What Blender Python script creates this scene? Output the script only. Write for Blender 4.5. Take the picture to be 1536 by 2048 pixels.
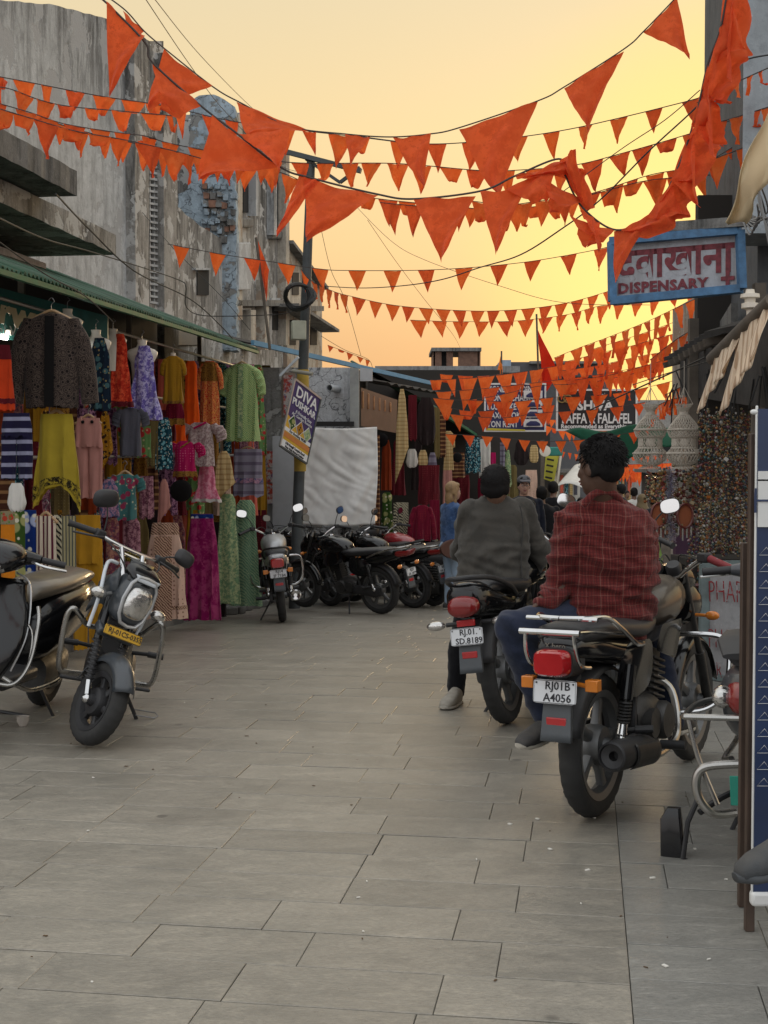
import bpy, bmesh, math, random
from mathutils import Vector, Matrix, noise
for _o in list(bpy.data.objects): bpy.data.objects.remove(_o)
C = bpy.context.scene.collection
R = math.radians; PI = math.pi; rnd = random.Random(7)
V = Vector
# ---------------- camera
EYE = 1.45; FPX = 2650.0; PITCH = math.atan(92/FPX)
cam = bpy.data.cameras.new('camera'); camo = bpy.data.objects.new('camera', cam); C.objects.link(camo)
camo.location = (0, 0, EYE); camo.rotation_euler = (PI/2-PITCH, 0, 0)
cam.sensor_fit = 'VERTICAL'; cam.sensor_height = 36; cam.lens = FPX/2048*36
cam.clip_start = .05; cam.clip_end = 2000
bpy.context.scene.camera = camo
sc = bpy.context.scene
sc.view_settings.view_transform = 'Standard'; sc.view_settings.look = 'None'
sc.view_settings.gamma = 1; sc.view_settings.use_curve_mapping = False
sc.view_settings.exposure = 0.74
sc.render.engine = 'CYCLES'
sc.cycles.use_denoising = True
sc.cycles.max_bounces = 6; sc.cycles.diffuse_bounces = 3; sc.cycles.transparent_max_bounces = 8
sc.render.resolution_x = 768; sc.render.resolution_y = 1024
# ---------------- sky: low dusty sun ahead and to the right, pale grey-blue overhead
SUN_EL = R(6); SUN_AZ = R(15)          # azimuth measured from +Y towards +X
sund = V((math.sin(SUN_AZ)*math.cos(SUN_EL), math.cos(SUN_AZ)*math.cos(SUN_EL), math.sin(SUN_EL)))
W = bpy.data.worlds.new('World'); sc.world = W; W.use_nodes = True
nt = W.node_tree; nt.nodes.clear(); N = nt.nodes.new; L = nt.links.new
out = N('ShaderNodeOutputWorld'); add = N('ShaderNodeMixShader'); add.inputs[0].default_value = .94
sky = N('ShaderNodeTexSky'); sky.sky_type = 'NISHITA'; sky.sun_disc = False
sky.sun_elevation = SUN_EL; sky.sun_rotation = SUN_AZ; sky.dust_density = 5; sky.air_density = 1.5
b1 = N('ShaderNodeBackground'); b1.inputs[1].default_value = .1
L(sky.outputs[0], b1.inputs[0])
tc = N('ShaderNodeTexCoord'); sep = N('ShaderNodeSeparateXYZ'); L(tc.outputs['Generated'], sep.inputs[0])
rampA = N('ShaderNodeValToRGB'); rampB = N('ShaderNodeValToRGB')
def setramp(r, pts):
    e = r.color_ramp.elements
    while len(e) > 1: e.remove(e[-1])
    e[0].position = pts[0][0]; e[0].color = (*pts[0][1], 1)
    for p, c in pts[1:]:
        q = e.new(p); q.color = (*c, 1)
setramp(rampA, [(0, (.47,.245,.108)), (.05, (.48,.278,.132)), (.09, (.495,.305,.155)), (.16, (.56,.388,.198)), (.24, (.555,.432,.236)), (.33, (.51,.424,.27)), (.45, (.62,.56,.42)), (.7, (.70,.70,.66)), (1, (.72,.74,.76))])
setramp(rampB, [(0, (.48,.46,.45)), (.1, (.60,.57,.56)), (.3, (.68,.70,.72)), (1, (.72,.74,.76))])
mxz = N('ShaderNodeMath'); mxz.operation = 'MAXIMUM'; mxz.inputs[1].default_value = 0; L(sep.outputs[2], mxz.inputs[0])
L(mxz.outputs[0], rampA.inputs[0]); L(mxz.outputs[0], rampB.inputs[0])
# facing factor: forward half of the sky is warm, the other half grey
ff = N('ShaderNodeMapRange'); ff.inputs[1].default_value = -.5; ff.inputs[2].default_value = .75
dotn = N('ShaderNodeVectorMath'); dotn.operation = 'DOT_PRODUCT'; dotn.inputs[1].default_value = (math.sin(SUN_AZ), math.cos(SUN_AZ), 0)
L(tc.outputs['Generated'], dotn.inputs[0]); L(dotn.outputs['Value'], ff.inputs[0])
mixs = N('ShaderNodeMix'); mixs.data_type = 'RGBA'; L(ff.outputs[0], mixs.inputs[0]); L(rampB.outputs[0], mixs.inputs[6]); L(rampA.outputs[0], mixs.inputs[7])
# glow round the sun
dg = N('ShaderNodeVectorMath'); dg.operation = 'DOT_PRODUCT'; gl = V((math.sin(R(15.5)), math.cos(R(15.5)), .14)).normalized(); dg.inputs[1].default_value = gl
L(tc.outputs['Generated'], dg.inputs[0])
mg = N('ShaderNodeMapRange'); mg.inputs[1].default_value = .970; mg.inputs[2].default_value = 1.0; mg.interpolation_type = 'SMOOTHERSTEP'
L(dg.outputs['Value'], mg.inputs[0])
mx2 = N('ShaderNodeMix'); mx2.data_type = 'RGBA'; L(mg.outputs[0], mx2.inputs[0]); L(mixs.outputs[2], mx2.inputs[6]); mx2.inputs[7].default_value = (.61, .47, .17, 1)
b2 = N('ShaderNodeBackground'); b2.inputs[1].default_value = 1.0; L(mx2.outputs[2], b2.inputs[0])
L(b1.outputs[0], add.inputs[1]); L(b2.outputs[0], add.inputs[2]); L(add.outputs[0], out.inputs[0])
sl = bpy.data.lights.new('sun', 'SUN'); sl.energy = .5; sl.angle = R(10); sl.color = (1, .72, .42)
so = bpy.data.objects.new('sun', sl); C.objects.link(so); so.rotation_euler = (-sund).to_track_quat('-Z', 'Y').to_euler()
so.location = (8, 30, 20)

# ---------------- helpers
def AT(px, py, Y):
    "point seen at photo pixel (px,py) lying at forward distance Y"
    x = (px-768)/FPX; u = -(py-1024)/FPX
    d = V((x, math.cos(PITCH)+u*math.sin(PITCH), -math.sin(PITCH)+u*math.cos(PITCH)))
    t = Y/d.y
    return V((0, 0, EYE)) + d*t
def gz(Y):
    if Y < 9: return 0.
    if Y < 17.5: return -.05*(Y-9)
    return -.425-.025*(Y-17.5)
def GP(px, py):
    "ground point under photo pixel"
    Y = 3.
    while Y < 120:
        if AT(px, py, Y).z <= gz(Y): break
        Y += .01
    p = AT(px, py, Y); p.z = gz(Y); return p
def tag(o, label=None, cat=None, group=None, kind=None):
    if label: o['label'] = label
    if cat: o['category'] = cat
    if group: o['group'] = group
    if kind: o['kind'] = kind
    return o
def thing(name, label, cat, loc=(0,0,0), rot=(0,0,0), group=None):
    o = bpy.data.objects.new(name, None); C.objects.link(o); o.empty_display_size = .1
    o.location = loc; o.rotation_euler = rot
    return tag(o, label, cat, group)
class MB:
    def __init__(s, M=None): s.v = []; s.f = []; s.M = M or Matrix()
    def add(s, vs, fs):
        n = len(s.v); s.v += [s.M @ V(p) for p in vs]; s.f += [tuple(i+n for i in f) for f in fs]; return s
    def box(s, c, d, rot=None):
        c = V(c); x, y, z = d[0]/2, d[1]/2, d[2]/2
        vs = [V((a*x, b*y, e*z)) for e in (-1,1) for b in (-1,1) for a in (-1,1)]
        if rot is not None:
            m = rot if isinstance(rot, Matrix) else Matrix.Rotation(rot[2],3,'Z') @ Matrix.Rotation(rot[1],3,'Y') @ Matrix.Rotation(rot[0],3,'X')
            vs = [m @ v for v in vs]
        return s.add([v+c for v in vs], [(0,2,3,1),(4,5,7,6),(0,1,5,4),(2,6,7,3),(0,4,6,2),(1,3,7,5)])
    def bar(s, a, b, w, h=None):
        "rectangular bar from a to b"
        a = V(a); b = V(b); h = h or w; d = (b-a); l = d.length
        q = d.to_track_quat('Y', 'Z').to_matrix()
        return s.box((a+b)/2, (w, l, h), q)
    def tube(s, pts, r, n=8, cap=True, closed=False):
        pts = [V(p) for p in pts]; m = len(pts); rs = r if isinstance(r, (list, tuple)) else [r]*m
        vs = []; up = None
        for i, p in enumerate(pts):
            if closed: d = pts[(i+1)%m]-pts[i-1]
            else: d = pts[min(i+1,m-1)]-pts[max(i-1,0)]
            if d.length < 1e-9: d = V((0,0,1))
            d.normalize()
            if up is None:
                up = V((0,0,1)) if abs(d.z) < .9 else V((1,0,0))
            a = d.cross(up)
            if a.length < 1e-6: a = d.orthogonal()
            a.normalize(); up = a.cross(d); b = up
            for k in range(n):
                t = 2*PI*k/n; vs.append(p+(a*math.cos(t)+b*math.sin(t))*rs[i])
        fs = []
        for i in range(m if closed else m-1):
            j = (i+1) % m
            for k in range(n):
                l = (k+1) % n; fs.append((i*n+k, i*n+l, j*n+l, j*n+k))
        if cap and not closed:
            fs.append(tuple(range(n-1,-1,-1))); fs.append(tuple((m-1)*n+k for k in range(n)))
        return s.add(vs, fs)
    def lathe(s, prof, n=16, M=None, close=False, cap=True):
        "prof: (radius, height) about Z, transformed by M"
        M = M or Matrix(); vs = []; fs = []; m = len(prof)
        for r, z in prof:
            for k in range(n):
                t = 2*PI*k/n; vs.append(M @ V((r*math.cos(t), r*math.sin(t), z)))
        for i in range(m if close else m-1):
            j = (i+1) % m
            for k in range(n):
                l = (k+1) % n; fs.append((i*n+k, i*n+l, j*n+l, j*n+k))
        if cap and not close:
            if prof[0][0] > 1e-5: fs.append(tuple(range(n-1,-1,-1)))
            if prof[-1][0] > 1e-5: fs.append(tuple((m-1)*n+k for k in range(n)))
        return s.add(vs, fs)
    def ell(s, c, r, n=12, m=8, rot=None):
        vs = []; c = V(c); r = V(r) if not isinstance(r, (int, float)) else V((r,r,r))
        rm = rot if rot is not None else Matrix.Identity(3)
        vs.append(c+rm@V((0,0,r.z)))
        for i in range(1, m):
            a = PI*i/m
            for k in range(n):
                t = 2*PI*k/n; vs.append(c+rm@V((r.x*math.sin(a)*math.cos(t), r.y*math.sin(a)*math.sin(t), r.z*math.cos(a))))
        vs.append(c+rm@V((0,0,-r.z))); fs = []
        for k in range(n): fs.append((0, 1+k, 1+(k+1)%n))
        for i in range(m-2):
            for k in range(n):
                a0 = 1+i*n; fs.append((a0+k, a0+n+k, a0+n+(k+1)%n, a0+(k+1)%n))
        b0 = 1+(m-2)*n; e = len(vs)-1
        for k in range(n): fs.append((b0+k, e, b0+(k+1)%n))
        return s.add(vs, fs)
    def cap(s, a, b, ra, rb, n=12):
        "tapered capsule"
        a = V(a); b = V(b); d = b-a; L_ = d.length
        M = Matrix.Translation(a) @ d.to_track_quat('Z', 'Y').to_matrix().to_4x4()
        pr = [(max(ra*math.sin(t), 0), -ra*math.cos(t)) for t in [PI/2*i/3 for i in range(4)]]
        pr += [(max(rb*math.cos(t), 0), L_+rb*math.sin(t)) for t in [PI/2*i/3 for i in range(4)]]
        pr[0] = (1e-4, -ra); pr[-1] = (1e-4, L_+rb)
        return s.lathe(pr, n, M)
    def loft(s, secs, n=16, cap=True, half=False):
        "secs: (centre, u half-vector, v half-vector, exponent)"
        vs = []; m = len(secs)
        for c, u, v, e in secs:
            c = V(c); u = V(u); v = V(v)
            for k in range(n):
                t = 2*PI*k/n; a = math.cos(t); b = math.sin(t)
                vs.append(c + u*math.copysign(abs(a)**(2/e), a) + v*math.copysign(abs(b)**(2/e), b))
        fs = []
        for i in range(m-1):
            for k in range(n):
                l = (k+1) % n; fs.append((i*n+k, i*n+l, i*n+n+l, i*n+n+k))
        if cap: fs.append(tuple(range(n-1,-1,-1))); fs.append(tuple((m-1)*n+k for k in range(n)))
        return s.add(vs, fs)
    def yloft(s, secs, n=16, x=0):
        "sections at y: (y, zcentre, halfwidth, halfheight, exponent)"
        return s.loft([((x, y, z), (w,0,0), (0,0,h), e) for y, z, w, h, e in secs], n)
    def prism(s, pts, d):
        "extrude polygon (3D points) by vector d"
        pts = [V(p) for p in pts]; n = len(pts); d = V(d)
        return s.add(pts+[p+d for p in pts], [tuple(range(n-1,-1,-1)), tuple(range(n, 2*n))]+[(i, (i+1)%n, n+(i+1)%n, n+i) for i in range(n)])
    def sheet(s, fn, nu, nv, th=None):
        vs = [fn(i/nu, j/nv) for j in range(nv+1) for i in range(nu+1)]
        w = nu+1; fs = [(j*w+i, j*w+i+1, (j+1)*w+i+1, (j+1)*w+i) for j in range(nv) for i in range(nu)]
        return s.add(vs, fs)
    def build(s, name, mat, parent=None, smooth=True, ang=35, bevel=0, solid=0, sub=0, world=False, kind=None, seg=2):
        me = bpy.data.meshes.new(name); me.from_pydata(s.v, [], s.f)
        bm = bmesh.new(); bm.from_mesh(me); bmesh.ops.recalc_face_normals(bm, faces=bm.faces); bm.to_mesh(me); bm.free()
        if mat: me.materials.append(mat)
        if smooth:
            me.polygons.foreach_set('use_smooth', [True]*len(me.polygons))
            if not sub: me.set_sharp_from_angle(angle=R(ang))
        o = bpy.data.objects.new(name, me); C.objects.link(o)
        if parent:
            o.parent = parent
            if world: o.matrix_parent_inverse = parent.matrix_basis.inverted()
        if solid: m = o.modifiers.new('s', 'SOLIDIFY'); m.thickness = solid; m.offset = 0
        if bevel: m = o.modifiers.new('b', 'BEVEL'); m.width = bevel; m.segments = seg; m.limit_method = 'ANGLE'; m.harden_normals = False
        if sub: m = o.modifiers.new('d', 'SUBSURF'); m.levels = sub; m.render_levels = sub
        if kind: o['kind'] = kind
        return o
def top(o, label, cat, group=None): return tag(o, label, cat, group)
def dup_child(o, parent, loc=None):
    c = o.copy(); C.objects.link(c); c.parent = parent
    if loc is not None: c.location = loc
    return c
def bez(pts, n=8):
    "Catmull-Rom through points"
    pts = [V(p) for p in pts]; out = []
    for i in range(len(pts)-1):
        p0 = pts[max(i-1,0)]; p1 = pts[i]; p2 = pts[i+1]; p3 = pts[min(i+2,len(pts)-1)]
        for k in range(n):
            t = k/n
            out.append(.5*((2*p1)+(p2-p0)*t+(2*p0-5*p1+4*p2-p3)*t*t+(3*p1-p0-3*p2+p3)*t**3))
    out.append(pts[-1]); return out
_fonts = {}
def text(s, size, mat, parent, M, name='lettering', ext=.002, align='CENTER', sx=1., bold=0., world=False, spacing=1., font=None):
    cu = bpy.data.curves.new('t', 'FONT'); cu.body = s; cu.size = size; cu.extrude = ext; cu.align_x = align; cu.align_y = 'CENTER'
    cu.resolution_u = 2; cu.offset = bold; cu.space_character = spacing
    if font: cu.font = font
    o = bpy.data.objects.new('t', cu); C.objects.link(o)
    dgx = bpy.context.evaluated_depsgraph_get(); me = bpy.data.meshes.new_from_object(o.evaluated_get(dgx))
    bpy.data.objects.remove(o)
    me.transform(M @ Matrix.Diagonal((sx, 1, 1, 1))); me.materials.clear(); me.materials.append(mat); me.name = name
    o = bpy.data.objects.new(name, me); C.objects.link(o)
    if parent:
        o.parent = parent
        if world: o.matrix_parent_inverse = parent.matrix_basis.inverted()
    return o
def frameM(o, x, y):
    "matrix whose local x,y axes lie along x,y (z = x cross y) at o"
    x = V(x).normalized(); z = x.cross(V(y)).normalized(); y = z.cross(x)
    return Matrix(((x.x,y.x,z.x,o[0]),(x.y,y.y,z.y,o[1]),(x.z,y.z,z.z,o[2]),(0,0,0,1)))
# ---------------- materials
def srgb(*c):
    return tuple(((v/255+.055)/1.055)**2.4 if v > 10 else v/255/12.92 for v in c)
MATS = {}
def newmat(name):
    m = bpy.data.materials.new(name); m.use_nodes = True; t = m.node_tree; b = t.nodes['Principled BSDF']
    return m, t, b
def mixc(t, fac, a, b, mode='MIX'):
    n = t.nodes.new('ShaderNodeMix'); n.data_type = 'RGBA'; n.blend_type = mode
    for i, v in ((0, fac), (6, a), (7, b)):
        if hasattr(v, 'links') or hasattr(v, 'is_linked'): t.links.new(v, n.inputs[i])
        elif i == 0: n.inputs[0].default_value = v
        else: n.inputs[i].default_value = (*v, 1) if len(v) == 3 else v
    return n.outputs[2]
def tnoise(t, scale, det=4, rough=.6, vec=None, dist=0, map_scale=None):
    n = t.nodes.new('ShaderNodeTexNoise'); n.inputs['Scale'].default_value = scale; n.inputs['Detail'].default_value = det
    n.inputs['Roughness'].default_value = rough; n.inputs['Distortion'].default_value = dist
    t.links.new(vec or coord(t, map_scale), n.inputs['Vector']); return n.outputs[0]
def coord(t, sc_=None, kind='Object'):
    c = t.nodes.new('ShaderNodeTexCoord').outputs[kind]
    if sc_:
        m = t.nodes.new('ShaderNodeMapping'); m.inputs['Scale'].default_value = sc_; t.links.new(c, m.inputs[0]); c = m.outputs[0]
    return c
def mrange(t, v, a, b, c=0., d=1.):
    n = t.nodes.new('ShaderNodeMapRange'); n.inputs[1].default_value = a; n.inputs[2].default_value = b; n.inputs[3].default_value = c; n.inputs[4].default_value = d
    t.links.new(v, n.inputs[0]); return n.outputs[0]
def bumpn(t, b, h, st=.3, dist=.01):
    n = t.nodes.new('ShaderNodeBump'); n.inputs['Strength'].default_value = st; n.inputs['Distance'].default_value = dist
    t.links.new(h, n.inputs['Height']); t.links.new(n.outputs[0], b.inputs['Normal']); return n
def M(name, col, rough=.6, metal=0., var=.12, nscale=6., bump=0., bscale=60., coat=0., spec=.5, dust=0., dustcol=(.22,.19,.15), transl=0.):
    if name in MATS: return MATS[name]
    m, t, b = newmat(name); MATS[name] = m
    nf = tnoise(t, nscale, 5, .65); f = mrange(t, nf, .3, .7, 0, 1)
    c = mixc(t, f, tuple(min(1, x*(1-var)) for x in col), tuple(min(1, x*(1+var)) for x in col))
    if dust:
        g = t.nodes.new('ShaderNodeNewGeometry'); s_ = t.nodes.new('ShaderNodeSeparateXYZ'); t.links.new(g.outputs['Normal'], s_.inputs[0])
        n2 = tnoise(t, 14, 6, .7); up = mrange(t, s_.outputs[2], -.3, 1, .15, 1)
        mu = t.nodes.new('ShaderNodeMath'); mu.operation = 'MULTIPLY'; t.links.new(up, mu.inputs[0]); t.links.new(mrange(t, n2, .3, .75, 0, dust), mu.inputs[1])
        c = mixc(t, mu.outputs[0], c, dustcol)
        r_ = mrange(t, mu.outputs[0], 0, .6, rough, min(1, rough+.4)); t.links.new(r_, b.inputs['Roughness'])
    else:
        t.links.new(mrange(t, nf, .2, .8, max(0, rough-.08), min(1, rough+.08)), b.inputs['Roughness'])
    t.links.new(c, b.inputs['Base Color'])
    b.inputs['Metallic'].default_value = metal; b.inputs['Coat Weight'].default_value = coat; b.inputs['Coat Roughness'].default_value = .08
    b.inputs['Specular IOR Level'].default_value = spec
    if bump: bumpn(t, b, tnoise(t, bscale, 4, .6), bump, .004)
    if transl:
        tr = t.nodes.new('ShaderNodeBsdfTranslucent'); t.links.new(c, tr.inputs[0]); mx = t.nodes.new('ShaderNodeMixShader'); mx.inputs[0].default_value = transl
        o = t.nodes['Material Output']; t.links.new(b.outputs[0], mx.inputs[1]); t.links.new(tr.outputs[0], mx.inputs[2]); t.links.new(mx.outputs[0], o.inputs[0])
    return m
def plaster(name, base, stain=(.05,.05,.05), amt=.6, patch=None, pscale=1.6, vertical=True, bump=.4, crack=0., seed=0., topz=None):
    "weathered painted wall: vertical water stains, mould, flaked patches with an edge"
    if name in MATS: return MATS[name]
    m, t, b = newmat(name); MATS[name] = m
    co = coord(t); mp = t.nodes.new('ShaderNodeMapping'); mp.inputs['Location'].default_value = (seed, seed, seed); t.links.new(co, mp.inputs[0]); co = mp.outputs[0]
    mv = t.nodes.new('ShaderNodeMapping'); mv.inputs['Scale'].default_value = (2.1, 2.1, .36); t.links.new(co, mv.inputs[0])
    n1 = tnoise(t, 1.9, 12, .78, mv.outputs[0], .35); n2 = tnoise(t, 1.1, 9, .7, co, .4); n3 = tnoise(t, 14, 6, .75, co)
    c = mixc(t, mrange(t, n2, .35, .65), tuple(x*.78 for x in base), base)
    c = mixc(t, mrange(t, n3, .35, .7, 0, .35), c, tuple(x*.5 for x in base))
    c = mixc(t, mrange(t, n1, .47, .64, 0, amt), c, stain)
    n5 = tnoise(t, 5.5, 10, .8, co); c = mixc(t, mrange(t, n5, .5, .62, 0, .45), c, tuple(x*.35 for x in base)); c = mixc(t, mrange(t, n5, .40, .36, 0, .35), c, tuple(min(1,x*1.45) for x in base))
    if topz:
        sz = t.nodes.new('ShaderNodeSeparateXYZ'); t.links.new(coord(t), sz.inputs[0]); mt = t.nodes.new('ShaderNodeMath'); mt.operation = 'MULTIPLY'; t.links.new(mrange(t, sz.outputs[2], topz[0], topz[1]), mt.inputs[0]); t.links.new(mrange(t, n1, .36, .56), mt.inputs[1]); c = mixc(t, mt.outputs[0], c, (.05,.05,.05))
    if patch:
        n4 = tnoise(t, pscale, 8, .62, co, .2); pm = mrange(t, n4, .545, .56)
        c = mixc(t, pm, c, patch)
    if crack:
        vo = t.nodes.new('ShaderNodeTexVoronoi'); vo.feature = 'DISTANCE_TO_EDGE'; vo.inputs['Scale'].default_value = crack
        wv = t.nodes.new('ShaderNodeVectorMath'); wv.operation = 'ADD'; nn = t.nodes.new('ShaderNodeTexNoise'); nn.inputs['Scale'].default_value = 3; nn.inputs['Detail'].default_value = 5
        t.links.new(co, nn.inputs[0]); t.links.new(co, wv.inputs[0]); t.links.new(nn.outputs['Color'], wv.inputs[1]); t.links.new(wv.outputs[0], vo.inputs['Vector'])
        c = mixc(t, mrange(t, vo.outputs[0], .0, .03, .85, 0), c, (.04,.04,.045))
    t.links.new(c, b.inputs['Base Color']); b.inputs['Roughness'].default_value = .92; b.inputs['Specular IOR Level'].default_value = .2
    ad = t.nodes.new('ShaderNodeMath'); ad.operation = 'ADD'; t.links.new(n3, ad.inputs[0]); t.links.new((mrange(t, n4, .54, .56, 1.2, 0) if patch else n2), ad.inputs[1])
    bumpn(t, b, ad.outputs[0], bump, .03)
    return m
_cl = [0]
def cloth(c1, c2=None, kind='plain', scale=30., c3=None, transl=.18, weave=.25, name=None):
    "printed textile"
    name = name or 'cloth_%d' % _cl[0]; _cl[0] += 1
    if name in MATS: return MATS[name]
    m, t, b = newmat(name); MATS[name] = m; co = coord(t)
    c2 = c2 or tuple(x*.75 for x in c1); base = mixc(t, mrange(t, tnoise(t, 5, 5, .6, co), .3, .7), tuple(x*.85 for x in c1), tuple(min(1,x*1.1) for x in c1)); c = base
    def vor(sc_, feat='F1', rand=1., vec=None):
        v = t.nodes.new('ShaderNodeTexVoronoi'); v.feature = feat; v.inputs['Scale'].default_value = sc_; v.inputs['Randomness'].default_value = rand; t.links.new(vec or co, v.inputs['Vector']); return v
    if kind == 'paisley':
        v = vor(scale); sn = t.nodes.new('ShaderNodeMath'); sn.operation = 'SINE'; ml = t.nodes.new('ShaderNodeMath'); ml.operation = 'MULTIPLY'; ml.inputs[1].default_value = 26; t.links.new(v.outputs[0], ml.inputs[0]); t.links.new(ml.outputs[0], sn.inputs[0])
        c = mixc(t, mrange(t, sn.outputs[0], .0, .6, 0, .7), c, c2); c = mixc(t, mrange(t, tnoise(t, scale*2.5, 4, .7, co), .52, .6, 0, .5), c, c2); c = mixc(t, mrange(t, v.outputs[0], .28, .2), c, c3 or c2)
    elif kind == 'floral':
        v = vor(scale, rand=.9); c = mixc(t, mrange(t, v.outputs[0], .42, .34), c, c2); v2 = vor(scale*1.7, rand=1.)
        c = mixc(t, mrange(t, v2.outputs[0], .26, .2), c, c3 or (.8,.75,.6))
    elif kind == 'dots':
        v = vor(scale, rand=.15); c = mixc(t, mrange(t, v.outputs[0], .24, .18), c, c2)
    elif kind in ('stripes', 'hstripes', 'check'):
        def wav(d, s_, lo, hi):
            w = t.nodes.new('ShaderNodeTexWave'); w.bands_direction = d; w.inputs['Scale'].default_value = s_; w.inputs['Distortion'].default_value = .25; w.inputs['Detail'].default_value = 1; t.links.new(co, w.inputs[0]); return mrange(t, w.outputs['Fac'], lo, hi)
        if kind != 'hstripes': c = mixc(t, wav('X', scale, .62, .72), c, c2)
        if kind != 'stripes':
            c = mixc(t, wav('Z', scale*.9, .7, .8), c, c2)
            if c3: c = mixc(t, wav('Z', scale*.33, .8, .85), c, c3)
    elif kind == 'zigzag':
        br = t.nodes.new('ShaderNodeTexWave'); br.wave_profile = 'TRI'; br.bands_direction = 'DIAGONAL'; br.inputs['Scale'].default_value = scale; br.inputs['Distortion'].default_value = 4; t.links.new(co, br.inputs[0])
        c = mixc(t, mrange(t, br.outputs['Fac'], .5, .6), c, c2); v = vor(scale*2.2); c = mixc(t, mrange(t, v.outputs[0], .2, .15), c, c3 or c2)
    elif kind == 'mottle':
        c = mixc(t, mrange(t, tnoise(t, scale, 6, .7, co), .45, .56), c, c2); c = mixc(t, mrange(t, tnoise(t, scale*2.3, 4, .7, co), .58, .62), c, c3 or c2)
    t.links.new(c, b.inputs['Base Color']); b.inputs['Roughness'].default_value = .88; b.inputs['Specular IOR Level'].default_value = .15
    b.inputs['Sheen Weight'].default_value = .15
    if weave: bumpn(t, b, tnoise(t, 90, 3, .7, co), weave, .003)
    if transl:
        tr = t.nodes.new('ShaderNodeBsdfTranslucent'); t.links.new(c, tr.inputs[0]); mx = t.nodes.new('ShaderNodeMixShader'); mx.inputs[0].default_value = transl
        o = t.nodes['Material Output']; t.links.new(b.outputs[0], mx.inputs[1]); t.links.new(tr.outputs[0], mx.inputs[2]); t.links.new(mx.outputs[0], o.inputs[0])
    return m
def emis(name, col, st):
    m, t, b = newmat(name); b.inputs['Emission Color'].default_value = (*col, 1); b.inputs['Emission Strength'].default_value = st; b.inputs['Base Color'].default_value = (*col, 1); return m
# ================= GROUND
SD = R(8.7); U = V((math.sin(SD), math.cos(SD), 0)); Vv = V((math.cos(SD), -math.sin(SD), 0))   # street along U, across Vv
def slabmat(name, a, b_, streak, rough=.5):
    m, t, b = newmat(name); MATS[name] = m
    g = t.nodes.new('ShaderNodeNewGeometry'); co = g.outputs['Position']
    info = t.nodes.new('ShaderNodeObjectInfo')
    mp = t.nodes.new('ShaderNodeMapping'); mp.inputs['Rotation'].default_value = (0,0,SD); mp.inputs['Scale'].default_value = (.9, 2.2, 1)
    t.links.new(co, mp.inputs[0])
    ao = t.nodes.new('ShaderNodeVectorMath'); ao.operation = 'ADD'; t.links.new(mp.outputs[0], ao.inputs[0])
    cb = t.nodes.new('ShaderNodeCombineXYZ'); mm = t.nodes.new('ShaderNodeMath'); mm.operation = 'MULTIPLY'; mm.inputs[1].default_value = 9
    t.links.new(info.outputs['Random'], mm.inputs[0]); t.links.new(mm.outputs[0], cb.inputs[0]); t.links.new(mm.outputs[0], cb.inputs[1]); t.links.new(cb.outputs[0], ao.inputs[1])
    n1 = tnoise(t, 2.2, 8, .65, ao.outputs[0], .8); n2 = tnoise(t, 55, 5, .7, ao.outputs[0]); n3 = tnoise(t, .9, 6, .6, co, .3); n4 = tnoise(t, 7, 6, .75, ao.outputs[0], 1.5)
    c = mixc(t, mrange(t, n1, .35, .65), a, b_)
    c = mixc(t, mrange(t, n4, .5, .66, 0, .65), c, streak)
    n6 = tnoise(t, 1.7, 9, .7, co, 1.2); c = mixc(t, mrange(t, n6, .52, .60, 0, .22), c, tuple(x*.5 for x in a)); n7 = tnoise(t, 16, 8, .8, ao.outputs[0], .5); c = mixc(t, mrange(t, n7, .55, .66, 0, .5), c, tuple(x*.6 for x in a)); c = mixc(t, mrange(t, n7, .40, .32, 0, .4), c, tuple(min(1,x*1.35) for x in b_))
    c = mixc(t, mrange(t, n2, .38, .66, 0, .5), c, tuple(x*.55 for x in a))
    c = mixc(t, mrange(t, n3, .5, .68, 0, .5), c, tuple(x*.62 for x in a))           # trodden-in grime
    sp = t.nodes.new('ShaderNodeTexVoronoi'); sp.inputs['Scale'].default_value = 1.7; t.links.new(co, sp.inputs[0])
    c = mixc(t, mrange(t, sp.outputs[0], .05, .03, 0, .6), c, (.05,.045,.04))
    hv = t.nodes.new('ShaderNodeHueSaturation'); t.links.new(mrange(t, info.outputs['Random'], 0, 1, .90, 1.10), hv.inputs['Value']); t.links.new(c, hv.inputs['Color'])
    t.links.new(hv.outputs[0], b.inputs['Base Color'])
    t.links.new(mrange(t, n4, .3, .7, rough-.08, rough+.15), b.inputs['Roughness']); b.inputs['Specular IOR Level'].default_value = .65
    ad = t.nodes.new('ShaderNodeMath'); ad.operation = 'ADD'; t.links.new(n2, ad.inputs[0]); t.links.new(n4, ad.inputs[1])
    bumpn(t, b, ad.outputs[0], .45, .006)
    return m
m_slab = slabmat('sandstone_slab', (.24,.222,.187), (.335,.302,.25), (.41,.365,.29), .34)
m_slab2 = slabmat('grey_sandstone', (.215,.21,.19), (.28,.268,.24), (.365,.348,.31), .40)
m_grout = M('grout', (.045,.041,.036), .95, var=.4, nscale=3)
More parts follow.
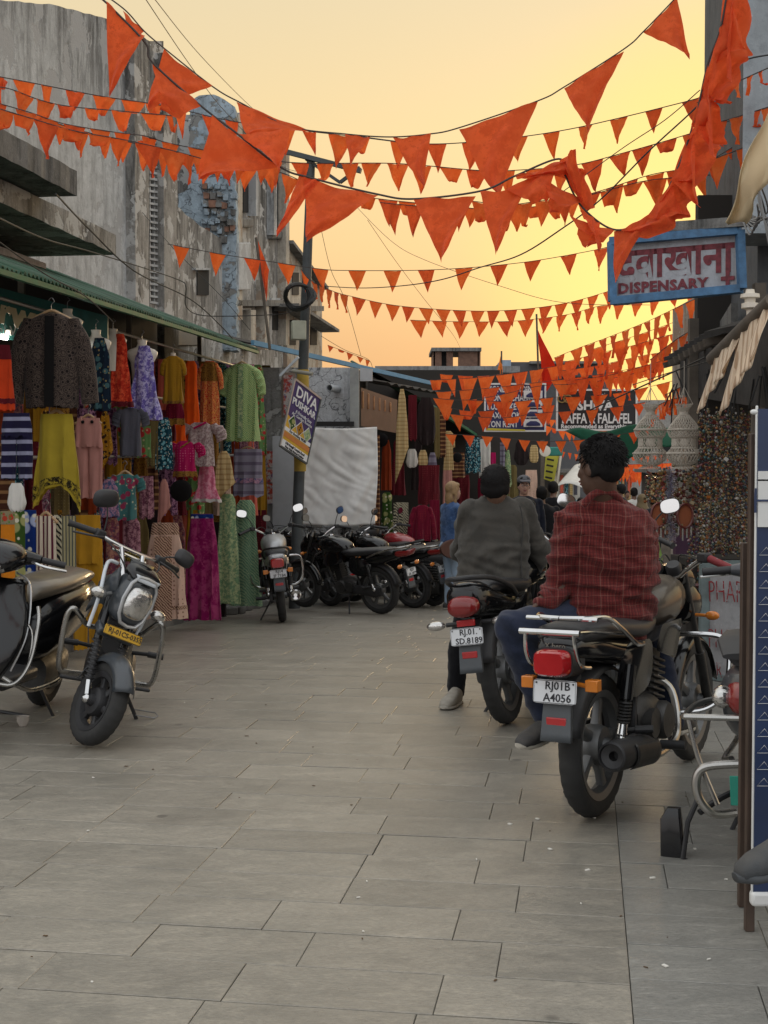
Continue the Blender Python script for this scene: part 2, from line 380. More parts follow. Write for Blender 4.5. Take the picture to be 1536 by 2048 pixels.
# base sheet out to the horizon
b = MB()
ys = [-30, -6, 0, 3, 6, 9, 11, 13, 15, 17.5, 22, 30, 40, 60, 100, 400]
for i in range(len(ys)-1):
    a0, a1 = ys[i], ys[i+1]
    for x0, x1 in ((-300,-12),(-12,-6),(-6,0),(0,6),(6,14),(14,300)):
        b.add([(x0,a0,gz(a0)-.012),(x1,a0,gz(a0)-.012),(x1,a1,gz(a1)-.012),(x0,a1,gz(a1)-.012)], [(0,1,2,3)])
bm_ = b.build('ground', m_grout, smooth=False); tag(bm_, kind='structure')
pav = bpy.data.objects.new('pavement', None); C.objects.link(pav); pav['kind'] = 'structure'; pav['label'] = 'grey sandstone slab paving of the market street'
def W2(u, v, dz=0.): 
    p = U*u+Vv*v; return V((p.x, p.y, gz(p.y)+dz))
def add_slab(mb, u0, u1, v0, v1, dz, g=.0022):
    gu = g; g = .0013
    a, c_ = .006, .004
    o = [W2(u0+gu, v0+g, dz-.012), W2(u0+gu, v1-g, dz-.012), W2(u1-gu, v1-g, dz-.012), W2(u1-gu, v0+g, dz-.012)]
    m_ = [W2(u0+gu, v0+g, dz-.0015), W2(u0+gu, v1-g, dz-.0015), W2(u1-gu, v1-g, dz-.0015), W2(u1-gu, v0+g, dz-.0015)]
    t_ = [W2(u0+gu+.002, v0+g+.002, dz), W2(u0+gu+.002, v1-g-.002, dz), W2(u1-gu-.002, v1-g-.002, dz), W2(u1-gu-.002, v0+g+.002, dz)]
    mb.add(o+m_+t_, [(0,1,5,4),(1,2,6,5),(2,3,7,6),(3,0,4,7),(4,5,9,8),(5,6,10,9),(6,7,11,10),(7,4,8,11),(8,9,10,11)])
PU = .279; u = 2.6; row = 0
far1 = MB(); far2 = MB(); near = []
while u < 60:
    for side in (0, 1):
        lo, hi = ((-9.5, .128) if side == 0 else (.128, 9.5))
        off = rnd.uniform(0, .6) if side == 0 else rnd.uniform(0, .62)
        off = (.31*(row % 2) + rnd.uniform(-.09,.09)) if side == 0 else (.27*(row%3)+rnd.uniform(-.1,.1))
        edges = [lo]; v = math.floor(lo/.6)*.6 + off
        while v < hi-.12:
            if v > lo+.12: edges.append(v)
            v += rnd.choice([.58,.58,.56,.6,.42,.58,.5]) if side == 0 else rnd.choice([.62,.62,.9,.5])
        edges.append(hi)
        uu = u + (0 if side == 0 else .05)
        for a0, a1 in zip(edges, edges[1:]):
            p = W2(uu+PU/2, (a0+a1)/2)
            dz = rnd.uniform(-.0015, .0015)
            vis = 3. < p.y < 11.3 and abs(p.x) < .31*p.y+.35
            if vis: near.append((uu, uu+PU, a0, a1, dz, side))
            else: add_slab(far1 if side == 0 else far2, uu, uu+PU, a0, a1, dz)
    u += PU; row += 1
near.sort(key=lambda q: q[0])
for i, q in enumerate(near):
    if i < 298:
        mb = MB(); add_slab(mb, *q[:5]); mb.build('stone_slab', m_slab2 if q[5] else m_slab, pav, smooth=False)
    else: add_slab(far1 if q[5] == 0 else far2, *q[:5])
for mb, m_ in ((far1, m_slab), (far2, m_slab2)):
    o = mb.build('stone_slab_field', m_, pav, smooth=False); o['kind'] = 'stuff'
# litter
m_paper = M('paper', (.7,.68,.62), .8); m_leaf = M('dry_leaf', (.10,.06,.03), .9)
b = MB()
for i in range(70):
    Y = rnd.uniform(3.5, 14); x = rnd.uniform(-.27, .27)*Y; s_ = rnd.uniform(.003, .008)
    b.box((x, Y, gz(Y)+.003), (s_*rnd.uniform(1,3), s_, .002), (0,0,rnd.uniform(0,3)))
tag(b.build('litter', m_leaf), 'dark crumbs of dirt scattered over the paving', 'litter', kind='stuff')
b = MB()
for px, py in [(1175,1742),(1305,1758),(1075,1640),(1188,1637),(1100,1700),(1330,1935),(1140,1575),(1020,1650),(1390,1700),(868,1240),(985,1255),(700,1250)]:
    p = GP(px, py); b.box((p.x, p.y, p.z+.004), (.018, .01, .004), (0,0,rnd.uniform(0,3)))
tag(b.build('litter', m_paper), 'tiny white paper scraps lying on the paving', 'litter', kind='stuff')
p = GP(46, 1452)
tag(MB(Matrix.Translation(p)).lathe([(.02,0),(.034,.03),(.036,.055),(.03,.05),(.02,.006)], 14).build('clay_cup', M('clay', (.45,.4,.35), .8)), 'small crushed pale cup lying beside the scooter stand', 'cup')

# ================= LEFT BUILDINGS  (street wall on plane v = VW)
VW = -7.0
def PW(px, py, off=0.):
    "point on the plane v = VW+off under the pixel"
    k = (px-768)/FPX; d = AT(px, py, 1.)-V((0,0,EYE))
    Y = (VW+off)/(Vv.x*d.x+Vv.y*1.0) 
    return AT(px, py, Y)
m_wallA = plaster('concrete_wall', (.60,.62,.63), (.12,.12,.12), .55, patch=(.38,.385,.39), pscale=1.1, seed=3, bump=.35, topz=(6.2, 8.2))
m_wallB = plaster('mouldy_wall', (.40,.385,.36), (.045,.043,.04), .9, patch=(.46,.455,.44), pscale=2.2, seed=9, bump=.5, topz=(4.0, 9.5))
m_blue = plaster('cracked_blue_plaster', (.44,.54,.62), (.12,.12,.12), .5, patch=(.24,.24,.23), pscale=1.7, crack=1.6, seed=5, bump=.6)
m_slabc = plaster('stained_slab', (.24,.235,.225), (.04,.04,.04), .8, seed=1, bump=.5)
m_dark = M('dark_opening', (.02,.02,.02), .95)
m_brick = M('brick_stone', (.24,.13,.09), .95, var=.4, nscale=9, bump=.6)
m_pale = plaster('pale_plaster', (.58,.53,.45), (.08,.07,.06), .6, patch=(.33,.26,.2), pscale=2, seed=13)
def rough_edge(pts, n=8, amp=.03, seed=0):
    r = random.Random(seed); out = []
    for a, c in zip(pts, pts[1:]):
        a = V(a); c = V(c)
        for k in range(n): q = a.lerp(c, k/n); q.y += r.uniform(-amp, amp); out.append(q)
    out.append(V(pts[-1])); return out
def wallpoly(mb, tops, ybot, off=0., depth=.35, amp=3., seed=0):
    "wall whose top edge follows the pixels, going down to pixel row ybot"
    r = random.Random(seed); P = []
    for (x0, y0), (x1, y1) in zip(tops, tops[1:]):
        n = max(1, int(math.hypot(x1-x0, y1-y0)/12))
        for k in range(n): P.append((x0+(x1-x0)*k/n, y0+(y1-y0)*k/n + (r.uniform(-amp, amp) if 0 < k else 0)))
    P.append(tops[-1])
    top_ = [PW(x, y, off) for x, y in P]; d = -Vv*depth
    vs = []; 
    for q in top_: vs += [q, V((q.x, q.y, -1.2)), q+d, V((q.x+d.x, q.y+d.y, -1.2))]
    fs = []
    for i in range(len(top_)-1):
        a = 4*i; c = a+4; fs += [(a, c, c+1, a+1), (a+2, a+3, c+3, c+2), (a, a+2, c+2, c)]
    e = 4*(len(top_)-1); fs += [(0,1,3,2), (e, e+2, e+3, e+1)]
    mb.add(vs, fs)
def wp(p): return V((p.x, p.y, 0))
bA = thing('concrete_building', 'tall grey concrete building with blank stained wall and lattice strip', 'building', wp(PW(150, 800)))
mb = MB(); wallpoly(mb, [(-420,-60),(-120,-20),(0,0),(110,10),(215,38),(262,60),(283,75)], 800, depth=4.0, amp=1.5); mb.build('wall', m_wallA, bA, smooth=False, world=True)
mb = MB(); wallpoly(mb, [(283,80),(300,82)], 800, off=-.25, depth=3.7); mb.build('wall', m_slabc, bA, smooth=False, world=True)
mb = MB(); wallpoly(mb, [(326,105),(340,125),(354,160)], 800, off=.12, depth=4., amp=1); mb.build('pilaster', m_wallB, bA, smooth=False, world=True)
mb = MB(); wallpoly(mb, [(268,62),(283,70),(297,82)], 800, off=.15, depth=.3, amp=1); mb.build('pilaster', m_wallB, bA, smooth=False, world=True)
# lattice strip: back recess, side walls above and below
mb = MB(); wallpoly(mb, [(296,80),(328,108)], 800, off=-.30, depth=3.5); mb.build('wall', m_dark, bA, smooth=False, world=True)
def pxbox(mb, x0, y0, x1, y1, off=0., dep=.15, inward=False):
    a = PW(x0, y0, off); c = PW(x1, y0, off); d_ = PW(x1, y1, off); e = PW(x0, y1, off)
    c = V((c.x, c.y, a.z)) if False else c
    mb.prism([a, c, d_, e], -Vv*dep)
mb = MB(); pxbox(mb, 297, 82, 327, 275, 0, .25); mb.build('wall', m_wallB, bA, smooth=False, world=True)
mb = MB(); pxbox(mb, 297, 608, 327, 800, 0, .25); mb.build('wall', m_wallB, bA, smooth=False, world=True)
nr = 26
for i in range(nr+1):
    y = 285+(606-285)*i/nr
    mb = MB(); a = PW(298, y-2, 0); c = PW(326, y+2.5, 0); mb.bar(a, c, .03, .035); mb.build('lattice_slat', m_wallA, bA, smooth=False, world=True)
for j in range(4):
    x = 299+26*j/3; mb = MB(); mb.bar(PW(x, 280, -.03), PW(x, 606, -.03), .035, .035); mb.build('lattice_post', m_wallA, bA, smooth=False, world=True)
# projecting concrete canopies (street side)
def PL(px, py, v):
    d = AT(px, py, 1.)-V((0,0,EYE)); Y = v/(Vv.x*d.x+Vv.y); return AT(px, py, Y)
def ledge(name, px0, py0, px1, py1, th, v, inner, mat, label, seed=0):
    a = PL(px0, py0, v); c = PL(px1, py1, v); a.z = c.z; n = 26; r = random.Random(seed); mb = MB(); vs = []
    for i in range(n+1):
        q = a.lerp(c, i/n); e = r.uniform(-.012, .012); z0 = r.uniform(-.006, .008)
        for p in (q+Vv*e, q+Vv*e-V((0,0,th+z0)), V((q.x, q.y, q.z-.0))-Vv*inner, q-Vv*inner-V((0,0,th))): vs.append(p)
    fs = []
    for i in range(n):
        k = 4*i; l = k+4; fs += [(k,l,l+1,k+1),(k+1,l+1,l+3,k+3),(k+2,k+3,l+3,l+2),(k,k+2,l+2,l)]
    e = 4*n; fs += [(0,1,3,2),(e,e+2,e+3,e+1)]
    mb.add(vs, fs); o = mb.build(name, mat, smooth=False); tag(o, label, 'canopy'); return o
o = ledge('concrete_canopy', -260, 160, 152, 342, .24, -5.0, 2.2, m_slabc, 'upper thick dark concrete canopy slab jutting from grey wall', 1)
o = ledge('concrete_canopy', -200, 330, 232, 470, .22, -5.35, 1.8, m_wallB, 'lower broken concrete canopy slab with crumbled edge', 2)
# low side building below the canopies
bL = thing('side_building', 'plain grey side building below the two concrete canopies', 'building', wp(PL(40, 700, -6.4)))
mb = MB(); a = PL(-260, 395, -5.9); c = PL(91, 395, -5.9); c.z = a.z
mb.prism([a, c, V((c.x,c.y,-1)), V((a.x,a.y,-1))], -Vv*1.0); mb.build('wall', plaster('mauve_wall', (.46,.43,.43), (.10,.10,.10), .35, seed=21, bump=.2), bL, smooth=False, world=True)

# ruined block with blue tower
bB = thing('ruined_building', 'crumbling mould-stained building with broken blue plaster tower', 'building', wp(PW(450, 800)))
mb = MB(); wallpoly(mb, [(354,412),(372,430),(400,452),(430,470),(458,492),(476,500)], 800, depth=.6, amp=3, seed=4); mb.build('wall', m_wallB, bB, smooth=False, world=True)
def pxtower(tops, off, depth, mat, name, seed=0, amp=3):
    mb = MB(); wallpoly(mb, tops, 800, off=off, depth=depth, amp=amp, seed=seed); return mb.build(name, mat, bB, smooth=False, world=True)
YT = 25.8
def fpoly(pts, Y, dep, mat, name, jag=2, seed=1):
    r = random.Random(seed); P = []
    for (x0, y0), (x1, y1) in zip(pts, pts[1:]+pts[:1]):
        n = max(1, int(math.hypot(x1-x0, y1-y0)/9))
        for k in range(n): P.append(AT(x0+(x1-x0)*k/n+(r.uniform(-jag, jag) if k else 0), y0+(y1-y0)*k/n+(r.uniform(-jag, jag) if k else 0), Y))
    b = MB(); b.prism(P, (0,dep,0)); return b.build(name, mat, bB, smooth=False, world=True)
fpoly([(356,388),(374,380),(381,352),(380,338),(378,262),(384,203),(398,191),(420,189),(438,193),(456,204),(470,214),(474,700),(356,700)], YT, .5, m_blue, 'tower')

# broken masonry hole in the tower: individual stones
for k in range(34):
    row_ = k//5; x = 402+(k%5)*13+(row_%2)*6+rnd.uniform(-2,2); y = 368+row_*17+rnd.uniform(-3,3)
    if x > 466: continue
    w = rnd.uniform(10,16); hh = rnd.uniform(9,15); off = -1.2+rnd.uniform(.02,.14)
    mb = MB(); YS = YT-rnd.uniform(.02,.10); a = AT(x, y, YS); c = AT(x+w, y+rnd.uniform(0,3), YS); e = AT(x+w-1, y+hh, YS); f = AT(x+1, y+hh, YS)
    mb.prism([a, c, e, f], (0,.2,0)); mb.build('stone', rnd.choice([m_blue, m_blue, m_blue, m_slabc, m_slabc, m_brick]), bB, smooth=False, world=True)
pxtower([(462,236),(480,225),(486,232),(520,250),(566,290),(575,318)], 0.0, 2.4, m_wallB, 'wall', 8, 1.5)
# vertical fins of the block
for x, y0, y1, off, w in ((476,228,640,.22,9),(512,340,432,.18,5),(548,300,470,.16,6),(572,300,690,.2,7),(530,560,700,.2,8),(502,620,700,.2,10)):
    mb = MB(); pxbox(mb, x, y0, x+w, y1, off, .3); mb.build('concrete_fin', m_pale if w > 6 else m_wallA, bB, smooth=False, world=True)
for x0, y0, x1, y1 in ((487,345,508,425),(552,330,570,455),(395,540,418,590),(486,620,500,690),(546,600,566,660)):
    mb = MB(); pxbox(mb, x0, y0, x1, y1, .02, .05); w_ = mb.build('window', m_dark, bB, smooth=False, world=True)
    mb = MB(); pxbox(mb, x0-3, y0-4, x1+3, y0, .07, .1); mb.build('lintel', m_wallA, bB, smooth=False, world=True)
mb = MB(); pxbox(mb, 478, 485, 502, 580, .28, .35); mb.build('window_box', m_wallA, bB, smooth=False, world=True, bevel=.02)
mb = MB(); pxbox(mb, 357, 655, 402, 690, .03, .05); mb.build('vent_panel', M('dark_grey_sheet', (.07,.08,.09), .7), bB, smooth=False, world=True)
for (x0, y0, x1, y1) in ((477,435,508,455),(545,462,575,478)):
    mb = MB(); pxbox(mb, x0, y0, x1, y1, .12, .2); mb.build('broken_ledge', m_slabc, bB, smooth=False, world=True, bevel=.04)
mb = MB(); pxbox(mb, 476, 600, 575, 612, .22, .3); mb.build('ledge', m_slabc, bB, smooth=False, world=True)
bC = thing('stepped_building', 'pale stained building with stepped parapet behind the utility pole', 'building', wp(PW(610, 800)))
mb = MB(); wallpoly(mb, [(574,485),(600,505),(622,540),(644,572)], 800, off=.1, depth=4., amp=.8, seed=3); mb.build('wall', m_pale, bC, smooth=False, world=True)
for x0, y0, x1, y1, m_ in ((585,545,598,590,m_dark),(612,585,622,625,m_dark),(580,640,592,690,m_dark),(622,650,634,690,m_dark)):
    mb = MB(); pxbox(mb, x0, y0, x1, y1, .12, .04); w_ = mb.build('window', m_, bC, smooth=False, world=True)
mb = MB(); pxbox(mb, 572, 612, 648, 622, .3, .35); mb.build('eave', m_slabc, bC, smooth=False, world=True)
mb = MB(); mb.bar(PW(574,484,.15), PW(646,577,.15), .3, .08); mb.build('coping', m_slabc, bC, smooth=False, world=True)
mb = MB(); mb.bar(PW(576,610,.4), PW(660,662,.4), .5, .07); mb.build('eave', m_slabc, bC, smooth=False, world=True)

# ================= FAR BUILDINGS across the end of the street
def frontbox(mb, x0, y0, x1, y1, Y, dep, zb=None):
    a = AT(x0, y0, Y); c = AT(x1, y1, Y); z1 = zb if zb is not None else c.z
    mb.box(((a.x+c.x)/2, Y+dep/2, (a.z+z1)/2), (abs(c.x-a.x), dep, abs(a.z-z1)))
bD = thing('brick_tower', 'small unfinished brick tower on a roof far down the street', 'building', AT(915, 735, 62))
m_fbrick = M('far_brick', (.15,.085,.06), .95, var=.35, nscale=5)
for x0, x1 in ((867,883),(893,906),(917,955)):
    mb = MB(); frontbox(mb, x0, 700, x1, 740, 62, .4); mb.build('wall', m_fbrick, bD, smooth=False, world=True)
mb = MB(); frontbox(mb, 867, 700, 867+3, 740, 62, 3.); mb.build('wall', m_fbrick, bD, smooth=False, world=True)
mb = MB(); frontbox(mb, 958, 700, 961, 740, 62, 3.); mb.build('wall', m_fbrick, bD, smooth=False, world=True)
mb = MB(); frontbox(mb, 863, 695, 963, 702, 61.8, 3.6); mb.build('roof', m_slabc, bD, smooth=False, world=True)
for x0, x1 in ((867,883),(906,917)):
    pass
mb = MB(); frontbox(mb, 883, 703, 893, 738, 62.3, .3); mb.build('shutter', m_dark, bD, smooth=False, world=True)
bE = thing('cornice_building', 'grey old building with carved cornice closing the street', 'building', AT(960, 950, 58))
m_fgrey = plaster('far_grey', (.28,.28,.28), (.08,.08,.08), .6, seed=31)
mb = MB(); frontbox(mb, 760, 745, 1010, 1060, 58, 4, -1.3); mb.build('wall', m_fgrey, bE, smooth=False, world=True)
mb = MB(); frontbox(mb, 750, 732, 1040, 745, 57.5, 4.8); mb.build('cornice', m_fgrey, bE, smooth=False, world=True)
mb = MB(); frontbox(mb, 760, 757, 1010, 762, 57.7, 4.4); mb.build('cornice', m_fgrey, bE, smooth=False, world=True)
for i in range(9):
    mb = MB(); frontbox(mb, 868+i*16, 745, 873+i*16, 757, 57.7, .5); mb.build('bracket', m_fgrey, bE, smooth=False, world=True)
mb = MB(); frontbox(mb, 1000, 724, 1215, 1060, 60, 4, -1.3); mb.build('wall', M('far_dark_wall', (.09,.09,.095), .9), bE, smooth=False, world=True)
mb = MB(); frontbox(mb, 1003, 720, 1022, 735, 59, 2); mb.build('water_tank', M('tank_blue', (.25,.32,.4), .6), bE, smooth=False, world=True)
mb = MB(); frontbox(mb, 1060, 722, 1215, 727, 59.5, 5); mb.build('roof', m_slabc, bE, smooth=False, world=True)
bF = thing('end_building', 'hazy far building row at the end of the crowded street', 'building', AT(1250, 1000, 75))
mb = MB(); frontbox(mb, 1130, 800, 1420, 1060, 75, 4, -1.5); mb.build('wall', plaster('hazy_wall', (.42,.40,.37), (.2,.19,.18), .6, seed=41), bF, smooth=False, world=True)
for i in range(6):
    mb = MB(); frontbox(mb, 1150+i*42, 880+(i%2)*12, 1175+i*42, 915, 74.9, .2); mb.build('window', m_dark, bF, smooth=False, world=True)
# ================= LEFT CLOTHES STALL
def PF(px, py, off=0.):
    "point on the stall front (runs beside the street), off metres towards the street"
    d = AT(px, py, 1.)-V((0,0,EYE)); Y = (-3.8125+off*1.006)/(d.x-.11); return AT(px, py, Y)
m_wood = M('hanger_wood', (.42,.27,.14), .5, var=.2); m_wire = M('wire', (.25,.25,.25), .4, .8); m_man = M('mannequin', (.72,.66,.56), .35, var=.06)
m_blk = M('black_cable', (.02,.02,.02), .7)
def fold(x, t, F, ph, A): return A*(.25+.75*t)*(math.sin(x*F+ph)+.5*math.sin(x*F*2.3+ph*1.7+t*2)+.25*math.sin(x*F*.5+t*5+ph))
PROF = {
 'dress': [(0,.30),(.05,.36),(.16,.52),(.26,.55),(.36,.52),(.6,.75),(1,1)],
 'slip': [(0,.42),(.1,.6),(.25,.85),(1,1)],
 'kurta': [(0,.30),(.04,.60),(.12,.68),(.3,.62),(.6,.70),(1,.80)],
 'jacket': [(0,.22),(.05,.45),(.13,.62),(.5,.62),(.85,.64),(1,.60)],
 'shirt': [(0,.25),(.05,.50),(.15,.60),(.5,.56),(1,.62)],
 'choli': [(0,.25),(.06,.42),(.25,.50),(.6,.52),(1,.60)],
 'skirt': [(0,.58),(.05,.62),(.3,.78),(.7,.92),(1,1)],
 'flare': [(0,.45),(.3,.55),(.62,.62),(.75,.8),(1,1)],
 'long': [(0,.35),(.06,.62),(.25,.60),(.6,.8),(1,1)],
 'scarf': [(0,.92),(.5,.96),(1,1)],
 'drape': [(0,.25),(.15,.55),(.5,.8),(1,1)],
 'bag': [(0,.5),(.2,.8),(.7,1),(.93,.8),(1,.4)],
 'poncho': [(0,.62),(.1,.68),(.5,.8),(1,1)],
}
SLV = {'kurta': (.42, .17), 'jacket': (.92, .20), 'shirt': (.36, .22), 'choli': (.42, .2)}
def interp(pr, t):
    for (a, x), (b_, y) in zip(pr, pr[1:]):
        if t <= b_: 
            q = (t-a)/(b_-a); q = q*q*(3-2*q)*.5+q*.5; return x+(y-x)*q
    return pr[-1][1]
def cloth_tube(mb, w, h, pr, d, F, A, ph, hem=None, n=44, m=22, x0=0., z0=0., t0=0., t1=1., grow=0., hemj=.01):
    vs = []; r = random.Random(int(ph*1000)); jag = [r.uniform(-hemj, hemj) for _ in range(n)]
    for j in range(m+1):
        t = t0+(t1-t0)*j/m; hw = w/2*interp(pr, t)+grow
        for k in range(n):
            a = 2*PI*k/n; c = math.cos(a); s_ = math.sin(a)
            x = hw*math.copysign(abs(c)**.75, c)*(1+.03*math.sin(9*t+ph)); dd = d*(.5+.5*t)+grow
            y = dd*s_ + fold(x, t, F, ph+(.9 if s_ > 0 else 0), A)
            z = -h*t + (hem(x/(w/2), t) if hem else 0) + jag[k]*t**6
            vs.append((x0+x, y, z0+z))
    fs = [(j*n+k, j*n+(k+1)%n, (j+1)*n+(k+1)%n, (j+1)*n+k) for j in range(m) for k in range(n)]
    fs.append(tuple(range(n-1,-1,-1)))
    mb.add(vs, fs)
GAR = []
def garment(px, kind, mat, label, cat, name=None, off=0., yaw=None, trims=(), group=None, pt=None, d=None, seed=None, hang=None, F=None, A=None):
    x0, y0, x1, y1 = px; cx = (x0+x1)/2
    p = pt(cx, y0) if pt else PF(cx, y0, off); s_ = FPX/p.y; w = (x1-x0)/s_; h = (y1-y0)/s_
    seed = seed if seed is not None else len(GAR)*1.37+.5; r = random.Random(int(seed*997)); ph = r.uniform(0, 6)
    yaw = r.uniform(-.22,.22) if yaw is None else yaw
    w = w/math.cos(yaw)
    d = d if d else max(.02, min(.10, w*.16)); F = F or r.uniform(28, 44)/max(.45, min(1.1, w/.45)); A = A if A is not None else min(.028, w*.062)
    mb = MB(); hem = None; pr = PROF.get(kind)
    if kind == 'poncho': hem = lambda x, t: -.32*h*(abs(x)**2-.35)*t**4*(1.1 if x > 0 else .9)
    if kind == 'jacket': hem = lambda x, t: (.05*h*(1-abs(x)**2))*t**5
    if kind == 'drape': hem = lambda x, t: .25*h*x*t**3
    if kind == 'scarf': hem = lambda x, t: .03*h*math.sin(7*x+ph)*t**3
    if kind == 'pants':
        cloth_tube(mb, w*.95, h*.36, [(0,.85),(.4,.95),(1,1.)], d, F, A*.7, ph, m=8)
        for sx in (-1, 1): cloth_tube(mb, w*.5, h*.68, [(0,1),(.5,.96),(1,.88)], d*.8, F, A, ph+sx, x0=sx*w*.24, z0=-h*.32, n=28, m=14)
    elif kind == 'round':
        mb.lathe([(0,-.03),(w*.35,-.035),(w*.5,0),(w*.35,.035),(0,.03)], 22, Matrix.Translation((0,0,-h/2)) @ Matrix.Rotation(PI/2,4,'X'))
    else:
        cloth_tube(mb, w, h, pr, d, F, A, ph, hem)
    if kind in SLV:
        ln, sw = SLV[kind]
        for sx in (-1, 1):
            a = V((sx*w*.5*.50, 0, -h*.055)); e = V((sx*w*.5*(.86 if kind != 'jacket' else .88), .01, -h*ln))
            secs = []
            for i in range(13):
                q = i/12; c = a.lerp(e, q); c.x += sx*w*.06*math.sin(q*PI)*(1 if kind != 'jacket' else .6)
                ww = w*sw*(.62-.12*q)*(.55+.45*min(1, q*4)); c.z += .008*math.sin(q*23+ph)
                secs.append((c, (ww, 0, ww*.45*(1 if kind != 'jacket' else .3)*sx), (0, d*.55*(1+.25*math.sin(q*25+ph)), 0), 2.2))
            mb.loft(secs, 14)
    o = mb.build(name or {'pants':'trousers','slip':'dress','flare':'skirt','long':'long_dress','drape':'scarf','poncho':'poncho_top'}.get(kind, kind), mat, ang=60)
    o.location = p; o.rotation_euler = (0, 0, yaw); tag(o, label, cat, group)
    for tr in trims:
        t0, t1, tm = tr[:3]
        if isinstance(t0, str): 
            if t0 == 'placket':
                q = MB(); q.sheet(lambda a, c_: V(((a-.5)*w*.11, -d*(.5+.5*c_)-.012-abs(A), -h*(.03+c_*.93))), 3, 10); oo = q.build('placket', tm, o)
            elif t0 == 'neck':
                q = MB(); q.tube([(w*.13*math.cos(a_), -d*.62-.004, -h*t1*(.5+.5*math.sin(a_-PI/2)*1.)) for a_ in [PI*i/10+PI for i in range(11)]], w*.022, 6); oo = q.build('neckline', tm, o)
            elif t0 == 'buttons':
                for sx in (-1, 1):
                    q = MB(); q.ell((sx*w*.16, -d*.9, -h*t1), (.014,.008,.014), 8, 6); q.build('button', tm, o)
                    q = MB(); q.bar((sx*w*.16, -d*.6, -h*t1), (sx*w*.22, 0, h*.02), .03, .006); q.build('strap', mat, o)
            continue
        if pr:
            q = MB(); cloth_tube(q, w, h, pr, d, F, A, ph, hem, m=3, t0=t0, t1=t1, grow=.004); q.f.pop(); q.build('border_band', tm, o, ang=60)
        elif kind == 'pants':
            pass
    if hang: hanger(p+V((0,0,.005)), w*hang, yaw)
    GAR.append(o); return o
HANGLAB = []
def hanger(p, w, yaw, label=None):
    t = thing('clothes_hanger', label or ('wooden clothes hanger above ' + 'hanging garment'), 'hanger', p, (0,0,yaw)); HANGLAB.append(t)
    MB().tube(bez([(-w/2,0,-.05),(-w*.25,0,-.012),(0,0,.02),(w*.25,0,-.012),(w/2,0,-.05)],4), .011, 8).build('shoulder_bar', m_wood, t)
    MB().tube([(-w*.42,0,-.05),(w*.42,0,-.05)], .006, 6).build('trouser_bar', m_wood, t)
    MB().tube(bez([(0,0,.02),(0,0,.06),(.02,0,.085),(0,0,.11),(-.02,0,.09)],5), .0025, 6).build('hook', m_wire, t)
    return t
def mannequin(px, py, wpx, off, label):
    p = PF(px, py, off); w = wpx/(FPX/p.y); mb = MB()
    S = lambda z, hw, dd, e=2.2: ((0,0,-z*w), (hw*w,0,0), (0,dd*w,0), e)
    mb.loft([S(0,.16,.12),S(.12,.14,.12),S(.22,.18,.14),S(.30,.40,.16),S(.38,.49,.19),S(.5,.47,.2),S(.7,.36,.22),S(1.0,.33,.22),S(1.5,.30,.2)], 20)
    o = mb.build('mannequin_bust', m_man, None, ang=80); o.location = p; tag(o, label, 'mannequin')
    MB().tube(bez([(0,0,-.02),(0,0,.05),(.02,0,.07),(0,0,.09)],4), .003, 6).build('hook', m_wire, o)
c = srgb
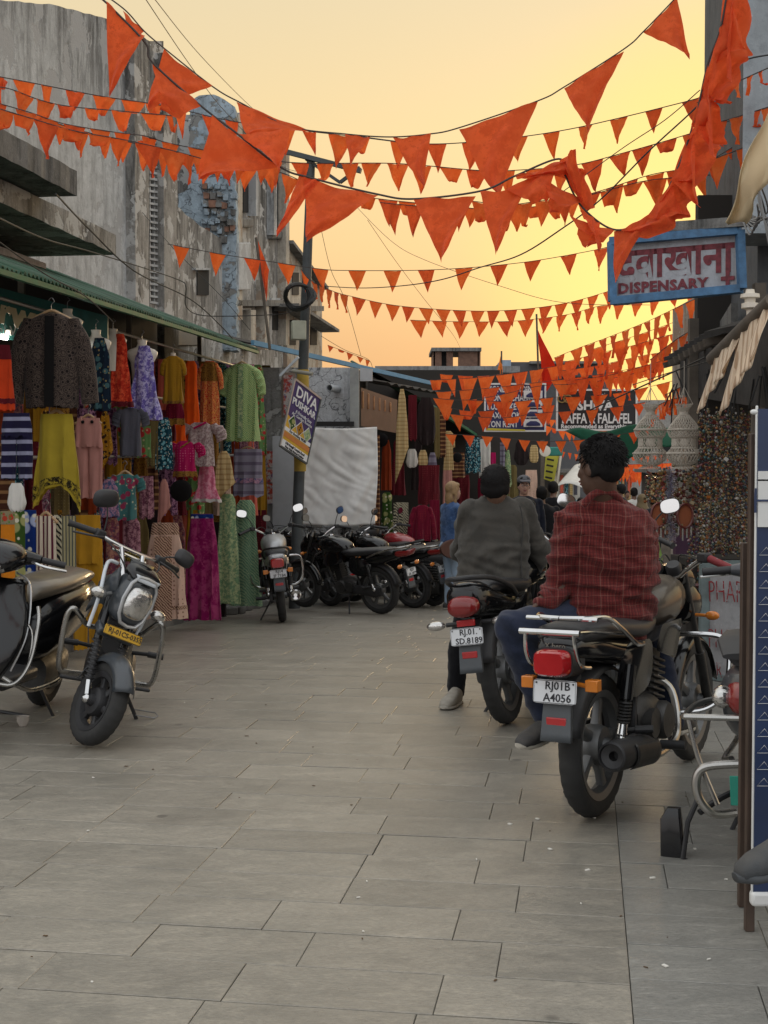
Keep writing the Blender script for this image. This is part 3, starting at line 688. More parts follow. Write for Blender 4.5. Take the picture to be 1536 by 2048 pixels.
K = dict(
 paisley=cloth(c(52,44,40), c(98,84,76), 'paisley', 22, c(30,26,26)), navyfl=cloth(c(22,38,56), c(70,105,110), 'floral', 17, c(160,140,90)),
 multif=cloth(c(150,140,110), c(190,70,50), 'floral', 20, c(90,140,60)), redfl=cloth(c(205,52,32), c(235,95,60), 'mottle', 22, c(150,25,25)),
 purp=cloth(c(122,108,190), c(205,200,235), 'mottle', 26, c(70,60,140)), must=cloth(c(168,124,30), c(140,100,22), 'dots', 60), maroon=cloth(c(120,20,48), c(170,60,60), 'dots', 40),
 orange=cloth(c(235,92,18)), redp=cloth(c(205,38,24), c(235,190,110), 'paisley', 26, c(230,150,60)), greenk=cloth(c(120,165,105), c(205,215,150), 'zigzag', 24, c(90,150,130)),
 ored=cloth(c(215,70,30)), navst=cloth(c(30,26,56), c(150,150,175), 'hstripes', 4.5), yel=cloth(c(178,156,52)), blackp=cloth(c(40,34,24), c(178,156,52), 'mottle', 30), pinkd=cloth(c(196,140,130)),
 goldp=cloth(c(180,125,30), c(60,40,25), 'floral', 26, c(210,170,80)), purpp=cloth(c(70,35,70), c(180,130,160), 'mottle', 30), greyt=cloth(c(88,88,98), c(110,108,116), 'dots', 70),
 greenr=cloth(c(110,150,90), c(200,60,60), 'floral', 13, c(200,190,140)), khaki=cloth(c(120,105,65), c(150,135,90), 'dots', 40), teal=cloth(c(25,70,85), c(120,180,190), 'floral', 24),
 mag=cloth(c(178,18,88), c(225,120,160), 'dots', 40), gold=cloth(c(170,125,50), c(90,50,30), 'paisley', 40), mauve=cloth(c(160,135,135), c(205,190,185), 'mottle', 40, c(110,90,95)),
 pink=cloth(c(228,120,150), c(240,170,190), 'mottle', 20), bteal=cloth(c(70,120,120), c(160,60,90), 'floral', 15, c(190,190,160)), bluef=cloth(c(70,90,130), c(190,140,160), 'mottle', 26),
 pinkp=cloth(c(190,140,150), c(110,60,80), 'mottle', 34), blk=cloth(c(22,20,20)), rust=cloth(c(150,60,25)), cream=cloth(c(205,180,130), c(180,150,100), 'hstripes', 6), lav=cloth(c(145,140,155), c(110,100,120), 'hstripes', 3),
 og=cloth(c(215,130,30)), olive=cloth(c(60,90,35), c(170,170,110), 'floral', 9), royal=cloth(c(20,50,120), c(180,190,220), 'floral', 8), wstripe=cloth(c(215,200,180), c(90,30,50), 'stripes', 10),
 bw=cloth(c(205,198,170), c(40,38,36), 'zigzag', 14), bpr=cloth(c(185,175,135), c(90,95,90), 'stripes', 14), mustd=cloth(c(190,140,38)), multid=cloth(c(120,60,80), c(180,130,110), 'mottle', 24, c(50,80,100)),
 embr=cloth(c(222,188,168), c(150,110,95), 'dots', 24), embd=cloth(c(210,175,150), c(110,75,60), 'zigzag', 22), magd=cloth(c(135,14,84), c(165,60,110), 'mottle', 9), dark=cloth(c(45,35,35)),
 sage=cloth(c(128,160,120), c(190,200,150), 'mottle', 28, c(90,125,100)), sagel=cloth(c(150,175,140), c(100,140,115), 'zigzag', 16, c(200,205,160)), white=cloth(c(215,212,205)), 
 brownp=cloth(c(90,55,40), c(160,120,80), 'hstripes', 5), wine=cloth(c(100,25,35), c(140,60,60), 'dots', 30), coral=cloth(c(220,110,90)))
st = thing('clothes_stall', 'roadside clothes stall with green corrugated roof and green sign board', 'market stall', (-3.6,12,0))
m_groof = M('green_roof_sheet', (.02,.075,.04), .6, var=.6, nscale=3, dust=.4, dustcol=(.13,.17,.14)); m_gsign = M('green_board', (.015,.085,.075), .6)
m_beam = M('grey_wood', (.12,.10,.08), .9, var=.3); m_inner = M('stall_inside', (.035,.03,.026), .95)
# corrugated roof: sheets laid along the eave
ea = PF(-90, 505, .45); eb = PF(515, 700, .35); Le = (eb-ea).length; dE = (eb-ea).normalized(); nb = V((-dE.y, dE.x, 0)).normalized()
if nb.x > 0: nb = -nb
nsh = 8
for i in range(nsh):
    a0 = ea+dE*(Le*i/nsh-.05); L1 = Le/nsh+.08; z_ = .01*(i%2); mb = MB()
    mb.sheet(lambda u_, v_: a0+dE*(L1*u_)+nb*(v_*2.6)+V((0,0,z_+v_*1.0+.014*math.sin(u_*L1/.076*2*PI)+ rnd.uniform(-.004,.004))), 96, 4)
    mb.build('roof_sheet', m_groof, st, world=True, solid=.004, ang=80)
mb = MB(); mb.bar(ea+V((0,0,-.03)), eb+V((0,0,-.03)), .04, .035); mb.build('eave_beam', M('green_beam', (.02,.12,.055), .7, var=.4), st, world=True, smooth=False)
for q in (0, .33, .66, 1):
    e = ea.lerp(eb, q)+nb*.75; mb = MB(); mb.bar((e.x,e.y,gz(e.y)), e+V((0,0,.2)), .05); mb.build('post', m_beam, st, world=True, smooth=False)
for q in [i/10 for i in range(11)]:
    e = ea.lerp(eb, q); mb = MB(); mb.bar(e+V((0,0,-.03)), e+nb*2.4+V((0,0,.86)), .05, .05); mb.build('rafter', m_beam, st, world=True, smooth=False)
# rails the goods hang from
for zz in (2.62, 2.08, 1.5):
    a_ = PF(-60, 900, .1); b__ = PF(510, 900, .1); a_.z = zz; b__.z = zz+.1; mb = MB(); mb.tube([a_, b__], .014, 8); mb.build('hanging_rail', m_wire, st, world=True)
# back and side walls
a_ = ea+nb*1.6; b__ = eb+nb*1.3
mb = MB(); mb.prism([V((a_.x,a_.y,3.4)), V((b__.x,b__.y,3.4)), V((b__.x,b__.y,-1)), V((a_.x,a_.y,-1))], nb*.1); mb.build('back_wall', m_inner, st, world=True, smooth=False)
# sign board (faces along the street)
sa = PF(-150, 575, .02); sb = PF(190, 640, .02); sa.z = 2.72; sb.z = 2.62
B0 = AT(-60, 572, 10.3); B1 = AT(178, 610, 10.9); B2 = AT(178, 662, 10.9); B3 = AT(-60, 675, 10.3)
mb = MB(); mb.prism([AT(-60,560,10.3), AT(215,632,11.2), AT(215,700,11.2), AT(-60,672,10.3)], (0,.04,0)); mb.build('sign_board', m_gsign, st, world=True, smooth=False)
m_cream = M('cream_letters', (.62,.50,.30), .6)
sM = frameM(AT(66, 640, 10.55)+V((0,-.03,0)), AT(150,660,10.9)-AT(0,620,10.4), (0,0,1))
text('rwari', .27, m_cream, st, sM, bold=.012, world=True)
sM = frameM(AT(34, 664, 10.45)+V((0,-.03,0)), AT(150,676,10.9)-AT(0,662,10.4), (0,0,1))
text('elal Vishnu', .105, M('pale_letters', (.7,.7,.65), .6), st, sM, world=True)
# lamp tube glimpsed at the left edge
tl = thing('tube_light', 'lit white tube light under the green sign board', 'lamp', AT(-5, 672, 10.5))
MB().tube([(-.35,0,.03),(.08,0,-.01)], .022, 10).build('tube', emis('tube_glow', (1,.97,.88), 22), tl)
MB().box((-.13,.03,.03), (.46,.03,.04)).build('holder', m_man, tl)
p = PF(167, 716, .15); o = MB().ell((0,0,0), .018, 12, 8).build('bulb', emis('bulb_glow', (.85,.95,1), 40)); o.location = p; tag(o, 'small glowing white bulb between dark jacket and floral dress', 'lamp')
# --- garments (pixel box, kind, ...)
g = garment
g((18,628,188,822),'jacket',K['paisley'],'dark paisley quilted jacket hanging open, biggest garment at the stall front','jacket',off=.42,yaw=.05,trims=[('placket',0,K['blk']),(.93,1.,K['paisley'])],hang=.5,A=.012,d=.10)
mannequin(135,618,62,.2,'pale mannequin bust peeking from behind the dark paisley jacket')
mannequin(192,660,62,.22,'pale mannequin bust wearing the navy halter dress')
mannequin(226,658,56,.15,'pale mannequin bust wearing the red child dress')
mannequin(284,680,64,.3,'pale mannequin bust wearing the purple floral dress')
mannequin(346,706,34,.3,'pale mannequin bust inside the mustard tunic')
g((176,676,222,820),'slip',K['navyfl'],'navy halter dress with teal flowers beside the paisley jacket','dress',off=.3)
g((166,700,190,815),'slip',K['multif'],'multicoloured floral dress squeezed between jacket and navy dress','dress',off=.12)
g((214,668,266,812),'dress',K['redfl'],'short red flowered child dress with flutter sleeve','dress',off=.22,trims=[(.93,1.,K['wine'])])
g((252,692,324,838),'dress',K['purp'],'lavender flowered strappy dress on a white mannequin','dress',off=.36,trims=[('neck',.08,K['purp'])])
g((320,712,372,806),'kurta',K['must'],'mustard tunic with black cuffs over a maroon skirt','tunic',off=.36,trims=[(.95,1.,K['gold'])])
g((328,798,370,850),'skirt',K['maroon'],'small maroon skirt with gold border under the mustard tunic','skirt',off=.30,trims=[(.75,1.,K['gold'])])
g((362,722,402,900),'long',K['orange'],'plain bright orange tunic between mustard and red tunics','tunic',off=.2)
g((392,722,446,856),'kurta',K['redp'],'red tunic with gold paisley print and gold yoke','tunic',off=.25,trims=[(.02,.3,K['gold']),(.95,1.,K['gold'])])
g((438,728,530,882),'kurta',K['greenk'],'long green zigzag patterned tunic on a hanger at the stall end','tunic',off=.35,yaw=-.1,trims=[('placket',0,K['sage'])],hang=.45)
g((-20,690,28,820),'skirt',K['ored'],'orange red tiered skirt at the left picture edge','skirt',off=.2,trims=[(0,.22,K['wine']),(.82,.9,K['wine'])])
g((0,826,66,958),'pants',K['navst'],'navy harem trousers with pale horizontal stripes','trousers',off=.35)
g((64,828,162,990),'poncho',K['yel'],'mustard yellow poncho top with pointed hem','top',off=.44,yaw=0.,trims=[(.82,.95,K['blackp'])],hang=.6)
g((148,836,206,996),'pants',K['pinkd'],'dusty pink dungarees with two buttoned straps','dungarees',off=.28,trims=[('buttons',.05,K['blk'])],hang=.9)
g((194,820,226,926),'drape',K['goldp'],'narrow gold and brown printed scarf by the pink dungarees','scarf',off=.12)
g((212,816,234,928),'scarf',K['purpp'],'thin dark purple printed scarf','scarf',off=.08)
g((226,816,296,912),'shirt',K['greyt'],'grey short sleeved tee shirt below the lavender dress','shirt',off=.3)
g((274,852,302,914),'scarf',K['greenr'],'green scarf with red flowers beside grey tee','scarf',off=.25)
g((294,842,320,932),'scarf',K['khaki'],'khaki scarf hanging between green scarf and teal dress','scarf',off=.2)
g((310,835,346,938),'slip',K['teal'],'teal dress with pale blue flowers, sleeveless','dress',off=.3)
g((332,882,408,954),'choli',K['mag'],'magenta child blouse with gold collar and border','blouse',off=.4,trims=[('neck',.2,K['gold']),(.84,1.,K['gold'])])
g((352,845,450,932),'choli',K['mauve'],'silver mauve brocade blouse above the pink frill skirt','blouse',off=.33,trims=[('neck',.14,K['mag'])])
g((384,926,442,1004),'flare',K['pink'],'short bright pink frilled skirt','skirt',off=.34,trims=[(.92,1.,K['white'])])
g((212,948,288,1040),'shirt',K['bteal'],'teal flowered top with red blossoms on a hanger','top',off=.34,hang=.6)
g((198,958,238,1034),'slip',K['bluef'],'small blue and pink mottled dress left of the teal top','dress',off=.26)
g((276,952,308,1036),'scarf',K['pinkp'],'pink block printed scarf right of the teal top','scarf',off=.24)
g((340,955,384,1008),'round',K['blk'],'round black velvet cushion bag with fringe','bag',off=.38,name='round_bag',yaw=.1)
g((314,958,342,1030),'drape',K['pinkd'],'pale pink knotted scarf beside the round black bag','scarf',off=.3)
g((426,902,470,986),'drape',K['cream'],'fringed cream shawl hanging in a point','shawl',off=.38)
g((466,898,526,992),'scarf',K['lav'],'grey lavender stole folded over a wooden hanger','stole',off=.42,yaw=-.1,hang=.9,trims=[(.62,.72,K['bluef'])])
g((0,1022,30,1200),'scarf',K['og'],'orange shawl with floral end at the far left','shawl',off=.32,trims=[(.0,.15,K['multif'])])
g((26,1022,50,1190),'scarf',K['olive'],'olive green embroidered shawl','shawl',off=.3)
g((44,1020,74,1262),'scarf',K['royal'],'royal blue embroidered shawl with pale motifs','shawl',off=.3)
g((70,1032,114,1280),'scarf',K['wstripe'],'white shawl with maroon stripes on a wooden hanger','shawl',off=.42,hang=1.1,trims=[(.94,1.,K['redp'])],A=.02)
g((98,1030,124,1290),'scarf',K['bw'],'cream shawl with black geometric border strip','shawl',off=.44)
g((118,1032,152,1232),'scarf',K['bpr'],'greyish cream striped shawl beside the geometric strip','shawl',off=.43,trims=[(.9,1.,K['redp'])])
g((144,1030,206,1300),'pants',K['mustd'],'long mustard wide leg trousers','trousers',off=.3)
g((204,1036,246,1215),'long',K['multid'],'long dark multicoloured print dress by mustard trousers','dress',off=.26)
g((234,1036,292,1228),'long',K['pinkp'],'long mauve block print dress with chevrons','dress',off=.3,trims=[(.35,.45,K['blackp'])])
g((286,1046,374,1238),'skirt',K['embr'],'long blush skirt with embroidered panel','skirt',off=.42,yaw=0.,trims=[(.0,.12,K['embd']),(.86,.9,K['embd'])])
p_ = PF(330,1080,.42)
q = MB(); q.sheet(lambda a, b_: V(((a-.5)*.16, -.115-.0*b_, -.12-b_*.78)), 4, 10); oo = q.build('embroidered_panel', K['embd'], GAR[-1])
g((366,1028,442,1240),'skirt',K['magd'],'long deep magenta pleated skirt','skirt',off=.45,yaw=0.,trims=[(0,.04,K['royal'])],A=.026,F=60)
g((424,1044,452,1256),'scarf',K['dark'],'dark maroon skirt behind the magenta skirt','skirt',off=.15,name='skirt')
g((428,988,482,1208),'long',K['sage'],'long sage green dress left of a second one','dress',off=.4)
g((458,1000,524,1212),'long',K['sagel'],'long pale green wave patterned dress at the stall corner','dress',off=.48,yaw=-.05)
g((14,966,52,1022),'bag',K['white'],'small white pleated cloth bag above the shawls','bag',off=.46,yaw=0)
g((300,820,352,882),'slip',K['wine'],'wine red dress half hidden above the teal dress','dress',off=.1)
g((336,850,372,890),'scarf',K['orange'],'bright orange cloth corner above the magenta blouse','cloth',off=.18,name='cloth')
g((404,860,446,1000),'long',K['gold'],'gold brown dress behind the mauve blouse','dress',off=.1)
fill = ['rust','khaki','wine','brownp','goldp','multid','dark','pinkp','teal','bluef','coral','embr','greenr','purpp','gold','must']
fw = {'rust':'rust coloured','khaki':'khaki','wine':'wine red','brownp':'brown striped','goldp':'gold printed','multid':'multicoloured','dark':'dark brown','pinkp':'mauve printed','teal':'teal flowered','bluef':'blue mottled','coral':'coral','embr':'blush','greenr':'green and red','purpp':'purple printed','gold':'golden paisley','must':'mustard'}
NEARW = ['at the left picture edge','behind the striped trousers side','behind the yellow poncho','behind the pink dungarees','behind the grey tee','behind the lavender dress','left of the mustard tunic','behind the teal dress','behind the magenta blouse','behind the pink frill skirt','behind the green tunic','right of the green tunic','at the stall corner']
for i, x in enumerate(range(-10, 520, 18)):
    for j, (y0, y1) in enumerate(((700,880),(860,1030),(1020,1210))):
        k = fill[(i*5+j*3) % len(fill)]
        ysh = x*.06 if j == 0 else 0
        g((x, y0+ysh, x+40, y1+ysh-(18 if j==2 else 0)), ['long','slip','scarf','skirt'][(i+j)%4], K[k], '%s garment at the back of the %s tier, %s' % (fw[k], ('top','middle','bottom')[j], NEARW[min(len(NEARW)-1,int(x//44+1))]), 'garment', name='garment', off=-.02-.09*(i%3), group='garments packed in the back rows of the stall')
# wooden hangers seen on their own
hn = ['wooden hanger of the dark paisley jacket','wooden hanger of the green zigzag tunic','wooden hanger of the yellow poncho top','wooden hanger of the pink dungarees','wooden hanger of the teal flowered top','wooden hanger of the grey lavender stole','wooden hanger of the striped white shawl']
for t, l in zip(HANGLAB, hn): t['label'] = l
# masonry plinth under the stall
mb = MB(); a_ = GP(-40, 1420); 
pa = PF(-40, 1000, .0); pb = PF(525, 1000, .0)
mb.prism([V((pa.x,pa.y,.14)), V((pb.x,pb.y,-.14)), V((pb.x,pb.y,-1.2)), V((pa.x,pa.y,-1.2))], nb*1.8); mb.build('plinth', m_slabc, st, world=True, smooth=False)
for i in range(12):
    x = 455+i*8; p = PF(x, 1215, .12+rnd.uniform(0,.1)); p.z = gz(p.y)
    mb = MB(); mb.box((0,0,.05), (.22,.16,.1)); o = mb.build('stone', m_slabc, bevel=.02); o.location = p; o.rotation_euler.z = rnd.uniform(0,3)
    tag(o, 'rough dark stone on the ground at the foot of the stall corner', 'stone', 'rough stones at the stall corner')

# ================= SHOP 2 (blue roof edge), its end wall faces us
s2 = thing('souvenir_shop', 'open shop with blue edged metal roof and peeling white end wall', 'shop', (-.6, 19.5, gz(19)))
m_peel = plaster('peeling_white', (.66,.68,.70), (.14,.13,.12), .45, patch=(.28,.27,.25), pscale=2.1, crack=2.2, seed=17, bump=.8)
m_mossy = plaster('mossy_wall', (.40,.40,.38), (.05,.05,.045), .9, patch=(.52,.52,.50), pscale=2.4, seed=27, bump=.8)
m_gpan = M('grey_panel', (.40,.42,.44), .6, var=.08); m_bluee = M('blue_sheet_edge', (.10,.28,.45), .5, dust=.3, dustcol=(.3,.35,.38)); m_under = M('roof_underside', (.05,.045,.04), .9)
def panel(mb, x0, y0, x1, y1, Y, dep=.12):
    mb.prism([AT(x0,y0,Y), AT(x1,y0,Y), AT(x1,y1,Y), AT(x0,y1,Y)], (0,dep,0))
mb = MB(); panel(mb, 485, 735, 600, 1300, 19.6, .3); mb.build('wall', m_mossy, s2, world=True, smooth=False)
mb = MB(); panel(mb, 598, 735, 705, 1300, 19.5, .3); mb.build('wall', m_peel, s2, world=True, smooth=False)
mb = MB(); panel(mb, 700, 736, 718, 1200, 19.3, .2); mb.build('corner_post', M('post_paint', (.30,.31,.30), .7, var=.2), s2, world=True, smooth=False)
for x0, x1 in ((545,590),(590,604)):
    mb = MB(); panel(mb, x0, 872, x1, 1160, 19.25, .04); mb.build('grey_panel', m_gpan, s2, world=True, smooth=False)
mb = MB(); panel(mb, 505, 880, 545, 1170, 19.35, .04); mb.build('grey_panel', M('grey_panel2', (.30,.31,.31), .7), s2, world=True, smooth=False)
mb = MB(); panel(mb, 600, 843, 708, 852, 19.2, .2); mb.build('rail', m_dark, s2, world=True, smooth=False)
m_poster = cloth(c(170,165,160), c(150,60,50), 'mottle', 12, c(60,70,110), transl=0, weave=0, name='poster_print')
for i, (y0, y1) in enumerate(((902,935),(937,965),(967,1008))):
    mb = MB(); panel(mb, 529, y0, 545, y1, 19.22, .01); mb.build('poster', m_poster, s2, world=True, smooth=False)
mb = MB(); panel(mb, 563, 745, 590, 835, 19.35, .05); mb.build('wooden_frame', M('frame_wood', (.22,.16,.12), .8), s2, world=True, smooth=False)
mb = MB(); panel(mb, 567, 750, 586, 830, 19.28, .03); mb.build('frame_panel', m_poster, s2, world=True, smooth=False)
# pipe stub
q = AT(661, 776, 19.2)
mb = MB(); mb.lathe([(.05,0),(.05,.35),(.042,.35),(.042,.05),(0,.05)], 18, Matrix.Translation(q+V((.1,.3,0))) @ V((-.35,-1,0)).to_track_quat('Z','Y').to_matrix().to_4x4(), cap=False); mb.build('drain_pipe', m_gpan, s2, world=True)
# roof: long sheet whose street edge runs from (515,690) to (880,772)
e0 = AT(505, 688, 18.4); e1 = AT(878, 772, 25.); dR = (e1-e0)
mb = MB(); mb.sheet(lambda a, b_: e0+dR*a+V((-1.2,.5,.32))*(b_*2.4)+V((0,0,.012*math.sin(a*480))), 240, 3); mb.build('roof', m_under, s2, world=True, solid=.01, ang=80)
mb = MB(); mb.bar(e0+V((0,0,.02)), e1+V((0,0,.02)), .05, .07); mb.build('roof_edge', m_bluee, s2, world=True, smooth=False)
e2 = AT(905, 795, 23.); 
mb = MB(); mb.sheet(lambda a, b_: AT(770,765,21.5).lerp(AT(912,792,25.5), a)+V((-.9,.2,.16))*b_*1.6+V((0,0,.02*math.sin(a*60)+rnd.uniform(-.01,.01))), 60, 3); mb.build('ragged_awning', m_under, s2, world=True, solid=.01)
# shop interior: back wall, side shelf and frame
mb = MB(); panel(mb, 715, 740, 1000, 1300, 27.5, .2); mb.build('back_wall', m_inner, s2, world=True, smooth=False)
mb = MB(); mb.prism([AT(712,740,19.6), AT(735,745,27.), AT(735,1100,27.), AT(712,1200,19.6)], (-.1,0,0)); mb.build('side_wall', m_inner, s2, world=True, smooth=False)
m_ply = M('plywood_sign', (.17,.10,.065), .7, var=.15)
mb = MB(); mb.prism([AT(722,775,20.2), AT(795,800,22), AT(792,866,22), AT(722,852,20.2)], (0,.05,0)); mb.build('brown_panel', m_ply, s2, world=True, smooth=False)
for k in range(6):
    x = 726+k*11; mb = MB(); a = AT(x, 800+k*3, 20.3+k*.27); mb.box((a.x,a.y-.06,a.z), (.03,.03,.26-.02*k)); mb.build('figurine', M('amber_ware', (.45,.22,.10), .5, var=.4), s2, world=True, bevel=.008)
mb = MB(); mb.prism([AT(720,735,19.9), AT(745,738,20), AT(745,762,20), AT(720,762,19.9)], (0,.1,0)); mb.build('meter_box', m_gpan, s2, world=True, smooth=False)
# white sheet hung in front of the wall
def sheetfn(a, b_):
    p = AT(604+150*a, 853+195*b_+4*math.sin(a*3), 18.55); p.y += .10*noise.noise(V((a*3.3+b_*1.4,b_*1.0,2)))+.035*noise.noise(V((a*10+b_*5,b_*1.6,5)))+.012*(1-abs(noise.noise(V((a*5-b_*9,b_*6,1))))*3); p.x += .03*math.sin(b_*5)*(b_); return p
mb = MB(); mb.sheet(sheetfn, 60, 50); o = mb.build('hanging_sheet', M('sheet_cotton', (.80,.79,.76), .9, var=.025, nscale=2), smooth=True, ang=80, solid=.006); tag(o, 'large wrinkled off white sheet hung over the shop end wall', 'sheet')
mb = MB(); mb.sheet(lambda a, b_: AT(660+14*a, 858+12*b_, 18.9)+V((0,.02*math.sin(a*9),0)), 6, 5); o = mb.build('rag', m_blk, solid=.01); tag(o, 'small black rag caught at the top of the white sheet', 'rag')
def fr(Yd): return lambda x, y: AT(x, y, Yd)
S2 = [((790,778,818,930),'drape','cream',20.3,'spotted cream scarf hanging at the souvenir shop corner'),((816,790,834,880),'scarf','wine',20.8,'wine red scarf behind the spotted cream scarf'),
 ((832,795,872,890),'bag','dark',21.,'black patterned cloth bag hanging under the blue roof'),((868,815,880,915),'scarf','khaki',21.5,'khaki stole in the souvenir shop'),((878,818,892,912),'scarf','brownp',21.8,'brown striped stole in the souvenir shop'),
 ((884,862,910,940),'kurta','cream',22.5,'beige tunic hanging at the souvenir shop edge'),((812,898,836,935),'bag','white',20.6,'pale cloth bag with handle, left of the hanging bags'),((836,900,856,936),'bag','cream',20.8,'cream cloth bag, middle of the hanging bags'),
 ((856,905,874,950),'bag','lav',21.,'grey lavender bag, right of the hanging bags'),((740,870,760,1060),'scarf','brownp',19.6,'brown patterned drape edging the white sheet'),((758,985,790,1090),'long','olive',19.9,'dark green dress behind the motorbikes'),
 ((786,1005,818,1080),'scarf','bw',19.8,'black and white flowered panel behind the motorbikes'),((816,1010,872,1085),'jacket','maroon',19.7,'maroon sweater on a hanger behind the motorbikes'),((836,930,880,1010),'scarf','wine',20.6,'dark red patterned shawl above the maroon sweater'),
 ((858,1000,880,1080),'scarf','maroon',20.2,'maroon shawl beside the sweater'),((820,870,850,980),'long','dark',22.,'dark dress deep inside the souvenir shop'),((780,880,812,990),'long','wine',22.5,'wine red dress deep inside the souvenir shop'),
 ((762,880,784,980),'slip','rust',22.,'rust red dress deep inside the souvenir shop'),((748,860,776,900),'round','blk',21.,'round dark hat hanging inside the souvenir shop')]
for b_, k_, m_, Y_, l_ in S2:
    garment(b_, k_, K[m_], l_, {'bag':'bag','round':'hat'}.get(k_, 'garment'), pt=fr(Y_), name={'bag':'bag','round':'hat','drape':'scarf','scarf':'scarf','kurta':'kurta','jacket':'sweater'}.get(k_,'dress'))
# ================= STALL 3 (green tarp roof) further on
s3 = thing('shawl_stall', 'shawl stall with ragged green roof beyond the souvenir shop', 'market stall', (2.2, 29, gz(29)))
mb = MB(); mb.sheet(lambda a, b_: AT(872,818,24).lerp(AT(1010,905,31), a)+V((-1.3,.3,.75))*b_*1.2+V((0,0,.03*math.sin(a*80)+rnd.uniform(-.02,.02))), 70, 3); mb.build('roof_sheet', m_groof, s3, world=True, solid=.01)
mb = MB(); mb.bar(AT(872,820,23.9), AT(1010,907,30.9), .06,.05); mb.build('eave_beam', M('green_beam', (.05,.2,.1)), s3, world=True, smooth=False)
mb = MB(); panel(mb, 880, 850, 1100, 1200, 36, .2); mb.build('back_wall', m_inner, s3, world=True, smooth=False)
mb = MB(); mb.bar(AT(1085,880,35), AT(1085,1110,35), .1); mb.build('post', m_beam, s3, world=True, smooth=False)
S3 = [((895,905,930,955),'scarf','brownp',25.,'brown banded rug at the shawl stall'),((930,875,962,945),'scarf','teal',26.,'dark teal shawl with leaf pattern at the shawl stall'),((958,878,982,955),'scarf','white',26.5,'long white stole at the shawl stall'),
 ((978,905,992,945),'scarf','mag',27.,'white and magenta scarf at the shawl stall'),((990,885,1010,960),'scarf','lav',28,'grey stole hanging beside the teal shawl'),((1008,900,1024,990),'drape','sage',29.,'pale green scarf at the end of the shawl stall'),
 ((1028,880,1058,930),'bag','dark',30.,'dark embroidered bag hanging high at the shawl stall'),((1058,890,1078,925),'bag','cream',30.,'cream fringed bag hanging high at the shawl stall'),((900,950,940,1010),'scarf','wine',26.,'wine red folded shawl at the shawl stall'),
 ((955,950,1000,1040),'scarf','maroon',27.,'maroon shawl low at the shawl stall'),((905,900,925,930),'round','blk',24.,'black helmet like hat hanging at the shawl stall'),((885,930,905,1010),'scarf','pinkd',24.5,'pink striped scarf at the shawl stall'),
 ((1010,930,1040,1020),'long','khaki',31,'khaki dress behind the man in the cap'),((1050,940,1075,1000),'scarf','embr',33,'blush shawl in the shadow of the shawl stall'),((935,1010,960,1060),'scarf','royal',27,'blue shawl low behind the woman')]
for b_, k_, m_, Y_, l_ in S3:
    garment(b_, k_, K[m_], l_, {'bag':'bag','round':'hat'}.get(k_, 'shawl'), pt=fr(Y_), name={'bag':'bag','round':'hat','long':'dress'}.get(k_, 'shawl'))
ys_ = thing('yellow_sign', 'tall yellow price board leaning at the end of the shawl stall', 'sign', AT(1105, 985, 34))
mb = MB(); mb.prism([AT(1092,905,34), AT(1118,912,34), AT(1108,965,34), AT(1088,958,34)], (0,.05,0)); mb.build('board', M('yellow_board', (.50,.47,.05), .6), ys_, world=True, smooth=False)
for i in range(4):
    mb = MB(); mb.bar(AT(1094-i*1.2,918+i*12,33.9), AT(1108-i*1.2,921+i*12,33.9), .02, .05); mb.build('lettering', m_dark, ys_, world=True, smooth=False)
mb = MB(); mb.bar(AT(1122,905,34), AT(1112,985,34), .14, .05); mb.build('side_frame', m_man, ys_, world=True, smooth=False)
tb = thing('green_sign_box', 'green and white round ended sign box above the yellow board', 'sign', AT(1100, 905, 33))
mb = MB(); mb.box(AT(1105,903,33), (.5,.15,.22)); mb.build('board', M('teal_board', (.02,.20,.16), .6), tb, world=True, bevel=.03)
mb = MB(); mb.lathe([(0,0),(.14,0),(.14,.03),(.05,.04),(0,.04)], 16, Matrix.Translation(AT(1090,902,32.85)) @ Matrix.Rotation(PI/2,4,'X')); mb.build('disc', m_man, tb, world=True)
# ================= MOTORBIKES
m_tyre = M('tyre_rubber', (.022,.022,.022), .85, var=.25, bump=.3, dust=.35, dustcol=(.10,.092,.08)); m_chrome = M('chrome', (.62,.62,.62), .16, 1., var=.12)
m_alloy = M('grey_alloy', (.16,.165,.17), .42, .75, dust=.45, dustcol=(.17,.15,.12)); m_eng = M('engine_metal', (.06,.06,.06), .45, .7, var=.5, dust=.4, dustcol=(.13,.11,.09)); m_plas = M('black_plastic', (.022,.022,.024), .5, dust=.18, dustcol=(.09,.085,.08))
m_gloss = M('black_paint', (.006,.006,.007), .16, coat=.25, spec=.4); m_seatm = M('seat_vinyl', (.022,.022,.024), .42, bump=.25, bscale=220, dust=.12, dustcol=(.12,.11,.10))
m_flap = M('grey_flap', (.075,.085,.095), .55, dust=.5, dustcol=(.16,.15,.14)); m_red = M('red_lens', (.42,.012,.015), .12, coat=.6); m_dred = M('dark_red_lens', (.20,.012,.012), .2, coat=.5); m_amber = M('amber_lens', (.65,.20,.02), .2, coat=.5)
m_clear = M('clear_lens', (.55,.54,.52), .10, .85, var=.3, nscale=30, coat=.8, bump=1., bscale=28); m_white = M('plate_white', (.72,.74,.76), .45, var=.05); m_ink = M('plate_ink', (.02,.02,.025), .6); m_yplate = M('plate_yellow', (.62,.36,.03), .5, var=.1)
m_glass = M('mirror_glass', (.85,.88,.9), .03, 1., var=.0); m_tankd = M('dusty_tank', (.06,.05,.042), .3, .3, coat=.4, dust=.8, dustcol=(.18,.145,.10)); m_silver = M('silver_paint', (.45,.46,.47), .3, .6, dust=.4)
m_redp = M('red_paint', (.30,.012,.02), .22, coat=.8, dust=.25); m_redg = M('red_grip', (.20,.02,.025), .7, bump=.4, bscale=150); m_spring = M('dark_spring', (.05,.05,.05), .5, .6)
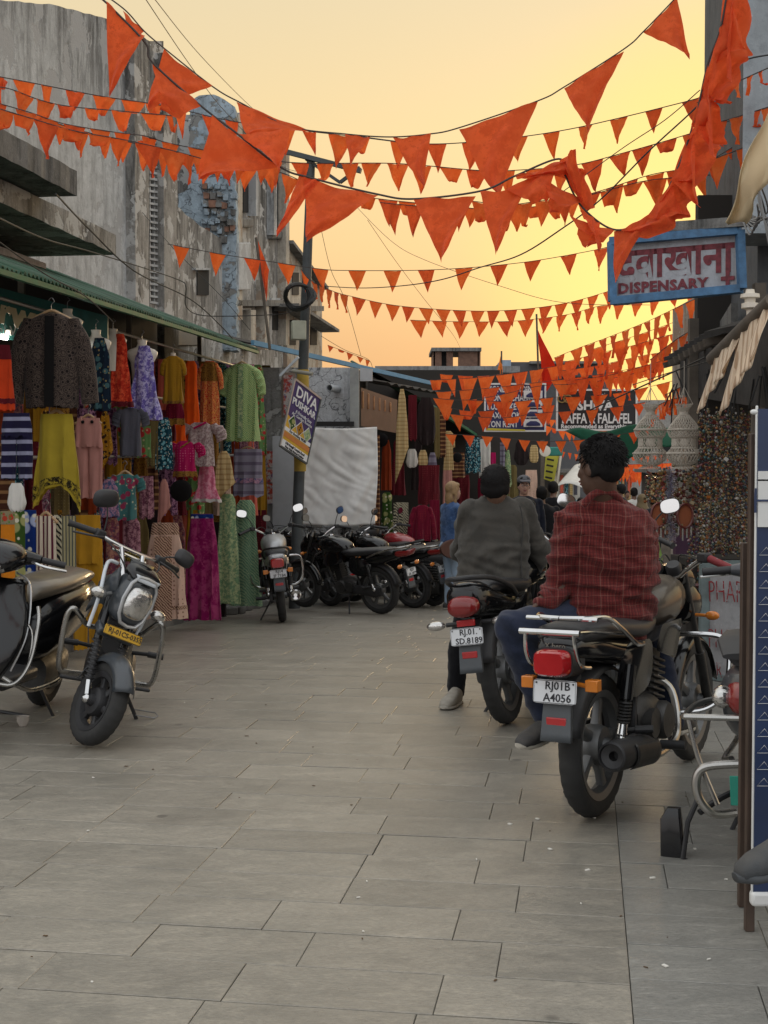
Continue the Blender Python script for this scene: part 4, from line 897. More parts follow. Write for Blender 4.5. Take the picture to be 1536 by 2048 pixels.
m_navi = M('navi_grey', (.035,.042,.05), .32, coat=.3, dust=.2, dustcol=(.12,.12,.12)); m_wpaint = M('white_strip', (.60,.64,.68), .3, coat=.4, var=.06); m_tan = M('worn_seat', (.10,.085,.065), .33, coat=.35, var=.35, nscale=3, dust=.35, dustcol=(.3,.24,.16))
m_green = M('green_plate', (.02,.28,.20), .45); m_guard = M('dull_chrome', (.40,.39,.37), .28, 1., var=.25)
RX = Matrix.Rotation(PI/2, 4, 'Y')       # lathe axis Z -> X
def wheel(parent, y, z, R_, w, Ms=Matrix(), spokes=5, mat=None, disc=False):
    Mw = Ms @ Matrix.Translation((0,y,z)) @ RX; k = R_-.085; mat = mat or m_alloy
    b = MB(Mw)
    b.lathe([(k-.018,-w*.34),(k+.012,-w*.42),(k+.004,-w*.30),(k-.02,-w*.2),(k-.02,w*.2),(k+.004,w*.30),(k+.012,w*.42),(k-.018,w*.34),(k-.032,0)], 56, close=True)
    b.lathe([(0,-.075),(.03,-.075),(.035,-.05),(.075,-.045),(.085,-.02),(.085,.02),(.075,.045),(.035,.05),(.03,.075),(0,.075)], 28)
    for i in range(spokes):
        a = 2*PI*i/spokes+.3
        for da, wd in ((0, .024),):
            c0 = V((.06*math.cos(a), .06*math.sin(a), 0)); c1 = V(((k-.02)*math.cos(a+.10), (k-.02)*math.sin(a+.10), 0))
            t_ = V((-math.sin(a), math.cos(a), 0)); b.loft([(c0, t_*.030, (0,0,.026), 3), (c0.lerp(c1,.5), t_*.019, (0,0,.018), 3), (c1, t_*.027, (0,0,.020), 3)], 10)
    wo = b.build('wheel', mat, parent, ang=40)
    b = MB(Mw); pr = []; n = 84; h = w/2; R0 = k
    base = [(R0,-h*.62),(R0+.018,-h*.86),(R0+.045,-h),(R0+.066,-h*.86),(R0+.079,-h*.5),(R0+.085,0),(R0+.079,h*.5),(R0+.066,h*.86),(R0+.045,h),(R0+.018,h*.86),(R0,h*.62)]
    vs = []
    for i, (r, x) in enumerate(base):
        for q in range(n):
            a = 2*PI*q/n; rr = r; tw = a+(.04*abs(i-5) if 2 < i < 8 else 0)
            if 2 < i < 8 and q % 3 == 0: rr -= .0045
            if i == 5: rr += .001*((q%2)*2-1)
            vs.append((rr*math.cos(tw), rr*math.sin(tw), x))
    m = len(base); b.add(vs, [(i*n+q, i*n+(q+1)%n, (i+1)*n+(q+1)%n, (i+1)*n+q) for i in range(m-1) for q in range(n)])
    b.build('tyre', m_tyre, wo, ang=50)
    if disc:
        b = MB(Mw); b.lathe([(.05,-.058),(.12,-.06),(.12,-.055),(.05,-.053)], 32, close=True); b.build('brake_disc', m_guard, wo)
    return wo
def arc(y, z, r, a0, a1, n): return [(0, y+r*math.cos(R(a0+(a1-a0)*i/n)), z+r*math.sin(R(a0+(a1-a0)*i/n))) for i in range(n+1)]
def fender(parent, y, z, r, a0, a1, w, mat, name, Ms=Matrix(), drop=.035):
    b = MB(Ms); n = 16; vs = []
    for i in range(n+1):
        a = R(a0+(a1-a0)*i/n)
        for k in range(9):
            q = (k-4)/4; rr = r+.012-drop*abs(q)**2.2; vs.append((q*w/2, y+rr*math.cos(a), z+rr*math.sin(a)))
    b.add(vs, [(i*9+k, i*9+k+1, (i+1)*9+k+1, (i+1)*9+k) for i in range(n) for k in range(8)])
    return b.build(name, mat, parent, solid=.004, ang=60)
def plate(parent, lines, Mp, w=.18, h=.092, back=m_white, ink=m_ink, size=.044, sp=1.):
    b = MB(Mp); b.loft([((0,0,-.003),(w/2,0,0),(0,h/2,0),12),((0,0,.003),(w/2,0,0),(0,h/2,0),12)], 24); po = b.build('number_plate', back, parent, ang=30)
    b = MB(Mp); rr = [(sx*w/2*.965, sy*h/2*.93, .0045) for sx, sy in ((-1,-1),(1,-1),(1,1),(-1,1))]; b.tube(rr, .0012, 4, closed=True); b.build('plate_border', ink if back != m_yplate else m_ink, po)
    for i, l in enumerate(lines):
        yy = (0 if len(lines) == 1 else (.022 if i == 0 else -.024)) if len(lines) > 1 else 0
        text(l, size, ink, po, Mp @ Matrix.Translation((.012, yy, .0045)), ext=.0006, bold=.0006, spacing=sp)
    for sx, sy in ((-1,1),(1,1)):
        b = MB(Mp); b.ell((sx*w*.43, sy*h*.36, .005), .004, 8, 5); b.build('bolt', m_eng, po)
    return po
def mirror(parent, Ms, base, head, rot=0., mat=None, r=(.062,.045), pointing=(0,-1,0.05)):
    b = MB(Ms); b.tube(bez([base, (base[0]+(head[0]-base[0])*.35, base[1], base[2]+(head[2]-base[2])*.55), head],5), .005, 8); st_ = b.build('mirror_stem', m_plas, parent)
    q = V(pointing).normalized(); z = q; x = V((0,0,1)).cross(z).normalized(); y = z.cross(x); Mh = Ms @ Matrix(((x.x,y.x,z.x,head[0]),(x.y,y.y,z.y,head[1]),(x.z,y.z,z.z,head[2]),(0,0,0,1))) @ Matrix.Rotation(rot,4,'Z')
    b = MB(Mh); b.loft([((0,0,-.03),(r[0]*.5,0,0),(0,r[1]*.5,0),2.6),((0,0,-.018),(r[0]*.9,0,0),(0,r[1]*.9,0),2.8),((0,0,.004),(r[0],0,0),(0,r[1],0),2.8)], 24); sh = b.build('mirror', mat or m_plas, parent, ang=50)
    b = MB(Mh); b.loft([((0,0,.0045),(r[0]*.93,0,0),(0,r[1]*.92,0),2.8),((0,0,.0055),(r[0]*.93,0,0),(0,r[1]*.92,0),2.8)], 24); b.build('mirror_glass', m_glass, sh, ang=30)
def place_rt(loc, heading, lean): return dict(loc=loc, rot=(0, -R(lean), -R(heading)))
def bike(label, loc, heading, lean=8, steer=0, tail='box', tank=m_gloss, accent=m_gloss, plate_lines=None, guard=True, saree=False, rack=True, grip=None, mirrors=(1,1), group=None, fuel=True, bright=False, plate_frame=None, name='motorcycle', ind=m_amber):
    t = thing(name, label, 'motorcycle', loc, (0,-R(lean),-R(heading)), group)
    hd = V((0,.86,.80)); ax = V((0,-.42,.9)).normalized(); Ms = Matrix.Translation(hd) @ Matrix.Rotation(R(steer),4,ax) @ Matrix.Translation(-hd)
    wheel(t, 0, .30, .30, .088); wheel(t, 1.24, .30, .30, .075, Ms)
    # front end
    fender(t, 1.24, .30, .315, 12, 175, .10, accent, 'front_mudguard', Ms)
    for sx in (-1, 1):
        b = MB(Ms); b.tube([(sx*.085,1.26,.30),(sx*.085,1.14,.55)], .024, 12); b.tube([(sx*.085,1.15,.53),(sx*.075,.95,.94)], .016, 12); b.ell((sx*.085,1.265,.30),(.03,.035,.035),10,8); b.build('fork_leg', m_eng, t)
    b = MB(Ms); b.yloft([(1.00,.80,.085,.10,2.3),(1.05,.80,.10,.115,2.4),(1.12,.79,.105,.10,2.4),(1.14,.79,.10,.09,2.4)], 20); b.yloft([(.93,.93,.08,.05,2.5),(1.0,.92,.10,.07,2.5),(1.08,.90,.09,.05,2.5)], 18); b.build('headlamp_cowl', accent, t, ang=50)
    b = MB(Ms); b.lathe([(0,.03),(.05,.025),(.085,0)], 20, Matrix.Translation((0,1.135,.79)) @ Matrix.Rotation(-PI/2,4,'X')); b.build('headlamp', m_clear, t)
    for sx in (-1, 1):
        b = MB(Ms); b.lathe([(.036,0),(.038,.03),(.03,.045),(.0,.045)], 16, Matrix.Translation((sx*.045,.90,.955)) @ Matrix.Rotation(R(35),4,'X')); b.build('dial', m_plas, t)
        b = MB(Ms); b.tube([(sx*.09,1.05,.74),(sx*.15,1.04,.74)], .008, 8); b.ell((sx*.18,1.04,.74),(.035,.02,.022),12,8); b.build('indicator', ind, t)
    hb = [(-.37,.70,.99),(-.24,.78,1.03),(-.12,.86,.97),(-.06,.88,.93),(.06,.88,.93),(.12,.86,.97),(.24,.78,1.03),(.37,.70,.99)]
    b = MB(Ms); b.tube(bez(hb, 5), .0115, 10); b.build('handlebar', m_chrome, t)
    for k, sx in enumerate((-1, 1)):
        b = MB(Ms); a = V((sx*.385,.69,.985)); e = V((sx*.255,.77,1.026)); b.tube([a, a.lerp(e,.04), a.lerp(e,.1), e], [.021,.021,.017,.018], 14); b.build('grip', grip or m_plas, t)
        b = MB(Ms); b.box((sx*.225,.785,1.03),(.06,.045,.045),(0,0,-sx*.5)); b.build('switch_box', m_plas, t, bevel=.008)
        b = MB(Ms); b.tube(bez([(sx*.22,.81,1.03),(sx*.30,.82,1.01),(sx*.39,.75,.985)],5), .006, 8); b.build('lever', m_guard, t)
        if mirrors[k]: mirror(t, Ms, (sx*.21,.80,1.04), (sx*.33,.80,1.22), rot=sx*.25)
    for k in range(3):
        b = MB(Ms); b.tube(bez([((-.2+.2*k),.82,1.01),((-.1+.06*k),1.04,1.02),(.02*k,1.06,.86),(.0,.92,.70)],6), .004, 6); b.build('cable', m_blk, t)
    # frame, engine
    b = MB(); b.tube(bez([(0,.86,.80),(0,.80,.55),(0,.66,.30),(0,.45,.24)],5), .018, 10); b.tube(bez([(0,.86,.82),(0,.5,.72),(0,.2,.64),(0,-.3,.70)],5), .018, 10)
    for sx in (-1,1):
        b.tube(bez([(sx*.07,.30,.60),(sx*.09,.22,.35),(sx*.07,.28,.24)],4), .014, 8); b.tube([(sx*.09,.26,.30),(sx*.09,0,.30)], .018, 8)
    b.build('frame', m_plas, t)
    b = MB(); b.yloft([(.28,.34,.09,.09,3),(.34,.34,.12,.12,3),(.50,.33,.12,.12,3),(.60,.34,.08,.08,3)], 18)
    b.lathe([(0,-.15),(.075,-.15),(.085,-.13),(.085,.13),(.075,.15),(0,.15)], 20, Matrix.Translation((0,.50,.33)) @ RX); b.lathe([(0,-.14),(.06,-.14),(.065,.14),(0,.14)], 18, Matrix.Translation((0,.36,.34)) @ RX); b.build('engine', m_eng, t, ang=40)
    b = MB()
    for i in range(8): b.box((0,.56+.008*i,.40+.026*i),(.17-.004*i,.15,.011),(R(-15),0,0))
    b.box((0,.60,.51),(.10,.10,.24),(R(-15),0,0)); b.build('cylinder_fins', m_eng, t, smooth=False, bevel=.003, seg=1)
    b = MB(); b.tube(bez([(0,.68,.50),(.08,.74,.42),(.13,.66,.24),(.14,.40,.20),(.15,.22,.24)],6), .017, 10); b.build('exhaust_pipe', m_guard, t)
    Mx = Matrix.Translation((.165,.24,.26)) @ V((.0,-1,.10)).to_track_quat('Z','Y').to_matrix().to_4x4()
    b = MB(Mx); b.lathe([(.02,0),(.045,.04),(.06,.10),(.062,.44),(.058,.47),(.05,.475),(.048,.46),(.02,.45),(.018,.40),(0,.40)], 24); mu = b.build('muffler', m_plas if not bright else m_chrome, t, ang=45)
    b = MB(Mx); b.sheet(lambda a, c_: V(((.067)*math.cos(R(-60+100*c_)-PI/2*0), .067*math.sin(R(-60+100*c_)), .08+.27*a)), 10, 8); b.build('heat_shield', m_eng if not bright else m_chrome, mu, solid=.003)
    # chain case, swing, shocks
    b = MB(); b.yloft([(-.10,.30,.018,.05,3),(-.02,.30,.02,.075,3),(.25,.31,.02,.055,3),(.36,.33,.02,.05,3)], 14, ); 
    o = b.build('chain_case', m_plas, t); o.location.x = -.10
    for sx in (-1, 1):
        top_ = V((sx*.135,-.06+.12,.63)); bot = V((sx*.125,-.02,.33)); d = (bot-top_)
        b = MB(); b.tube([top_, top_+d*.46], .028, 16); b.build('shock_cover', m_gloss, t)
        b = MB(); pts = []
        for i in range(7*10+1): 
            a = 2*PI*i/10; q = top_+d*(.46+.30*i/70); pts.append(q+V((.024*math.cos(a), .024*math.sin(a), 0)))
        b.tube(pts, .0055, 6); b.tube([top_+d*.4, top_+d*.8], .012, 8); b.build('shock_spring', m_spring, t)
        b = MB(); b.tube([top_+d*.76, top_+d*.92], [.02,.024], 14); b.tube([top_+d*.9, bot], .015, 10); b.ell(bot, (.02,.028,.028), 10, 8); b.build('shock_rod', m_chrome, t)
    # seat, tank, panels
    b = MB(); b.yloft([(-.34,.775,.085,.022,2.6),(-.30,.79,.115,.040,2.8),(-.1,.79,.125,.045,2.8),(.12,.77,.135,.045,2.8),(.28,.755,.14,.045,2.8),(.42,.76,.12,.045,2.6),(.55,.80,.085,.03,2.4)], 26); seat = b.build('seat', m_seatm, t, ang=60)
    b = MB(); b.yloft([(.38,.79,.06,.03,2.3),(.42,.80,.10,.075,2.4),(.52,.82,.135,.10,2.5),(.68,.84,.15,.115,2.5),(.80,.85,.13,.10,2.4),(.88,.84,.07,.06,2.2)], 26); tk = b.build('fuel_tank', tank, t, ang=60)
    b = MB(); b.lathe([(0,.012),(.03,.012),(.036,0)], 16, Matrix.Translation((0,.70,.955))); b.build('fuel_cap', m_chrome, tk)
    for sx in (-1, 1):
        b = MB(); b.loft([((sx*.10,.10,.62),(0,.08,.02),(.018,0,.09),3.),((sx*.135,.20,.60),(0,.14,.02),(.004,0,.11),3.)], 18); b.build('side_panel', accent, t, ang=50)
        b = MB(); b.loft([((sx*.11,.74,.66),(0,.02,.01),(.02,0,.07),3),((sx*.15,.62,.68),(0,.03,0),(.015,0,.09),3),((sx*.13,.46,.70),(0,.03,0),(.015,0,.06),3)], 14); b.build('tank_shroud', accent, t, ang=50)
        b = MB(); b.tube([(sx*.09,.36,.245),(sx*.17,.36,.25)], .011, 8); b.tube([(sx*.16,.36,.25),(sx*.27,.36,.255)], .02, 12); b.build('footrest', m_plas, t)
        b = MB(); b.tube([(sx*.09,.02,.36),(sx*.15,.08,.36)], .011, 8); b.tube([(sx*.15,.08,.36),(sx*.22,.10,.365)], .017, 10); b.build('passenger_footrest', m_plas, t)
    # rear body
    if tail == 'box':
        b = MB(); b.yloft([(-.50,.735,.075,.028,3),(-.46,.74,.095,.05,3.2),(-.30,.72,.115,.055,3.2),(-.05,.68,.12,.06,3),(.15,.66,.12,.06,3)], 24); b.build('tail_cowl', accent, t, ang=60)
        b = MB(); b.yloft([(-.575,.690,.060,.042,4),(-.56,.690,.070,.050,4),(-.50,.69,.074,.053,4),(-.44,.69,.076,.054,4)], 24); b.build('tail_lamp', m_red, t, ang=50)
        b = MB(); b.yloft([(-.52,.69,.080,.058,4),(-.42,.69,.088,.060,4)], 24); b.build('lamp_housing', m_plas, t, ang=50)
        for sx in (-1, 1):
            b = MB(); b.tube([(sx*.06,-.44,.60),(sx*.11,-.45,.595)], .010, 8); b.box((sx*.135,-.455,.600),(.052,.045,.046)); b.build('indicator', m_amber, t, bevel=.014)
    elif tail == 'oval':
        b = MB(); b.yloft([(-.52,.76,.05,.035,2.4),(-.49,.745,.095,.09,2.5),(-.38,.74,.12,.10,2.6),(-.1,.69,.125,.07,2.8),(.15,.66,.12,.06,3)], 24); b.build('tail_cowl', accent, t, ang=60)
        b = MB(); b.yloft([(-.560,.71,.045,.028,2.2),(-.55,.71,.075,.050,2.2),(-.51,.715,.088,.06,2.2),(-.44,.72,.085,.06,2.2)], 24); b.build('tail_lamp', m_dred, t, ang=60)
        b = MB(); b.box((0,-.50,.625),(.10,.02,.035)); b.build('reflector', m_red, t, bevel=.004)
        for sx in (-1, 1):
            b = MB(); b.tube([(sx*.07,-.44,.62),(sx*.13,-.45,.62)], .012, 8); b.build('indicator_stalk', m_plas, t); b = MB(); b.ell((sx*.185,-.46,.62),(.055,.024,.026),14,8); b.build('indicator', ind, t)
    else:
        b = MB(); b.yloft([(-.55,.83,.03,.012,2.4),(-.50,.81,.065,.035,2.5),(-.35,.77,.10,.06,2.6),(-.1,.70,.12,.07,2.8),(.15,.66,.12,.06,3)], 24); b.build('tail_cowl', accent, t, ang=60)
        b = MB(); b.yloft([(-.585,.83,.02,.01,2.4),(-.55,.80,.06,.032,2.5),(-.50,.79,.07,.045,2.6),(-.40,.775,.104,.05,2.6),(-.36,.775,.100,.04,2.6)], 24); b.build('tail_lamp', m_dred, t, ang=60)
        for sx in (-1, 1):
            b = MB(); b.tube([(sx*.06,-.46,.64),(sx*.13,-.47,.64)], .010, 8); b.build('indicator_stalk', m_plas, t); b = MB(); b.ell((sx*.17,-.475,.64),(.045,.022,.026),12,8); b.build('indicator', ind, t)
    # rear mudguard + flap
    fender(t, 0, .30, .335, 60, 165, .13, m_plas, 'rear_mudguard')
    zf = .60 if tail == 'box' else .58
    b = MB(); vs = []
    for i in range(8):
        q = i/7; y = -.475-.02*math.sin(q*3)-.04*q**3; z = zf-.22*q; hw = .052+.010*q; b_ = .02
        vs += [(-hw, y+b_, z), (-hw, y, z), (hw, y, z), (hw, y+b_, z)]
    b.add(vs, [(i*4+k, i*4+k+1, i*4+k+5, i*4+k+4) for i in range(7) for k in range(3)]); fl = b.build('mud_flap', m_flap, t, solid=.005, ang=50)
    b = MB(); b.box((0,-.502,.455),(.085,.012,.036)); b.build('reflector', m_red, t, bevel=.004)
    b = MB(); b.bar((0,-.36,.62),(0,-.49,.56),.09,.02); b.build('plate_bracket', m_plas, t)
    if plate_lines:
        Mp = frameM(V((0,-.515,.575 if tail == 'box' else .555)), (1,0,0), (0,.12,1)); plate(t, plate_lines, Mp)
    # racks and guards
    if rack == 'hero':
        b = MB()
        for sx in (-1, 1):
            b.tube(bez([(sx*.135,.10,.70),(sx*.15,-.02,.715),(sx*.15,-.18,.79),(sx*.14,-.32,.85),(sx*.10,-.43,.855),(0,-.46,.855)],6), .0105, 10)
            b.tube(bez([(sx*.14,-.10,.76),(sx*.11,-.40,.80),(sx*.095,-.54,.81)],4), .007, 8)
            b.tube(bez([(sx*.10,-.56,.81),(sx*.105,-.55,.74),(sx*.105,-.50,.68),(sx*.10,-.40,.66)],5), .008, 8)
        b.tube([(-.125,-.56,.812),(.125,-.56,.812)], .012, 10); b.tube([(-.15,-.44,.852),(.15,-.44,.852)], .009, 8); b.build('carrier_rack', m_chrome, t)
    elif rack:
        b = MB(); b.tube(bez([(.13,.05,.72),(.15,-.12,.78),(.13,-.34,.84),(.07,-.47,.86),(0,-.50,.862),(-.07,-.47,.86),(-.13,-.34,.84),(-.15,-.12,.78),(-.13,.05,.72)],6), .014 if tail == 'oval' else .012, 10); b.build('grab_rail', m_plas if tail != 'sport' else m_guard, t)
    if guard:
        for sx in (-1, 1):
            b = MB(); b.tube(bez([(0,.84,.66),(sx*.12,.86,.67),(sx*.27,.88,.66),(sx*.31,.87,.58),(sx*.30,.82,.42),(sx*.22,.78,.34),(sx*.06,.74,.32)],7), .0125, 10); b.build('leg_guard', m_chrome, t)
    if saree:
        b = MB(); lp = bez([(.20,-.28,.34),(.20,-.36,.46),(.20,-.22,.58),(.20,-.02,.60),(.20,.02,.48),(.20,-.04,.36),(.20,-.28,.34)],5); b.tube(lp, .006, 6)
        for k in range(6): b.tube([(.20,-.31,.375+k*.035),(.20,.0,.385+k*.035)], .0035, 5)
        b.build('saree_guard', m_guard, t)
    if tail == 'box':
        for o_ in t.children:
            if o_.name.split('.')[0] in ('tail_lamp','lamp_housing','mud_flap','reflector','plate_bracket','number_plate','carrier_rack','tail_cowl','indicator') and (o_.name.split('.')[0] != 'indicator' or max(v.co.y for v in o_.data.vertices) < .2): o_.location.y += .12
    b = MB(); b.tube([(-.10,.40,.22),(-.24,.30,.02+.24*math.tan(R(lean))*0)], .010, 8); b.box((-.245,.30,.012),(.04,.03,.008)); b.build('side_stand', m_plas, t)
    return t
def on(px, py): return GP(px, py)
B1 = bike('black commuter motorcycle with chrome carrier rack, man in red checked shirt sitting on it', on(1190,1633), 31, lean=1, tail='box', tank=m_tankd, accent=m_gloss, plate_lines=('RJ01B','A4056'), rack='hero', grip=m_redg, mirrors=(0,0))
text('X hero', .03, M('grey_badge', (.25,.22,.18), .5), B1, frameM(V((0,-.387,.752)), (1,0,0), (0,0,1)), ext=.001)
B2 = bike('black motorcycle with oval tail lamp leaning left, man in grey jacket sitting on it', on(1017,1447), 22, lean=8, tail='oval', tank=m_gloss, accent=m_gloss, plate_lines=('RJ.01.','SD.8189'), guard=False, ind=m_clear, mirrors=(0,0), steer=-10)
text('PLATINA', .05, m_clear, B2, frameM(V((.118,-.2,.715)), (0,1,.0), (0,0,1)), ext=.002)
B3 = bike('silver tanked motorcycle seen from behind next to the pale green dresses', on(566,1244), -6, lean=6, tail='box', tank=m_silver, accent=m_silver, plate_lines=('RJ14','JF 7184'), bright=True, mirrors=(1,1))
B4 = bike('black motorcycle with long seat in front of the white sheet, number plate facing right', on(762,1228), -52, lean=7, tail='sport', plate_lines=('RJ21','SA 2079'), guard=False)
B5 = bike('black motorcycle with wire saree guard behind the long seated black one', on(828,1216), -52, lean=7, tail='sport', accent=m_gloss, tank=m_gloss, plate_lines=('RJ01','SW 4021'), saree=True, guard=False)
B6 = bike('motorcycle with red tail panel, third in the parked row', on(880,1198), -55, lean=8, tail='sport', tank=m_redp, guard=False)
B7 = bike('dark motorcycle at the far end of the parked row by the standing woman', on(925,1188), -58, lean=8, tail='oval', guard=False)
B8 = bike('dark motorcycle wedged behind the utility pole, only handlebar and mirrors in view', on(700,1195), -35, lean=7, tail='sport', guard=True)
B9 = bike('black motorcycle parked beyond the red shirt rider beside the bead shop', V((1.28,7.45,0)), 15, lean=3, tail='box', tank=m_gloss, mirrors=(1,1), steer=-12)
bike('black motorcycle squeezed between silver tanked one and the long seated one', on(662,1212), -42, lean=7, tail='sport', guard=True)
bike('black motorcycle half hidden behind the saree guard motorcycle', on(800,1196), -48, lean=7, tail='oval', guard=False)
# motorcycle facing us between the two riders
B10 = bike('dark motorcycle facing the camera between the two seated riders', V((1.46, 12.1, gz(12.1))), 185, lean=6, tail='oval', steer=15, guard=False)

# ---- small-wheeled motorcycle facing us on the left
def navi():
    front = on(180, 1499); th = R(171); L_ = 1.20
    loc = front - V((math.sin(th), math.cos(th), 0))*L_
    loc.z = 0
    t = thing('motorcycle', 'grey small wheeled motorcycle facing us with yellow number plate', 'motorcycle', loc, (0,-R(11),-th)); t.scale = (.93,.93,.93)
    hd = V((0,.92,.78)); ax = V((0,-.46,.89)).normalized(); Ms = Matrix.Translation(hd) @ Matrix.Rotation(R(32),4,ax) @ Matrix.Translation(-hd)
    Rf = .245
    wheel(t, 1.20, Rf, Rf, .10, Ms, spokes=6, mat=m_plas, disc=True); wheel(t, 0, .23, .23, .10, spokes=5, mat=m_plas)
    fender(t, 1.20, Rf, Rf+.035, 28, 165, .14, m_navi, 'front_mudguard', Ms, drop=.07)
    for sx in (-1, 1):
        b = MB(Ms); b.tube([(sx*.085,1.20,Rf),(sx*.088,1.14,Rf+.09)], .017, 10); b.tube([(sx*.088,1.13,Rf+.10),(sx*.088,1.10,Rf+.18)], .013, 10); b.ell((sx*.085,1.2,Rf),(.028,.028,.028),10,8); b.build('fork_tip', m_chrome, t)
        b = MB(Ms); pts = []
        for k in range(9): 
            z = Rf+.10+k*.024; y = 1.13-k*.0125; b.lathe([(.018,0),(.030,.004),(.030,.012),(.018,.016)], 14, Matrix.Translation((sx*.088,y,z)))
        b.tube([(sx*.088,1.14,Rf+.09),(sx*.088,1.02,Rf+.33)], .019, 10); b.build('fork_gaiter', m_plas, t)
        b = MB(Ms); b.tube([(sx*.088,1.03,Rf+.31),(sx*.085,.93,.84)], .026, 14); b.build('fork_leg', m_gloss, t)
    b = MB(Ms); b.box((0,1.02,.62),(.24,.09,.05),(R(-28),0,0)); b.build('fork_clamp', m_navi, t, bevel=.012)
    # headlamp assembly
    b = MB(Ms); b.yloft([(.94,.84,.085,.13,3.2),(1.0,.84,.105,.15,3.2),(1.09,.83,.098,.14,3.2),(1.115,.83,.08,.115,3.2)], 28); b.build('headlamp_cowl', m_navi, t, ang=50)
    b = MB(Ms); b.tube([(x*1., 1.112, .83+z) for x, z in [(.0,.145),(.055,.14),(.085,.09),(.095,0),(.08,-.09),(.05,-.135),(0,-.145),(-.05,-.135),(-.08,-.09),(-.095,0),(-.085,.09),(-.055,.14)]], .011, 8, closed=True); b.build('headlamp_frame', m_silver, t)
    b = MB(Ms); b.yloft([(1.10,.825,.085,.10,2.8),(1.135,.825,.075,.09,2.8),(1.15,.82,.05,.065,2.6)], 26); b.build('headlamp', m_clear, t, ang=60)
    b = MB(Ms); b.yloft([(1.02,.99,.11,.045,3.),(1.08,.975,.105,.03,3.),(1.11,.955,.09,.016,3.)], 22); b.build('visor', m_gloss, t, ang=50)
    b = MB(Ms); b.sheet(lambda a, c_: V(((a-.5)*(.2-.03*c_), 1.12-.10*c_-.05*(2*a-1)**2, .93+.12*c_)), 10, 6); b.build('windscreen', m_gloss, t, solid=.006)
    b = MB(Ms); b.sheet(lambda a, c_: V(((a-.5)*(.12+.05*c_), 1.122-.006*c_, .945+.035*c_)), 6, 3); b.build('white_badge', m_wpaint, t, solid=.004)
    for sx in (-1, 1):
        b = MB(Ms); b.loft([((sx*.10,.97,.80),(0,.05,.05),(.012,0,.01),2.4),((sx*.135,.93,.84),(0,.085,.14),(.012,0,.02),2.6),((sx*.12,.86,.78),(0,.05,.12),(.012,0,.02),2.4)], 16); b.build('fork_cover', m_navi, t, ang=60)
        b = MB(Ms); b.tube(bez([(sx*.15,.98,.60),(sx*.165,.97,.78),(sx*.165,.90,.93),(sx*.13,.84,.98),(sx*.07,.83,.985)],6), .011, 8); b.build('cover_trim', m_wpaint, t)
        b = MB(Ms); b.tube([(sx*.12,1.0,.82),(sx*.17,1.02,.80)], .012, 8); b.ell((sx*.205,1.03,.80),(.05,.032,.034),14,10); b.build('indicator', m_clear, t)
        b = MB(Ms); b.tube([(sx*.055,.93,.93),(sx*.075,.80,1.075)], .016, 10); b.build('riser', m_chrome, t)
        b = MB(Ms); a = V((sx*.39,.68,1.085)); e = V((sx*.24,.74,1.10)); b.tube([a, a.lerp(e,.08), a.lerp(e,.15), e], [.022,.022,.018,.018], 14); b.build('grip', m_plas, t)
        b = MB(Ms); b.box((sx*.215,.75,1.10),(.06,.05,.05)); b.build('switch_box', m_plas, t, bevel=.01)
        b = MB(Ms); b.tube(bez([(sx*.20,.79,1.09),(sx*.28,.82,1.075),(sx*.38,.76,1.05)],5), .0065, 8); b.build('lever', m_plas, t)
        b = MB(Ms); b.tube(bez([(sx*.2,.78,1.085),(sx*.14,.92,1.04),(sx*.06,.97,.93),(sx*.05,.9,.75)],6), .0045, 6); b.build('cable', m_blk, t)
    b = MB(Ms); b.tube(bez([(-.24,.74,1.10),(-.10,.78,1.085),(.10,.78,1.085),(.24,.74,1.10)],5), .012, 10); b.tube([(-.12,.78,1.05),(.12,.78,1.05)], .008, 8); b.build('handlebar', m_chrome, t)
    mirror(t, Ms, (.20,.76,1.10), (.27,.74,1.30), rot=-.35, r=(.085,.055), pointing=(.15,-1,0)); mirror(t, Ms, (-.20,.76,1.10), (-.36,.76,1.17), rot=.2, r=(.065,.05), pointing=(-.1,-1,-.2))
    Mp = Ms @ frameM(V((0,1.118,.635)), (-1,0,0), (0,-.25,1)); plate(t, ('RJ-01CS-0355',), Mp, .25, .058, m_yplate, m_ink, .040)
    # body
    b = MB(); b.yloft([(-.42,.80,.05,.03,2.5),(-.3,.77,.11,.05,2.6),(0,.74,.13,.06,2.8),(.3,.73,.13,.06,2.6),(.45,.76,.09,.05,2.5)], 24); b.build('seat', m_seatm, t, ang=60)
    b = MB(); b.yloft([(.40,.76,.07,.06,2.4),(.5,.79,.13,.09,2.5),(.68,.82,.15,.11,2.5),(.82,.80,.10,.09,2.4),(.88,.78,.06,.05,2.3)], 24); b.build('fuel_tank', m_navi, t, ang=60)
    b = MB(); b.yloft([(-.4,.70,.06,.05,3),(-.2,.62,.12,.10,3),(.2,.55,.13,.14,3),(.45,.50,.12,.16,3),(.62,.52,.10,.15,3),(.72,.55,.06,.10,3)], 20); b.build('body', m_plas, t, ang=50)
    b = MB(); b.box((.0,.50,.40),(.16,.30,.26)); b.build('storage_box', m_plas, t, bevel=.03)
    b = MB(); b.yloft([(-.1,.30,.10,.10,3),(.1,.30,.16,.12,3),(.4,.29,.15,.11,3)], 18); b.build('engine', m_eng, t, ang=50)
